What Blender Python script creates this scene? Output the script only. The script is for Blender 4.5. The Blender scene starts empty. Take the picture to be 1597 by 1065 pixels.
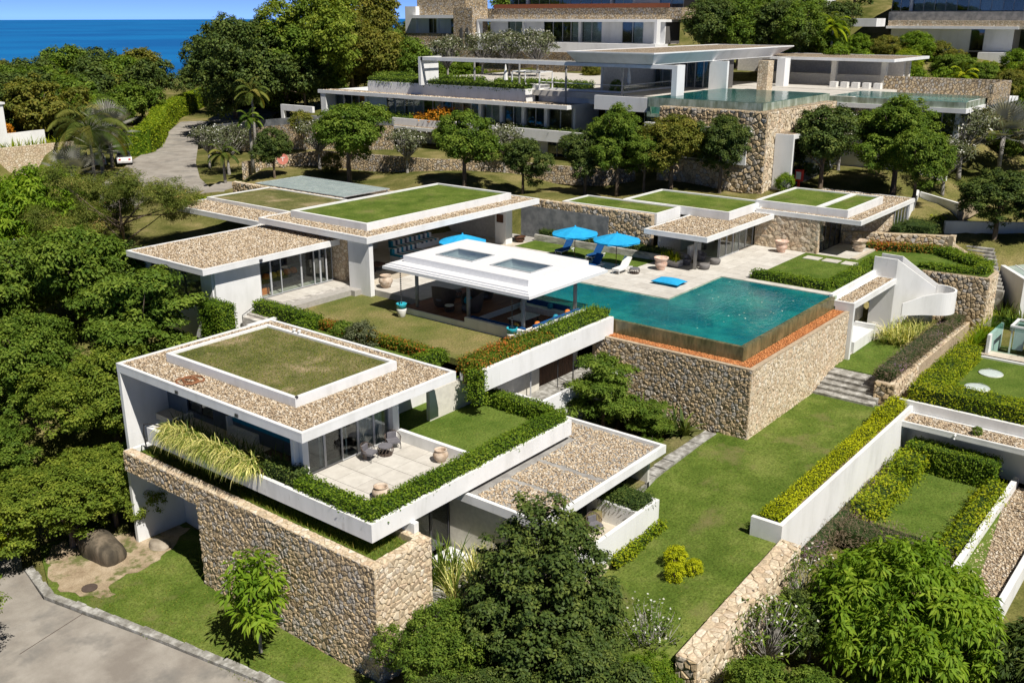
import bpy, math, random
import numpy as np
from mathutils import Vector, Matrix
SC = bpy.context.scene
COL = SC.collection
R = math.radians
# ------------------------------------------------------------------ camera, sky, sun, exposure
# The site is laid out in metres on its own grid: pool deck z = 0, X runs back-right, Y runs back-left.
cam = bpy.data.objects.new('camera', bpy.data.cameras.new('camera')); COL.objects.link(cam)
cam.location = (0, 0, 19)
cam.data.sensor_width = 36; cam.data.lens = 34.715
cam.data.clip_start = .5; cam.data.clip_end = 60000
_az, _pt = R(38.45), R(18.24)
cam.rotation_euler = Vector((math.cos(_az)*math.cos(_pt), math.sin(_az)*math.cos(_pt), -math.sin(_pt))).to_track_quat('-Z', 'Y').to_euler()
SC.camera = cam
SUN_DIR = Vector((-.21, -.68, 1.0)).normalized()           # towards the sun
w = bpy.data.worlds.new('World'); SC.world = w; w.use_nodes = True
sky = w.node_tree.nodes.new('ShaderNodeTexSky'); sky.sky_type = 'NISHITA'; sky.sun_disc = False
sky.sun_elevation = math.asin(SUN_DIR.z); sky.sun_rotation = math.atan2(SUN_DIR.x, SUN_DIR.y)
sky.altitude = 60; sky.air_density = .08; sky.dust_density = 0.; sky.ozone_density = 6.0
bg = w.node_tree.nodes['Background']; bg.inputs["Strength"].default_value = .15
w.node_tree.links.new(sky.outputs[0], bg.inputs[0])
sl = bpy.data.lights.new('sun', 'SUN'); sl.energy = 4.2; sl.angle = R(.53); sl.color = (1, .95, .87)
sun = bpy.data.objects.new('sun', sl); COL.objects.link(sun)
sun.rotation_euler = SUN_DIR.to_track_quat('Z', 'Y').to_euler(); sun.location = (0, -60, 90)
SC.view_settings.view_transform = 'Standard'; SC.view_settings.look = 'None'
SC.view_settings.exposure = .58; SC.view_settings.gamma = 1
SC.cycles.max_bounces = 6; SC.cycles.transparent_max_bounces = 12; SC.cycles.caustics_refractive = False; SC.cycles.caustics_reflective = False
SC.cycles.use_denoising = True

# ------------------------------------------------------------------ materials
MATS = {}
def _nt(name):
    m = bpy.data.materials.new(name); m.use_nodes = True; nt = m.node_tree; nt.nodes.clear()
    out = nt.nodes.new('ShaderNodeOutputMaterial'); MATS[name] = m
    return m, nt, out
def _n(nt, t, **kw):
    n = nt.nodes.new(t)
    for k, v in kw.items():
        if k in n.inputs.keys(): n.inputs[k].default_value = v
        else: setattr(n, k, v)
    return n
def _ramp(nt, stops):
    r = nt.nodes.new('ShaderNodeValToRGB'); e = r.color_ramp.elements
    while len(e) < len(stops): e.new(.5)
    for el, (p, c) in zip(e, stops): el.position = p; el.color = (*c, 1)
    return r
def _pos(nt, sc=(1, 1, 1)):
    g = nt.nodes.new('ShaderNodeNewGeometry'); mp = nt.nodes.new('ShaderNodeMapping')
    mp.inputs['Scale'].default_value = sc; nt.links.new(g.outputs['Position'], mp.inputs[0]); return mp.outputs[0]
def _mix(nt, fac, a, b, mode='MIX'):
    m = nt.nodes.new('ShaderNodeMix'); m.data_type = 'RGBA'; m.blend_type = mode
    for k, v in ((0, fac), (6, a), (7, b)):
        if isinstance(v, (int, float)): m.inputs[k].default_value = v
        elif isinstance(v, tuple): m.inputs[k].default_value = (*v, 1)
        else: nt.links.new(v, m.inputs[k])
    return m.outputs[2]
def noisy(name, stops, scale=3., detail=6., rough=.8, stretch=(1, 1, 1), bump=0., bscale=30., spec=.3, fine=None, patch=None, bdist=.02, pst=(1, 1, 1)):
    """principled surface: noise -> ramp, optional second fine noise (scale, amount) and patches (scale, colour, lo, hi)"""
    m, nt, out = _nt(name); p = _pos(nt, stretch)
    b = _n(nt, 'ShaderNodeBsdfPrincipled', Roughness=rough); b.inputs['Specular IOR Level'].default_value = spec
    nz = _n(nt, 'ShaderNodeTexNoise', Scale=scale, Detail=detail, Roughness=.62); nt.links.new(p, nz.inputs['Vector'])
    r = _ramp(nt, [(.5+(p_-.5)*.55, c_) for p_, c_ in stops]); nt.links.new(nz.outputs[0], r.inputs[0]); col = r.outputs[0]
    if fine:
        n2 = _n(nt, 'ShaderNodeTexNoise', Scale=fine[0], Detail=3.); nt.links.new(p, n2.inputs['Vector'])
        r2 = _ramp(nt, [(.3, (1-fine[1],)*3), (.7, (1+fine[1]*.6,)*3)]); nt.links.new(n2.outputs[0], r2.inputs[0])
        col = _mix(nt, 1., col, r2.outputs[0], 'MULTIPLY')
    if patch:
        n3 = _n(nt, 'ShaderNodeTexNoise', Scale=patch[0], Detail=5., Roughness=.65); nt.links.new(_pos(nt, pst), n3.inputs['Vector'])
        r3 = _ramp(nt, [(patch[2]-.03, (0, 0, 0)), (patch[3]-.05, (1, 1, 1))]); nt.links.new(n3.outputs[0], r3.inputs[0])
        col = _mix(nt, r3.outputs[0], col, patch[1])
    nt.links.new(col, b.inputs['Base Color'])
    if bump:
        nb = _n(nt, 'ShaderNodeTexNoise', Scale=bscale, Detail=4.); nt.links.new(_pos(nt), nb.inputs['Vector'])
        bp = _n(nt, 'ShaderNodeBump', Strength=bump, Distance=bdist); nt.links.new(nb.outputs[0], bp.inputs['Height']); nt.links.new(bp.outputs[0], b.inputs['Normal'])
    nt.links.new(b.outputs[0], out.inputs[0]); return m
def plain(name, c, rough=.6, spec=.4, metal=0., var=.08):
    return noisy(name, [(.3, tuple(x*(1-var) for x in c)), (.7, tuple(min(1, x*(1+var)) for x in c))], 4., 4., rough, spec=spec)
def pebbly(name, stops, scale, rough=.85, bump=.6, dist=.05, edge=None):
    """voronoi pieces too small or far to build: colour per cell and relief"""
    m, nt, out = _nt(name); p = _pos(nt)
    nz = _n(nt, 'ShaderNodeTexNoise', Scale=scale*.7, Detail=2.); nt.links.new(p, nz.inputs['Vector'])
    pv = _mix(nt, .12, p, nz.outputs['Color'])
    v = _n(nt, 'ShaderNodeTexVoronoi', Scale=scale); nt.links.new(p, v.inputs['Vector'])
    sp = nt.nodes.new('ShaderNodeSeparateColor'); nt.links.new(v.outputs['Color'], sp.inputs[0])
    r = _ramp(nt, stops); nt.links.new(sp.outputs[0], r.inputs[0]); col = r.outputs[0]
    e = _n(nt, 'ShaderNodeTexVoronoi', Scale=scale); e.feature = 'DISTANCE_TO_EDGE'; nt.links.new(p, e.inputs['Vector'])
    er = _ramp(nt, [(.0, (0, 0, 0)), (.16, (1, 1, 1))]); nt.links.new(e.outputs['Distance'], er.inputs[0])
    if edge: col = _mix(nt, er.outputs[0], edge, col)
    b = _n(nt, 'ShaderNodeBsdfPrincipled', Roughness=rough); b.inputs['Specular IOR Level'].default_value = .25
    nt.links.new(col, b.inputs['Base Color'])
    bp = _n(nt, 'ShaderNodeBump', Strength=bump, Distance=dist); nt.links.new(er.outputs[0], bp.inputs['Height']); nt.links.new(bp.outputs[0], b.inputs['Normal'])
    nt.links.new(b.outputs[0], out.inputs[0]); return m
def attr_mat(name, stops, rough=.8, spec=.25, noise=.25, nscale=14., bump=.0):
    """colour of each piece from its 'rnd' attribute"""
    m, nt, out = _nt(name); a = nt.nodes.new('ShaderNodeAttribute'); a.attribute_name = 'rnd'
    r = _ramp(nt, stops); nt.links.new(a.outputs['Fac'], r.inputs[0])
    nz = _n(nt, 'ShaderNodeTexNoise', Scale=nscale, Detail=4.); nt.links.new(_pos(nt), nz.inputs['Vector'])
    r2 = _ramp(nt, [(.3, (1-noise,)*3), (.7, (1+noise*.5,)*3)]); nt.links.new(nz.outputs[0], r2.inputs[0])
    col = _mix(nt, 1., r.outputs[0], r2.outputs[0], 'MULTIPLY')
    b = _n(nt, 'ShaderNodeBsdfPrincipled', Roughness=rough); b.inputs['Specular IOR Level'].default_value = spec
    nt.links.new(col, b.inputs['Base Color'])
    if bump:
        bp = _n(nt, 'ShaderNodeBump', Strength=bump, Distance=.02); nt.links.new(nz.outputs[0], bp.inputs['Height']); nt.links.new(bp.outputs[0], b.inputs['Normal'])
    nt.links.new(b.outputs[0], out.inputs[0]); return m
def leaf_mat(name, stops, gloss=.35, trans=.35, rough=.45, k=1.75):
    gloss *= .4; rough = .6; stops = [(p, (c[0]*k*1.16, c[1]*k, c[2]*k*.9)) for p, c in stops]
    m, nt, out = _nt(name); a = nt.nodes.new('ShaderNodeAttribute'); a.attribute_name = 'rnd'
    r = _ramp(nt, stops); nt.links.new(a.outputs['Fac'], r.inputs[0])
    b = _n(nt, 'ShaderNodeBsdfPrincipled', Roughness=rough); b.inputs['Specular IOR Level'].default_value = gloss
    nt.links.new(r.outputs[0], b.inputs['Base Color'])
    t = nt.nodes.new('ShaderNodeBsdfTranslucent')
    tc = _mix(nt, 1., r.outputs[0], (1.25, 1.2, .5), 'MULTIPLY'); nt.links.new(tc, t.inputs[0])
    mx = nt.nodes.new('ShaderNodeMixShader'); mx.inputs[0].default_value = trans
    nt.links.new(b.outputs[0], mx.inputs[1]); nt.links.new(t.outputs[0], mx.inputs[2]); nt.links.new(mx.outputs[0], out.inputs[0]); return m
def glass_mat(name, tint=(.8, .88, .88), refl=1.45, base=.03):
    m, nt, out = _nt(name)
    t = nt.nodes.new('ShaderNodeBsdfTransparent'); t.inputs[0].default_value = (*tint, 1)
    g = _n(nt, 'ShaderNodeBsdfGlossy', Roughness=.02); f = nt.nodes.new('ShaderNodeLayerWeight'); pw = _n(nt, 'ShaderNodeMath', operation='POWER'); pw.inputs[1].default_value = 4.; nt.links.new(f.outputs['Facing'], pw.inputs[0])
    ad = _n(nt, 'ShaderNodeMath', operation='ADD'); ad.inputs[1].default_value = base; nt.links.new(pw.outputs[0], ad.inputs[0])
    mx = nt.nodes.new('ShaderNodeMixShader'); nt.links.new(ad.outputs[0], mx.inputs[0])
    nt.links.new(t.outputs[0], mx.inputs[1]); nt.links.new(g.outputs[0], mx.inputs[2]); nt.links.new(mx.outputs[0], out.inputs[0]); return m
def water_mat(name, c1, c2, murk=.6, wave=.10, wscale=2.2):
    """pool water: part of the light is scattered back teal, the rest shows the basin; sky reflected on top"""
    m, nt, out = _nt(name)
    t = nt.nodes.new('ShaderNodeBsdfTransparent'); t.inputs[0].default_value = (.30, .84, .80, 1)
    d = nt.nodes.new('ShaderNodeBsdfDiffuse'); n0 = _n(nt, 'ShaderNodeTexNoise', Scale=.28, Detail=8., Roughness=.6); nt.links.new(_pos(nt), n0.inputs['Vector'])
    r0 = _ramp(nt, [(.40, c1), (.62, c2)]); nt.links.new(n0.outputs[0], r0.inputs[0]); nt.links.new(r0.outputs[0], d.inputs[0])  # lighter mottling paints caustic light into the teal water colour
    n1 = _n(nt, 'ShaderNodeTexNoise', Scale=1.4, Detail=5.); nt.links.new(_pos(nt), n1.inputs['Vector']); r1 = _ramp(nt, [(.3, (murk-.1,)*3), (.7, (murk+.1,)*3)]); nt.links.new(n1.outputs[0], r1.inputs[0])
    m0 = nt.nodes.new('ShaderNodeMixShader'); nt.links.new(r1.outputs[0], m0.inputs[0]); nt.links.new(t.outputs[0], m0.inputs[1]); nt.links.new(d.outputs[0], m0.inputs[2])
    g = _n(nt, 'ShaderNodeBsdfGlossy', Roughness=.03); f = _n(nt, 'ShaderNodeFresnel', IOR=1.33)
    nz = _n(nt, 'ShaderNodeTexNoise', Scale=wscale, Detail=3.); nt.links.new(_pos(nt, (1, 1.6, 1)), nz.inputs['Vector'])
    bp = _n(nt, 'ShaderNodeBump', Strength=wave, Distance=.3); nt.links.new(nz.outputs[0], bp.inputs['Height'])
    nt.links.new(bp.outputs[0], g.inputs['Normal']); nt.links.new(bp.outputs[0], f.inputs['Normal'])
    mx = nt.nodes.new('ShaderNodeMixShader'); nt.links.new(f.outputs[0], mx.inputs[0])
    nt.links.new(m0.outputs[0], mx.inputs[1]); nt.links.new(g.outputs[0], mx.inputs[2]); nt.links.new(mx.outputs[0], out.inputs['Surface']); return m

noisy('white_paint', [(.2, (.66, .66, .645)), (.5, (.74, .74, .73)), (.8, (.77, .77, .765))], .8, 8., .65, (1, 1, .35), patch=(2.6, (.52, .51, .47), .66, .90), pst=(1, 1, .18))
noisy('weathered_white', [(.2, (.66, .66, .645)), (.5, (.745, .745, .735)), (.8, (.775, .775, .77))], 1.1, 9., .7, (1, 1, .25), patch=(2.3, (.44, .42, .38), .67, .84), pst=(1, 1, .22))
plain('roof_white', (.72, .72, .725), .5, var=.03)
plain('cream_wall', (.62, .59, .52), .8, var=.06)
noisy('grey_wall', [(.3, (.13, .14, .15)), (.7, (.24, .245, .25))], 1.3, 8., .7)
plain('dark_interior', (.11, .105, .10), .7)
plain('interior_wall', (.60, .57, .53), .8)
noisy('concrete_road', [(.2, (.225, .20, .172)), (.5, (.295, .268, .232)), (.8, (.36, .33, .29))], .45, 10., .9, (1, 1, 1), fine=(40, .14), patch=(.30, (.19, .178, .16), .56, .72), bump=.15, bscale=60)
noisy('kerb_stone', [(.2, (.15, .14, .12)), (.5, (.27, .26, .235)), (.85, (.52, .51, .48))], 2.2, 7., .9, bump=.3, bscale=25)
G1 = [(.15, (.066, .110, .014)), (.5, (.106, .152, .025)), (.85, (.172, .204, .048))]
noisy('lawn_green', G1, .5, 8., .95, fine=(9, .42), patch=(.42, (.17, .155, .062), .58, .80), bump=.5, bscale=45, spec=.08)
noisy('lawn_lush', [(.2, (.066, .115, .015)), (.8, (.128, .178, .033))], .6, 8., .95, fine=(9, .42), bump=.5, bscale=45, spec=.08, patch=(.7, (.14, .145, .045), .62, .82))
noisy('lawn_dry', [(.25, (.095, .105, .032)), (.5, (.140, .140, .048)), (.75, (.205, .178, .080))], .45, 9., .95, fine=(9, .42), patch=(.35, (.32, .25, .15), .56, .72), bump=.6, bscale=40, spec=.08)
noisy('lawn_tan', [(.25, (.105, .128, .030)), (.5, (.165, .162, .052)), (.8, (.27, .215, .095))], .22, 8., .95, fine=(9, .42), bump=.4, bscale=45, spec=.08)
noisy('hill_grass', [(.25, (.075, .085, .020)), (.5, (.14, .135, .042)), (.75, (.24, .20, .085))], .25, 8., .95, fine=(9, .4), bump=.6, bscale=12, spec=.05)
noisy('sandy_earth', [(.2, (.24, .175, .11)), (.5, (.36, .28, .185)), (.8, (.46, .37, .26))], .9, 9., .95, bump=.5, bscale=10, fine=(12, .25), patch=(.8, (.12, .13, .04), .56, .68))
noisy('soil', [(.3, (.11, .075, .045)), (.7, (.26, .19, .12))], 1.6, 8., .95, bump=.6, bscale=14)
STONE = [(.0, (.33, .25, .155)), (.2, (.48, .365, .225)), (.4, (.58, .44, .26)), (.58, (.53, .42, .28)), (.74, (.49, .41, .31)), (.9, (.43, .40, .36)), (1., (.64, .53, .38))]
attr_mat('rubble_stone', STONE, .88, .2, .4, 11., bump=.5)
PALE = [(.0, (.48, .38, .26)), (.25, (.60, .49, .34)), (.5, (.66, .57, .43)), (.75, (.56, .42, .28)), (1., (.72, .65, .53))]
attr_mat('pale_lit_stone', PALE, .88, .2, .35, 9., bump=.4)  # paler rubble: sunlight painted into sun-facing sides and tops; also pale walling
pebbly('rubble_far', STONE, 3.3, bump=.9, dist=.09, edge=(.16, .125, .085))
pebbly('rubble_pale_far', PALE, 3.3, bump=.5, dist=.05, edge=(.34, .26, .17))
noisy('mortar', [(.3, (.33, .26, .17)), (.7, (.48, .385, .265))], 5., 6., .95)
noisy('mortar_pale', [(.3, (.36, .28, .19)), (.7, (.48, .39, .28))], 5., 6., .95)
GRAV = [(.0, (.15, .10, .065)), (.14, (.36, .27, .175)), (.45, (.55, .445, .31)), (.65, (.46, .345, .225)), (.85, (.61, .535, .42)), (1., (.69, .635, .55))]
attr_mat('gravel_stone', GRAV, .85, .25, .2, 20.)
pebbly('gravel_bed', GRAV, 11., bump=.9, dist=.05, edge=(.17, .12, .08))
attr_mat('terracotta_chip', [(.0, (.42, .15, .05)), (.5, (.60, .24, .085)), (1., (.70, .34, .14))], .85, .2, .2, 20.)
pebbly('terracotta_bed', [(.0, (.36, .13, .05)), (.5, (.56, .22, .08)), (1., (.66, .31, .13))], 14., bump=.8, dist=.04, edge=(.22, .08, .03))
noisy('roof_concrete', [(.3, (.22, .21, .20)), (.7, (.34, .33, .31))], 1.5, 7., .9)
def tile_mat(name, a, b):
    m, nt, out = _nt(name); o = nt.nodes.new('ShaderNodeObjectInfo')
    r = _ramp(nt, [(0, a), (1, b)]); nt.links.new(o.outputs['Random'], r.inputs[0])
    nz = _n(nt, 'ShaderNodeTexNoise', Scale=1.6, Detail=8., Roughness=.65); nt.links.new(_pos(nt), nz.inputs['Vector'])
    r2 = _ramp(nt, [(.3, (.80, .79, .77)), (.7, (1.04, 1.04, 1.03))]); nt.links.new(nz.outputs[0], r2.inputs[0])
    bs = _n(nt, 'ShaderNodeBsdfPrincipled', Roughness=.7); nt.links.new(_mix(nt, 1., r.outputs[0], r2.outputs[0], 'MULTIPLY'), bs.inputs['Base Color'])
    nt.links.new(bs.outputs[0], out.inputs[0])
tile_mat('paving_tile', (.53, .50, .455), (.62, .595, .55))
tile_mat('wood_plank', (.17, .062, .030), (.28, .115, .06))
tile_mat('warm_tile', (.44, .38, .30), (.58, .52, .43))
plain('tile_joint', (.36, .34, .31), .9)
noisy('pool_tile', [(.3, (.18, .27, .21)), (.5, (.27, .36, .28)), (.7, (.40, .48, .37))], 1.2, 10., .5, fine=(7, .3))
noisy('pool_edge', [(.25, (.07, .075, .035)), (.5, (.135, .13, .06)), (.75, (.23, .18, .085))], 1.2, 8., .25, (1, 1, .35), fine=(6, .35), spec=.6)
water_mat('pool_water', (.000, .140, .195), (.014, .275, .285), .54)
water_mat('hill_pool_water', (.004, .10, .105), (.03, .17, .155), .7)
noisy('sea', [(.3, (.000, .105, .33)), (.7, (.002, .165, .43))], .0016, 6., .35, (1, 1, 1), spec=.15)
glass_mat('clear_glass', (.86, .92, .92), base=.05); glass_mat('tinted_glass', (.74, .80, .81), 1.5, .08); glass_mat('green_glass', (.66, .83, .78), 1.5, .05)
noisy('pool_glass', [(.3, (.17, .20, .14)), (.5, (.27, .32, .25)), (.7, (.40, .45, .38))], 1.2, 6., .12, (1, 1, .3), spec=.7); noisy('frosted_glass', [(.3, (.33, .42, .41)), (.7, (.44, .53, .51))], .8, 4., .15, spec=.6); plain('slate_panel', (.10, .125, .155), .35, .5); plain('aluminium', (.42, .43, .44), .35, .6); plain('dark_metal', (.045, .045, .05), .4, .6)
plain('grey_post', (.30, .29, .27), .6); plain('wicker', (.085, .062, .05), .7); plain('grey_wicker', (.16, .15, .145), .75)
plain('blue_fabric', (.022, .33, .62), .8, .15); plain('navy_fabric', (.012, .07, .21), .8, .15); plain('white_fabric', (.72, .71, .68), .9, .1)
plain('teal_fabric', (.03, .25, .36), .8, .15); plain('grey_fabric', (.15, .145, .16), .9, .1); plain('orange_fabric', (.70, .20, .04), .9, .1); plain('yellow_fabric', (.72, .48, .10), .9, .1)
noisy('urn_stone', [(.3, (.38, .28, .20)), (.7, (.60, .50, .40))], 3., 7., .85); noisy('pink_urn', [(.3, (.48, .30, .22)), (.7, (.66, .50, .41))], 4., 7., .85)
plain('teal_glaze', (.03, .36, .45), .2, .7); noisy('dark_wood', [(.3, (.045, .02, .012)), (.7, (.12, .055, .03))], 3., 6., .6, (8, 8, .6))
plain('curtain', (.55, .58, .58), .9, .1, var=.12); plain('dark_curtain', (.12, .14, .17), .9, .1, var=.2)
plain('rust_steel', (.20, .06, .025), .85); plain('orange_hose', (.27, .11, .045), .7)
plain('red_paint', (.55, .02, .02), .4, .6); plain('car_paint', (.80, .80, .80), .25, .8); plain('black_rubber', (.02, .02, .02), .8); plain('sign_red', (.62, .22, .17), .6)
noisy('bark', [(.3, (.09, .065, .045)), (.7, (.20, .155, .115))], 6., 6., .95, (1, 1, .3)); noisy('grey_bark', [(.3, (.20, .185, .165)), (.7, (.36, .34, .31))], 5., 6., .9)
noisy('boulder', [(.3, (.14, .11, .08)), (.5, (.26, .205, .15)), (.7, (.36, .30, .23))], .9, 8., .95, (1, 1, .4), bump=.5, bscale=8)
noisy('dark_boulder', [(.2, (.04, .034, .026)), (.5, (.095, .078, .055)), (.8, (.20, .16, .115))], 1.4, 8., .95, (1, 1, .22), bump=.6, bscale=6)
noisy('smooth_boulder', [(.3, (.24, .20, .15)), (.7, (.38, .33, .26))], 1.2, 8., .9, bump=.3, bscale=8)
noisy('rug', [(.35, (.06, .035, .03)), (.65, (.12, .075, .065))], 2., 4., .95)
noisy('marble', [(.3, (.30, .28, .255)), (.55, (.52, .49, .45)), (.8, (.63, .61, .57))], 1.3, 9., .5, (1, 1, 3))
# leaves
leaf_mat('leaf_mid', [(0, (.026, .060, .008)), (.5, (.060, .112, .015)), (1, (.120, .180, .029))])
leaf_mat('leaf_acacia', [(0, (.034, .070, .009)), (.5, (.078, .126, .016)), (1, (.150, .200, .030))])
leaf_mat('leaf_dark', [(0, (.015, .033, .008)), (.5, (.034, .062, .013)), (1, (.078, .110, .024))], .5, .2, .35)
leaf_mat('leaf_olive', [(0, (.040, .060, .010)), (.5, (.078, .100, .018)), (1, (.150, .150, .030))])
leaf_mat('leaf_mango', [(0, (.038, .092, .008)), (.5, (.085, .165, .012)), (1, (.155, .235, .025))], .4, .4)
leaf_mat('leaf_yellow', [(0, (.080, .122, .004)), (.5, (.195, .250, .006)), (1, (.295, .350, .012))], .3, .3)
leaf_mat('leaf_lime', [(0, (.060, .115, .006)), (.5, (.125, .185, .008)), (1, (.210, .250, .014))], .3, .35)
leaf_mat('leaf_hedge', [(0, (.028, .068, .006)), (.5, (.066, .128, .010)), (1, (.125, .190, .018))], .35, .35)
leaf_mat('leaf_red', [(0, (.030, .070, .008)), (.42, (.080, .125, .014)), (.7, (.16, .095, .016)), (1, (.29, .078, .024))], .3, .3)
leaf_mat('leaf_bronze', [(0, (.035, .055, .010)), (.6, (.09, .11, .018)), (1, (.19, .10, .025))], .3, .3)
leaf_mat('leaf_feather', [(0, (.036, .062, .012)), (.5, (.072, .108, .022)), (.9, (.14, .16, .045)), (1, (.22, .16, .07))], .2, .35)
leaf_mat('leaf_grey', [(0, (.040, .058, .030)), (.5, (.075, .100, .055)), (1, (.13, .165, .10))], .3, .25, k=1.3)
leaf_mat('leaf_silver', [(0, (.12, .15, .14)), (.5, (.22, .26, .25)), (1, (.36, .40, .38))], .3, .2, k=1.05)
leaf_mat('leaf_variegated', [(0, (.025, .055, .008)), (.3, (.10, .16, .030)), (.55, (.27, .315, .10)), (1, (.45, .47, .23))], .3, .3)
leaf_mat('leaf_palm', [(0, (.026, .050, .010)), (.6, (.062, .092, .018)), (1, (.14, .145, .038))], .4, .3)
leaf_mat('leaf_bright', [(0, (.042, .090, .006)), (.5, (.098, .158, .009)), (1, (.170, .225, .016))], .35, .35)
leaf_mat('leaf_purple', [(0, (.060, .058, .042)), (.6, (.11, .098, .070)), (.93, (.11, .085, .10)), (1, (.22, .15, .30))], .2, .25)
leaf_mat('leaf_orange', [(0, (.30, .12, .01)), (.5, (.50, .24, .02)), (1, (.62, .38, .05))], .3, .3, k=1.)
leaf_mat('petal_white', [(0, (.54, .60, .58)), (1, (.70, .82, .86))], .2, .3, k=1.)
leaf_mat('grass_blade', [(0, (.045, .090, .010)), (.6, (.095, .14, .020)), (1, (.19, .18, .05))], .2, .3)
M = MATS

# ------------------------------------------------------------------ mesh helpers
SPLIT = {'column', 'back_wall', 'post', 'fin_wall', 'pole', 'garden_wall', 'stone_column', 'planter', 'stone_wall'}
class MB:
    def __init__(s): s.v = []; s.f = []
    def box(s, x0, x1, y0, y1, z0, z1):
        b = len(s.v); s.v += [(x, y, z) for z in (z0, z1) for x, y in ((x0, y0), (x1, y0), (x1, y1), (x0, y1))]
        s.f += [tuple(b+i for i in q) for q in ((0, 3, 2, 1), (4, 5, 6, 7), (0, 1, 5, 4), (1, 2, 6, 5), (2, 3, 7, 6), (3, 0, 4, 7))]; return s
    def prism(s, poly, z0, z1):
        n = len(poly); b = len(s.v)
        zz = lambda z, i: z[i] if isinstance(z, (list, tuple)) else z
        s.v += [(x, y, zz(z0, i)) for i, (x, y) in enumerate(poly)] + [(x, y, zz(z1, i)) for i, (x, y) in enumerate(poly)]
        s.f.append(tuple(b+i for i in reversed(range(n)))); s.f.append(tuple(b+n+i for i in range(n)))
        for i in range(n): j = (i+1) % n; s.f.append((b+i, b+j, b+n+j, b+n+i))
        return s
    def quad(s, *p):
        b = len(s.v); s.v += [tuple(q) for q in p]; s.f.append(tuple(range(b, b+len(p)))); return s
    def ring(s, x0, x1, y0, y1, t, z0, z1):
        s.box(x0, x1, y0, y0+t, z0, z1); s.box(x0, x1, y1-t, y1, z0, z1)
        s.box(x0, x0+t, y0+t, y1-t, z0, z1); s.box(x1-t, x1, y0+t, y1-t, z0, z1); return s
    def tube(s, pts, rad, n=6):
        pts = [Vector(p) for p in pts]; b = len(s.v); k = len(pts)
        rad = rad if isinstance(rad, (list, tuple)) else [rad]*k
        for i, p in enumerate(pts):
            d = (pts[min(i+1, k-1)]-pts[max(i-1, 0)]); d = d.normalized() if d.length > 1e-6 else Vector((0, 0, 1))
            a = d.cross(Vector((0, 0, 1)) if abs(d.z) < .9 else Vector((1, 0, 0))).normalized(); c = d.cross(a)
            for j in range(n):
                t = 2*math.pi*j/n; s.v.append(tuple(p+(a*math.cos(t)+c*math.sin(t))*rad[i]))
        for i in range(k-1):
            for j in range(n):
                q = (j+1) % n; s.f.append((b+i*n+j, b+i*n+q, b+(i+1)*n+q, b+(i+1)*n+j))
        s.f.append(tuple(b+j for j in reversed(range(n)))); s.f.append(tuple(b+(k-1)*n+j for j in range(n))); return s
    def lathe(s, c, prof, n=16):
        b = len(s.v); k = len(prof)
        for r, z in prof:
            for j in range(n): t = 2*math.pi*j/n; s.v.append((c[0]+r*math.cos(t), c[1]+r*math.sin(t), c[2]+z))
        for i in range(k-1):
            for j in range(n): q = (j+1) % n; s.f.append((b+i*n+j, b+i*n+q, b+(i+1)*n+q, b+(i+1)*n+j))
        s.f.append(tuple(b+j for j in reversed(range(n)))); s.f.append(tuple(b+(k-1)*n+j for j in range(n))); return s
    def build(s, name, mat, parent=None, smooth=False):
        if name in SPLIT and len(s.f) > 6:
            r = None
            for q in s.pieces(): r = q.build1(name, mat, parent, smooth)
            return r
        return s.build1(name, mat, parent, smooth)
    def pieces(s):
        """separate connected pieces"""
        p = list(range(len(s.v)))
        def fd(i):
            while p[i] != i: i = p[i]
            return i
        for f in s.f:
            for k in f[1:]: p[fd(k)] = fd(f[0])
        g = {}
        for f in s.f: g.setdefault(fd(f[0]), []).append(f)
        out = []
        for fs in g.values():
            m = MB(); ix = sorted({k for f in fs for k in f}); mp = {k: i for i, k in enumerate(ix)}; m.v = [s.v[k] for k in ix]; m.f = [tuple(mp[k] for k in f) for f in fs]; out.append(m)
        return out
    def build1(s, name, mat, parent=None, smooth=False):
        o = wpos(parent); me = bpy.data.meshes.new(name)
        me.from_pydata([(x-o[0], y-o[1], z-o[2]) for x, y, z in s.v], [], s.f); me.update()
        if smooth: me.polygons.foreach_set('use_smooth', [True]*len(me.polygons))
        return link(name, me, mat, parent)
def wpos(o):
    p = Vector((0, 0, 0))
    while o is not None: p = p+o.location; o = o.parent
    return p
def link(name, me, mat, parent=None):
    if mat is not None and not me.materials: me.materials.append(M[mat] if isinstance(mat, str) else mat)
    ob = bpy.data.objects.new(name, me); COL.objects.link(ob); ob.parent = parent; return ob
def np_mesh(name, V, F, rnd=None, smooth=False):
    me = bpy.data.meshes.new(name); V = np.asarray(V, np.float32); F = np.asarray(F, np.int32); n, k = F.shape
    me.vertices.add(len(V)); me.vertices.foreach_set('co', V.ravel())
    me.loops.add(n*k); me.loops.foreach_set('vertex_index', F.ravel())
    me.polygons.add(n); me.polygons.foreach_set('loop_start', np.arange(0, n*k, k, dtype=np.int32)); me.polygons.foreach_set('loop_total', np.full(n, k, np.int32))
    if rnd is not None:
        a = me.attributes.new('rnd', 'FLOAT', 'FACE'); a.data.foreach_set('value', np.asarray(rnd, np.float32))
    if smooth: me.polygons.foreach_set('use_smooth', np.ones(n, bool))
    me.update(calc_edges=True); return me
def thing(name, label, cat, loc=(0, 0, 0), group=None):
    o = bpy.data.objects.new(name, None); COL.objects.link(o); o.location = loc; o.empty_display_size = .3
    return tag(o, label, cat, group)
def tag(o, label, cat, group=None):
    o['label'] = label; o['category'] = cat
    if group: o['group'] = group
    return o
def struct(o): o['kind'] = 'structure'; return o
def stuff(o): o['kind'] = 'stuff'; return o
def copy_tree(o, parent=None):
    c = o.copy(); COL.objects.link(c); c.parent = parent
    for ch in list(o.children): copy_tree(ch, c)
    return c
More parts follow.
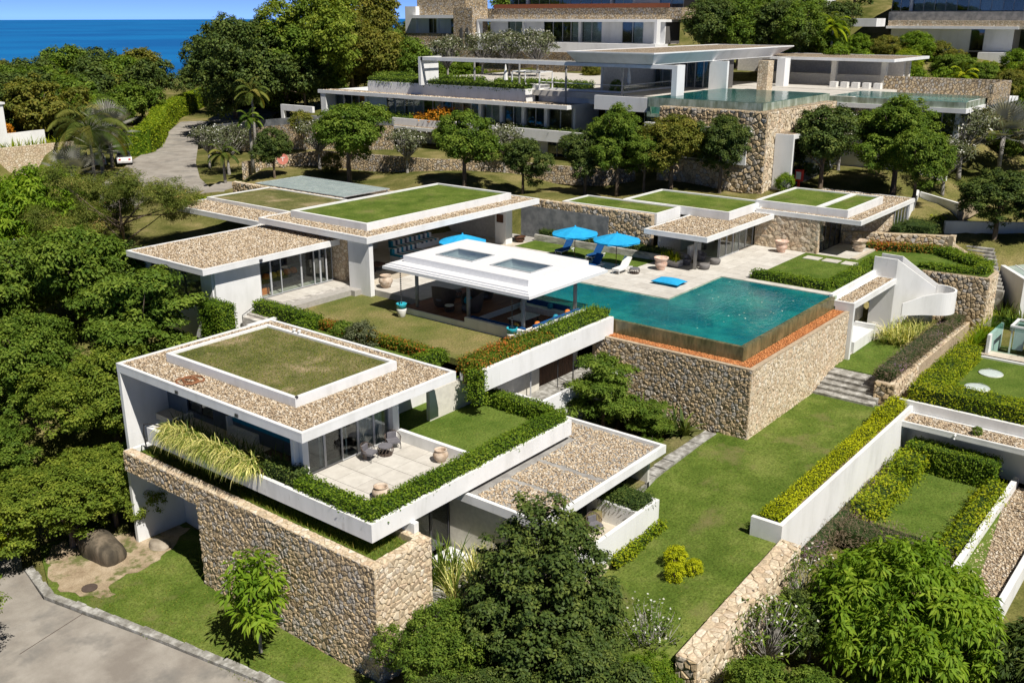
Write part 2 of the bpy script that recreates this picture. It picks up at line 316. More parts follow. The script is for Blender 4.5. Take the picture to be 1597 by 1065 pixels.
def box(name, mat, par, *b): return MB().box(*b).build(name, mat, par)

# ------------------------------------------------------------------ generators: gravel, rubble, leaves, hedges, trees
RNG = np.random.default_rng(7)
def unit(v): return v/np.maximum(np.linalg.norm(v, axis=-1, keepdims=True), 1e-9)
OCT = np.array([(1, 0, 0), (-1, 0, 0), (0, 1, 0), (0, -1, 0), (0, 0, 1), (0, 0, -1)], float)
OCF = np.array([(0, 2, 4), (2, 1, 4), (1, 3, 4), (3, 0, 4), (2, 0, 5), (1, 2, 5), (3, 1, 5), (0, 3, 5)])
def pebbles(par, rects, z, dens, size, mat='gravel_stone', name='gravel_stones'):
    pts = []
    for x0, x1, y0, y1 in rects:
        n = int((x1-x0)*(y1-y0)*dens); m = size*.6
        pts.append(np.c_[RNG.uniform(x0+m, x1-m, n), RNG.uniform(y0+m, y1-m, n)])
    p = np.concatenate(pts); n = len(p)
    s = size*RNG.uniform(.55, 1.25, (n, 1, 1))*RNG.uniform(.7, 1.2, (n, 6, 1))*np.array([1, .8, .55])
    a = RNG.uniform(0, 6.28, n); c, q = np.cos(a), np.sin(a); v = OCT[None]*s
    v = np.stack([v[..., 0]*c[:, None]-v[..., 1]*q[:, None], v[..., 0]*q[:, None]+v[..., 1]*c[:, None], v[..., 2]], -1)
    v += np.c_[p, z+size*RNG.uniform(.0, .35, n)][:, None]
    F = (OCF[None]+6*np.arange(n)[:, None, None]).reshape(-1, 3)
    o = wpos(par); me = np_mesh(name, v.reshape(-1, 3)-np.array(o), F, np.repeat(RNG.random(n), 8))
    return stuff(link(name, me, mat, par))
def minus(r, h):
    """rectangle r without rectangle h"""
    x0, x1, y0, y1 = r; a, b, c, d = h
    return [q for q in ((x0, x1, y0, c), (x0, x1, d, y1), (x0, a, c, d), (b, x1, c, d)) if q[1]-q[0] > .05 and q[3]-q[2] > .05]
def flat_roof(par, x0, x1, y0, y1, zt, th, rim=.2, hole=None, dens=55, size=.085, mat='white_paint', name='roof_slab', real=True):
    """white slab with a raised rim and a bed of gravel"""
    MB().box(x0, x1, y0, y1, zt-th, zt-.10).build(name, mat, par)
    MB().ring(x0-.004, x1+.004, y0-.004, y1+.004, rim, zt-.10, zt).build('roof_rim', mat, par)
    g = (x0+rim, x1-rim, y0+rim, y1-rim)
    box('gravel_bed', 'gravel_bed', par, g[0], g[1], g[2], g[3], zt-.099, zt-.06)
    if real: pebbles(par, minus(g, hole) if hole else [g], zt-.06, dens, size)
def grass_bed(par, x0, x1, y0, y1, z0, zt, t=.22, mat='lawn_dry', curb='white_paint', depth=.16):
    MB().ring(x0, x1, y0, y1, t, z0, zt).build('curb', curb, par)
    box('grass_roof', mat, par, x0+t, x1-t, y0+t, y1-t, z0, zt-depth)

def clip(poly, nx, ny, d):
    out = []; k = len(poly)
    for i in range(k):
        a = poly[i]; b = poly[(i+1) % k]; da = a[0]*nx+a[1]*ny-d; db = b[0]*nx+b[1]*ny-d
        if da <= 0: out.append(a)
        if (da < 0) != (db < 0) and da != db:
            t = da/(da-db); out.append((a[0]+(b[0]-a[0])*t, a[1]+(b[1]-a[1])*t))
    return out
def cells(poly, s, seed, ar=1.25):
    """irregular stone outlines filling a convex polygon"""
    rr = random.Random(seed); xs = [p[0] for p in poly]; ys = [p[1] for p in poly]
    sx, sy = s*ar, s; nx = int((max(xs)-min(xs))/sx)+2; ny = int((max(ys)-min(ys))/sy)+2; pt = {}
    for j in range(-1, ny+1):
        for i in range(-1, nx+1):
            if rr.random() < .17: continue
            pt[i, j] = (min(xs)+(i+.5*(j % 2)+rr.uniform(-.4, .4))*sx, min(ys)+(j+rr.uniform(-.4, .4))*sy)
    out = []
    k = len(poly); area = sum(poly[i][0]*poly[(i+1) % k][1]-poly[(i+1) % k][0]*poly[i][1] for i in range(k))
    if area < 0: poly = poly[::-1]
    for (i, j), c in pt.items():
        if not (min(xs)-s < c[0] < max(xs)+s and min(ys)-s < c[1] < max(ys)+s): continue
        q = [(c[0]-1.3*sx, c[1]-1.3*sy), (c[0]+1.3*sx, c[1]-1.3*sy), (c[0]+1.3*sx, c[1]+1.3*sy), (c[0]-1.3*sx, c[1]+1.3*sy)]
        for dj in (-1, 0, 1, -2, 2):
            for di in (-1, 0, 1, -2, 2):
                n = pt.get((i+di, j+dj))
                if n is None or n == c or (abs(di) == 2 and abs(dj) == 2): continue
                vx, vy = n[0]-c[0], n[1]-c[1]; q = clip(q, vx, vy, (n[0]**2+n[1]**2-c[0]**2-c[1]**2)/2)
                if len(q) < 3: break
            if len(q) < 3: break
        for a in range(k):
            if len(q) < 3: break
            p0, p1 = poly[a], poly[(a+1) % k]; ex, ey = p1[0]-p0[0], p1[1]-p0[1]; q = clip(q, ey, -ex, ey*p0[0]-ex*p0[1])
        if len(q) < 3: continue
        ar_ = abs(sum(q[a][0]*q[(a+1) % len(q)][1]-q[(a+1) % len(q)][0]*q[a][1] for a in range(len(q))))/2
        if ar_ > s*s*.12: out.append((q, ar_))
    return out
def rubble(par, O, U, W, poly, s, seed, depth=.07, mat='rubble_stone', singles=0, gap=.10, rank=None):
    """rubble stones standing proud of a wall face: O origin, U and W the face's axes, poly its outline in metres"""
    O, U, W = Vector(O), Vector(U), Vector(W); N = U.cross(W).normalized(); rr = random.Random(seed+1)
    cs = cells(poly, s, seed)
    if rank: cs.sort(key=rank)
    elif singles: cs.sort(key=lambda c: -c[1])
    V, Fq, rn, o = [], [], [], wpos(par)
    def piece(q):
        n = len(q); cx = sum(a for a, _ in q)/n; cy = sum(b for _, b in q)/n; h = depth*rr.uniform(.65, 1.35)
        tx, ty = rr.uniform(-.25, .25), rr.uniform(-.25, .25); vs = []
        for f, d in ((1-gap, -.02), (1-gap*1.3, h*.55), (.58, h)):
            for a, b in q:
                e = (a-cx)*tx+(b-cy)*ty if d > 0 else 0
                vs.append(O+U*(cx+(a-cx)*f)+W*(cy+(b-cy)*f)+N*(d+e*.5)-o)
        fs = [(r*n+i, r*n+(i+1) % n, (r+1)*n+(i+1) % n, (r+1)*n+i) for r in (0, 1) for i in range(n)]+[tuple(2*n+i for i in range(n))]
        return vs, fs
    for k, (q, ar_) in enumerate(cs):
        vs, fs = piece(q); rv = rr.random()
        if k < singles:
            c = sum(vs, Vector())/len(vs); me = bpy.data.meshes.new('stone'); me.from_pydata([v-c for v in vs], [], fs); me.update()
            a = me.attributes.new('rnd', 'FLOAT', 'FACE'); a.data.foreach_set('value', [rv]*len(fs))
            so = link('stone', me, mat, par); so.location = c
        else:
            b = len(V); V += vs; Fq += [tuple(b+i for i in f) for f in fs]; rn += [rv]*len(fs)
    if V:
        me = bpy.data.meshes.new('rubble_stones'); me.from_pydata(V, [], Fq); me.update()
        a = me.attributes.new('rnd', 'FLOAT', 'FACE'); a.data.foreach_set('value', rn)
        stuff(link('rubble_stones', me, mat, par))

def leaf_quads(p, n, L, Wd, rng, t=None, fold=.18, droop=0.):
    """one folded diamond leaf per point; p, n arrays (N,3)"""
    N = len(p)
    if t is None: t = rng.normal(size=(N, 3))
    t = t.copy(); t[:, 2] -= droop; t = unit(t-n*np.sum(t*n, 1, keepdims=True)); b = np.cross(n, t)
    L = L*rng.uniform(.7, 1.25, (N, 1)); Wd = Wd*rng.uniform(.75, 1.2, (N, 1))
    m = p+t*L*.45+n*Wd*fold
    V = np.stack([p, m+b*Wd*.5, p+t*L-np.array([0, 0, 1])*L*droop*.25, m-b*Wd*.5], 1)
    F = np.arange(4*N).reshape(N, 4); return V.reshape(-1, 3), F
def strips(base, d0, L, Wd, rng, seg=4, droop=1., up=np.array([0, 0, 1.])):
    """arching strap leaves / fronds: base (N,3), start direction d0 (N,3)"""
    N = len(base); L = np.broadcast_to(np.asarray(L, float), (N,)); rows = []; p = base.copy(); d = unit(d0)
    side = unit(np.cross(d, up)+1e-4)
    for k in range(seg+1):
        w = Wd*(1-(k/seg)**2)*.5 if k else Wd*.35
        rows.append(np.stack([p-side*w, p+side*w], 1))
        p = p+d*(L/seg)[:, None]; d = unit(d-up*droop*(1.0/seg)*(1+k*.35))
    V = np.stack(rows, 1)                                   # N, seg+1, 2, 3
    idx = (np.arange(N)*(seg+1)*2)[:, None]
    F = np.concatenate([np.stack([idx+2*k, idx+2*k+1, idx+2*k+3, idx+2*k+2], -1) for k in range(seg)], 1)
    return V.reshape(-1, 3), F.reshape(-1, 4), N, seg
def sphere_dirs(n, rng, up=0.):
    d = rng.normal(size=(n, 3)); d[:, 2] += up; return unit(d)
def crown(rng, blobs, ncl, rcl, nlf, L, Wd, droop=.2, upb=.5, whorl=False, shell=.5, flat=.75, fill=.6):
    """leaves in clumps spread through ellipsoids (x,y,z,rx,ry,rz); returns V,F,rnd and the clump centres"""
    vol = np.array([b[3]*b[4]*b[5] for b in blobs])**(2/3); cnt = np.maximum(1, (ncl*vol/vol.sum()).astype(int)); Vs, Fs, Rn, C = [], [], [], []; nv = 0
    for b, k in zip(blobs, cnt):
        d = sphere_dirs(k, rng, .35); rad = rng.uniform(shell, 1, (k, 1))**.7
        c = np.array(b[:3])+d*rad*np.array(b[3:6])*rng.uniform(.86, 1.08, (k, 1)); C.append(c)
        r = rcl*rng.uniform(.6, 1.35, k); n = np.maximum(6, (nlf*(r/rcl)**2).astype(int))
        ci = np.repeat(np.arange(k), n); N = len(ci); cr = rng.random(k)
        dd = sphere_dirs(N, rng, upb); rr = rng.random((N, 1))**fill
        p = c[ci]+dd*rr*r[ci][:, None]*np.array([1, 1, flat])
        nn = unit(dd*.7+d[ci]*.35+np.array([0, 0, .55])+rng.normal(size=(N, 3))*.45)
        t = None
        if whorl: t = dd+rng.normal(size=(N, 3))*.25
        V, F = leaf_quads(p, nn, L, Wd, rng, t, droop=droop)
        Vs.append(V); Fs.append(F+nv); nv += len(V); Rn.append(np.clip(cr[ci]*.55+rng.random(N)*.5-.02, 0, 1))
    return np.concatenate(Vs), np.concatenate(Fs), np.concatenate(Rn), np.concatenate(C)
def trunk_mesh(rng, h, r0, targets, lean=(0, 0), fork=.35, name='trunk'):
    """tapered trunk with limbs reaching into the crown"""
    mb = MB(); top = Vector((lean[0], lean[1], h)); pts = []
    for k in range(6):
        f = k/5; pts.append(Vector((lean[0]*f**1.5+rng.normal()*.04*h*.3*f*(1-f), lean[1]*f**1.5+rng.normal()*.04*h*.3*f*(1-f), h*f)))
    mb.tube([(0, 0, -.4)]+pts, [r0*1.35]+[r0*(1.1-.55*k/5) for k in range(6)], 8)
    for tg in targets:
        f = rng.uniform(fork, .98); a = Vector((lean[0]*f**1.5, lean[1]*f**1.5, h*f)); b = Vector(tg); m = a.lerp(b, .5)+Vector((rng.normal()*.15, rng.normal()*.15, -.12*(b-a).length*rng.uniform(-.4, 1)))
        mb.tube([a, a.lerp(m, .6)+Vector((0, 0, .03)), m, b], [r0*.42, r0*.34, r0*.24, r0*.07], 5)
    me = bpy.data.meshes.new(name); me.from_pydata(mb.v, [], mb.f); me.update(); me.polygons.foreach_set('use_smooth', [True]*len(me.polygons)); return me
def merge(parts):
    Vs, Fs, Rs, o = [], [], [], 0
    for V, F, r in parts: Vs.append(V); Fs.append(F+o); Rs.append(r); o += len(V)
    return np.concatenate(Vs), np.concatenate(Fs), np.concatenate(Rs)
def hedge(name, label, boxes, mat, dens=130, L=.13, Wd=.08, cat='hedge', group=None, jit=.06, core='leaf_dark', cut=None, up=.5, mix=None):
    """clipped hedge: boxes (x0,x1,y0,y1,z0,z1); leaves over every face, a dense twiggy core inside"""
    b0 = boxes[0]; root = thing(name, label, cat, ((b0[0]+b0[1])/2, (b0[2]+b0[3])/2, b0[4]), group); o = np.array(wpos(root))
    mb = MB(); P, N = [], []
    for x0, x1, y0, y1, z0, z1 in boxes:
        i = min(.09, (x1-x0)*.2, (y1-y0)*.2); mb.box(x0+i, x1-i, y0+i, y1-i, z0, z1-i)
        for (n, a0, a1, c0, c1, fn) in (((0, 0, 1), x0, x1, y0, y1, lambda a, c: (a, c, np.full_like(a, z1))), ((-1, 0, 0), y0, y1, z0, z1, lambda a, c: (np.full_like(a, x0), a, c)), ((1, 0, 0), y0, y1, z0, z1, lambda a, c: (np.full_like(a, x1), a, c)),
                                        ((0, -1, 0), x0, x1, z0, z1, lambda a, c: (a, np.full_like(a, y0), c)), ((0, 1, 0), x0, x1, z0, z1, lambda a, c: (a, np.full_like(a, y1), c))):
            k = int((a1-a0)*(c1-c0)*dens); a = RNG.uniform(a0, a1, k); c = RNG.uniform(c0, c1, k); q = np.stack(fn(a, c), -1)
            P.append(q); N.append(np.tile(np.array(n, float), (k, 1)))
    P = np.concatenate(P); N = np.concatenate(N)
    lump = np.sin(P[:, 0]*2.1+P[:, 1]*1.3)*.5+np.sin(P[:, 1]*3.3-P[:, 2]*2.7+1)*.5
    P = P+N*(lump*jit+RNG.normal(size=len(P))*jit*.9-.02)[:, None]
    nn = unit(N*.8+np.array([0, 0, up])+RNG.normal(size=P.shape)*.55)
    V, F = leaf_quads(P, nn, L, Wd, RNG)
    pt = np.sin(P[:, 0]*1.1+2)*np.sin(P[:, 1]*.9+P[:, 0]*.4)*.22
    me = np_mesh('foliage', V-o, F, np.clip(RNG.random(len(P))*.8+pt+.1, 0, 1)); link('foliage', me, mat, root)
    c = mb.build('inner_growth', core, root); return root
PROTO = {}
def proto(kind, var=0):
    """unit meshes (trunk, crown) of each kind of tree, about 1 unit = 1 m at the stated height"""
    key = (kind, var)
    if key in PROTO: return PROTO[key]
    rng = np.random.default_rng(hash(kind) % 1000 if False else sum(map(ord, kind))*7+var*131)
    if kind == 'broad':            # 8 m, round dense crown
        bl = [(0, 0, 5.2, 2.6, 2.6, 2.3)]+[(rng.normal()*1.3, rng.normal()*1.3, 4.6+rng.normal()*.9, 1.5, 1.5, 1.3) for _ in range(5)]
        V, F, r, C = crown(rng, bl, 430, .46, 60, .23, .125, .25, .5, False, .70); mat, bark, h, r0, lm = 'leaf_mid', 'bark', 4.2, .2, 9
    elif kind == 'fine':           # 8 m, small leaves, seen close
        bl = [(0, 0, 5.0, 2.7, 2.7, 2.4)]+[(rng.normal()*1.5, rng.normal()*1.5, 4.6+rng.normal()*.8, 1.6, 1.6, 1.3) for _ in range(6)]
        V, F, r, C = crown(rng, bl, 640, .38, 66, .165, .095, .2, .5, False, .74); mat, bark, h, r0, lm = 'leaf_mid', 'bark', 4.2, .2, 9
    elif kind == 'dark':           # 9 m, tall glossy crown, big leaves
        bl = [(0, 0, 5.4, 2.5, 2.5, 3.4)]+[(rng.normal()*1.2, rng.normal()*1.2, 4+rng.random()*3.2, 1.5, 1.5, 1.7) for _ in range(7)]
        V, F, r, C = crown(rng, bl, 480, .46, 88, .22, .105, .35, .7); mat, bark, h, r0, lm = 'leaf_dark', 'bark', 5.5, .2, 9
    elif kind == 'cone':           # 9.5 m, dense conical crown with upright lobes
        bl = [(0, 0, z, r_, r_, 1.5) for z, r_ in ((1.4, 3.0), (2.8, 3.3), (4.2, 3.15), (5.5, 2.75), (6.7, 2.15), (7.6, 1.35))]+[(math.cos(t)*2.1, math.sin(t)*2.1, 3.4+.5*math.sin(3*t), .9, .9, 1.9) for t in np.arange(0, 6.2, .8)]+[(math.cos(t)*1.3, math.sin(t)*1.3, 5.6+.4*math.cos(2*t), .7, .7, 1.5) for t in np.arange(.4, 6.4, 1.1)]
        V, F, r, C = crown(rng, bl, 900, .34, 66, .165, .092, .15, .8, False, .72); mat, bark, h, r0, lm = 'leaf_dark', 'bark', 6.5, .2, 9
    elif kind == 'olive':
        bl = [(0, 0, 4.6, 2.5, 2.5, 2.0)]+[(rng.normal()*1.4, rng.normal()*1.4, 4.4+rng.normal()*.8, 1.4, 1.4, 1.2) for _ in range(5)]
        V, F, r, C = crown(rng, bl, 400, .42, 60, .20, .105, .3, .5, False, .65); mat, bark, h, r0, lm = 'leaf_olive', 'bark', 3.8, .17, 9
    elif kind == 'mango':          # 7 m dome, long drooping leaves in whorls
        bl = [(0, 0, 3.7, 3.6, 3.6, 2.7)]+[(math.cos(a)*2.3, math.sin(a)*2.3, 3.2+rng.normal()*.5, 1.7, 1.7, 1.6) for a in np.arange(0, 6.2, .9)]
        V, F, r, C = crown(rng, bl, 820, .36, 26, .38, .115, .75, .9, True, .62, .7, .35); mat, bark, h, r0, lm = 'leaf_mango', 'bark', 3.6, .24, 10
    elif kind == 'feather':        # 6 m loose wispy crown
        bl = [(rng.normal()*1.7, rng.normal()*1.7, 3.4+rng.normal()*1.0, 1.3, 1.3, 1.0) for _ in range(8)]
        V, F, r, C = crown(rng, bl, 330, .5, 120, .18, .03, .25, .1, False, .2, .55, .8); mat, bark, h, r0, lm = 'leaf_feather', 'bark', 2.9, .13, 14
    elif kind == 'layered':        # 5 m, flat feathery tiers
        bl = [(math.cos(k*2.4)*(1.9-.25*k), math.sin(k*2.4)*(1.9-.25*k), 1.5+k*.55, 1.5, 1.5, .3) for k in range(7)]+[(0, 0, 2.8, 1.6, 1.6, 1.6)]
        V, F, r, C = crown(rng, bl, 420, .42, 80, .17, .08, .1, .9, False, .4, .4, .6); mat, bark, h, r0, lm = 'leaf_mid', 'bark', 3.6, .12, 9
    elif kind == 'plumeria':       # 4.5 m, bare forked grey limbs, leaf rosettes and white flowers
        bl = [(0, 0, 3.2, 2.0, 2.0, 1.1)]
        V, F, r, C = crown(rng, bl, 95, .28, 17, .34, .10, .1, .6, True, .45, .6, .3); mat, bark, h, r0, lm = 'leaf_grey', 'grey_bark', 1.5, .14, 60
    elif kind == 'bareplum':       # close frangipani: forked bare limbs, few leaves
        bl = [(0, 0, 3.0, 2.0, 2.0, 1.3)]
        V, F, r, C = crown(rng, bl, 75, .22, 9, .30, .075, .1, .6, True, .35, .6, .3); mat, bark, h, r0, lm = 'leaf_mid', 'grey_bark', 1.3, .10, 75
    elif kind == 'shrub':          # 1.6 m ball
        bl = [(0, 0, .75, .8, .8, .8)]
        V, F, r, C = crown(rng, bl, 90, .24, 34, .13, .07, .1, .4, False, .8); mat, bark, h, r0, lm = 'leaf_mid', 'bark', .5, .06, 5
    elif kind == 'young':          # 3.6 m slender tree with big drooping leaf whorls
        bl = [(0, 0, 2.5, .95, .95, 1.25), (.3, -.5, 1.7, .8, .8, .6), (-.4, .5, 1.9, .7, .7, .6)]
        V, F, r, C = crown(rng, bl, 75, .30, 20, .34, .10, .5, .7, True, .4, .7, .35); mat, bark, h, r0, lm = 'leaf_mango', 'grey_bark', 2.3, .06, 12
    elif kind == 'forest':         # 10 m, seen from afar
        bl = [(0, 0, 6.3, 3.2, 3.2, 2.9)]+[(rng.normal()*2., rng.normal()*2., 5.6+rng.normal()*1.3, 2, 2, 1.7) for _ in range(6)]
        V, F, r, C = crown(rng, bl, 230, .80, 52, .46, .26, .25, .5); mat, bark, h, r0, lm = 'leaf_mid', 'bark', 5.5, .22, 6
    elif kind == 'tall':           # 10 m, to be scaled up: finer leaves
        bl = [(0, 0, 6.0, 3.0, 3.0, 3.2)]+[(rng.normal()*1.9, rng.normal()*1.9, 5.4+rng.normal()*1.5, 1.8, 1.8, 1.5) for _ in range(8)]
        V, F, r, C = crown(rng, bl, 620, .46, 50, .25, .14, .25, .5, False, .6); mat, bark, h, r0, lm = 'leaf_mid', 'bark', 5.5, .22, 6
    tg = [tuple(C[i]) for i in rng.choice(len(C), min(lm, len(C)), False)]
    tm = trunk_mesh(rng, h, r0, tg, fork=.75 if kind in ('plumeria', 'bareplum') else .4)
    cm = np_mesh('crown', V, F, r); fl = None
    if kind in ('plumeria', 'bareplum'):
        nf = 230 if kind == 'plumeria' else 60
        i = rng.integers(0, len(C), nf); p = C[i]+rng.normal(size=(nf, 3))*np.array([.16, .16, .10])+np.array([0, 0, .16])
        Vf, Ff = leaf_quads(p, unit(np.array([0, 0, 1.])+rng.normal(size=(nf, 3))*.5), .15, .13, rng); fl = np_mesh('blossom', Vf, Ff, rng.random(nf))
    PROTO[key] = (tm, cm, fl, mat, bark); return PROTO[key]
def tree(name, label, kind, x, y, z, s=1., var=0, mat=None, rot=None, sz=None, group=None, cat='tree'):
    tm, cm, fl, lm, bark = proto(kind, var); root = thing(name, label, cat, (x, y, z), group)
    root.rotation_euler = (0, 0, rot if rot is not None else random.Random(x*7+y).uniform(0, 6.28)); root.scale = (s, s, sz or s)
    for me, nm, mt in ((tm, 'trunk', bark), (cm, 'crown', mat or lm), (fl, 'blossom', 'petal_white')):
        if me is None: continue
        ob = bpy.data.objects.new(nm, me); COL.objects.link(ob); ob.parent = root
        if not me.materials: me.materials.append(M[mt])
        ob.material_slots[0].link = 'OBJECT'; ob.material_slots[0].material = M[mt]
    return root
def strap_clump(name, label, pts, n, L, mat, Wd=.035, droop=1.1, spread=.8, bias=(0, 0), cat='plant', group=None, seg=4, base_jit=.15):
    """tufts of arching strap leaves"""
    p0 = pts[0]; root = thing(name, label, cat, p0, group)
    P = np.repeat(np.array(pts, float), n, 0); P[:, :2] += RNG.normal(size=(len(P), 2))*base_jit
    a = RNG.uniform(0, 6.28, len(P)); t = RNG.uniform(.1, spread, len(P)); d = np.stack([np.cos(a)*t+bias[0], np.sin(a)*t+bias[1], np.ones(len(P))], -1)
    V, F, N, sg = strips(P, d, L*RNG.uniform(.6, 1.2, len(P)), Wd, RNG, seg, droop)
    me = np_mesh('leaves', V-np.array(p0), F, np.repeat(np.clip(RNG.random(N), 0, 1), sg)); link('leaves', me, mat, root); return root
def blades(par, rects, z, dens, L, mat='grass_blade', name='grass_blades', Wd=.02):
    P = np.concatenate([np.c_[RNG.uniform(a, b, int((b-a)*(d-c)*dens)), RNG.uniform(c, d, int((b-a)*(d-c)*dens)), np.full(int((b-a)*(d-c)*dens), z)] for a, b, c, d in rects])
    d = sphere_dirs(len(P), RNG, 1.6); V, F = leaf_quads(P, unit(np.cross(d, RNG.normal(size=P.shape))), L, Wd, RNG, d)
    o = wpos(par); return stuff(link(name, np_mesh(name, V-np.array(o), F, RNG.random(len(P))), mat, par))
def fan_palm(name, label, x, y, z, h, nf, L, mat='leaf_silver', cat='palm', group=None):
    root = thing(name, label, cat, (x, y, z), group); mb = MB(); mb.tube([(x, y, z-.3), (x+.05, y, z+h*.5), (x, y, z+h)], [.26, .21, .24], 8); mb.build('trunk', 'grey_bark', root, True)
    parts = []; st = MB()
    for k in range(nf):
        a = k*2.4+RNG.uniform(-.2, .2); el = R(80-105*(k/nf)); d = np.array([math.cos(a)*math.cos(el), math.sin(a)*math.cos(el), math.sin(el)]); c = np.array([x, y, z+h])+d*L*.75
        st.tube([(x, y, z+h-.05), tuple(c)], .025, 4)
        s = unit(np.cross(d, [0, 0, 1.])); n = np.cross(s, d); m = 26; th = np.linspace(-2.1, 2.1, m)
        dirs = d[None]*np.cos(th)[:, None]+s[None]*np.sin(th)[:, None]+n[None]*.22
        V, F, N, sg = strips(np.tile(c, (m, 1)), dirs, L*.85*(1-.12*np.abs(th)), .21, RNG, 3, .25, n)
        parts.append((V, F, np.full(len(F), RNG.random())))
    st.build('stems', 'leaf_silver', root); V, F, r = merge(parts); link('fronds', np_mesh('fronds', V-np.array([x, y, z]), F, r), mat, root); return root
def feather_palm(name, label, x, y, z, h, nf, L, mat='leaf_palm', lean=(0, 0), cat='palm', group=None, drop=1.0):
    root = thing(name, label, cat, (x, y, z), group); mb = MB(); tx, ty = x+lean[0], y+lean[1]
    mb.tube([(x, y, z-.3), (x+lean[0]*.2, y+lean[1]*.2, z+h*.4), (x+lean[0]*.6, y+lean[1]*.6, z+h*.75), (tx, ty, z+h)], [.22*h/6+.05, .17, .14, .13], 8); mb.build('trunk', 'grey_bark', root, True)
    parts = []; st = MB()
    for k in range(nf):
        a = k*2.4+RNG.uniform(-.3, .3); el = R(78-85*(k/nf)); d = np.array([math.cos(a)*math.cos(el), math.sin(a)*math.cos(el), math.sin(el)]); p = np.array([tx, ty, z+h]); pts = [p.copy()]
        for q in range(9): p = p+d*L/9; d = unit(d-np.array([0, 0, .16*drop*(1+.25*q)])); pts.append(p.copy())
        st.tube([tuple(q) for q in pts], [.035*(1-q/11) for q in range(10)], 4); pts = np.array(pts)
        u = np.linspace(.06, 1, 64); i = np.clip((u*9).astype(int), 0, 8); f = (u*9-i)[:, None]; b = pts[i]*(1-f)+pts[i+1]*f; tan = unit(pts[i+1]-pts[i]); sd = unit(np.cross(tan, [0, 0, 1.]))
        for sg_ in (-1, 1):
            V, F, N, sg = strips(b, sd*sg_+tan*.55-np.array([0, 0, .25]), L*.26*np.sin(np.clip(u*.9+.12, 0, 1)*math.pi)**.6, .06, RNG, 2, .7); parts.append((V, F, np.full(len(F), RNG.random())))
    st.build('midribs', 'leaf_mid', root); V, F, r = merge(parts); link('fronds', np_mesh('fronds', V-np.array([x, y, z]), F, r), mat, root); return root

# ------------------------------------------------------------------ building parts
def glaze(par, ax, c, a, b, z0, z1, n, glass='tinted_glass', fr='aluminium', t=.06, dp=.08):
    """row of n framed panels in the plane x = c (ax 'x', along y) or y = c (ax 'y', along x)"""
    wd = (b-a)/n
    for k in range(n):
        p, q = a+k*wd+.004, a+(k+1)*wd-.004; m = MB()
        for (u0, u1, w0, w1) in ((p, q, z0, z0+t), (p, q, z1-t, z1), (p, p+t, z0+t, z1-t), (q-t, q, z0+t, z1-t)):
            m.box(*((c-dp/2, c+dp/2, u0, u1) if ax == 'x' else (u0, u1, c-dp/2, c+dp/2)), w0, w1)
        f = m.build('window_frame', fr, par)
        pb = (c-.006, c+.006, p+t, q-t) if ax == 'x' else (p+t, q-t, c-.006, c+.006)
        MB().box(*pb, z0+t, z1-t).build('pane', glass, f)
def drape(par, ax, c, a, b, z0, z1, mat='curtain'):
    n = max(6, int((b-a)*9)); m = MB()
    for k in range(n):
        u0, u1 = a+(b-a)*k/n, a+(b-a)*(k+1)/n; o0, o1 = (.04 if k % 2 else -.04), (-.04 if k % 2 else .04)
        P = [(c+o0, u0), (c+o1, u1)] if ax == 'x' else [(u0, c+o0), (u1, c+o1)]
        m.quad((*P[0], z0), (*P[1], z0), (*P[1], z1), (*P[0], z1))
    return m.build('curtain', mat, par)
TILES = {}
def tiles(par, x0, x1, y0, y1, z, sx, sy, mat='paving_tile', name='tile', gap=.02, th=.03):
    """single slabs on a bed; alike slabs share their mesh"""
    nx, ny = max(1, round((x1-x0)/sx)), max(1, round((y1-y0)/sy)); sx, sy = (x1-x0)/nx, (y1-y0)/ny; key = (round(sx, 3), round(sy, 3), mat, name)
    if key not in TILES:
        m = MB().box(-sx/2+gap/2, sx/2-gap/2, -sy/2+gap/2, sy/2-gap/2, -th, 0); me = bpy.data.meshes.new(name); me.from_pydata(m.v, [], m.f); me.update(); TILES[key] = me
    o = wpos(par)
    for i in range(nx):
        for j in range(ny):
            t = link(name, TILES[key], mat, par); t.location = (x0+(i+.5)*sx-o[0], y0+(j+.5)*sy-o[1], z-o[2])

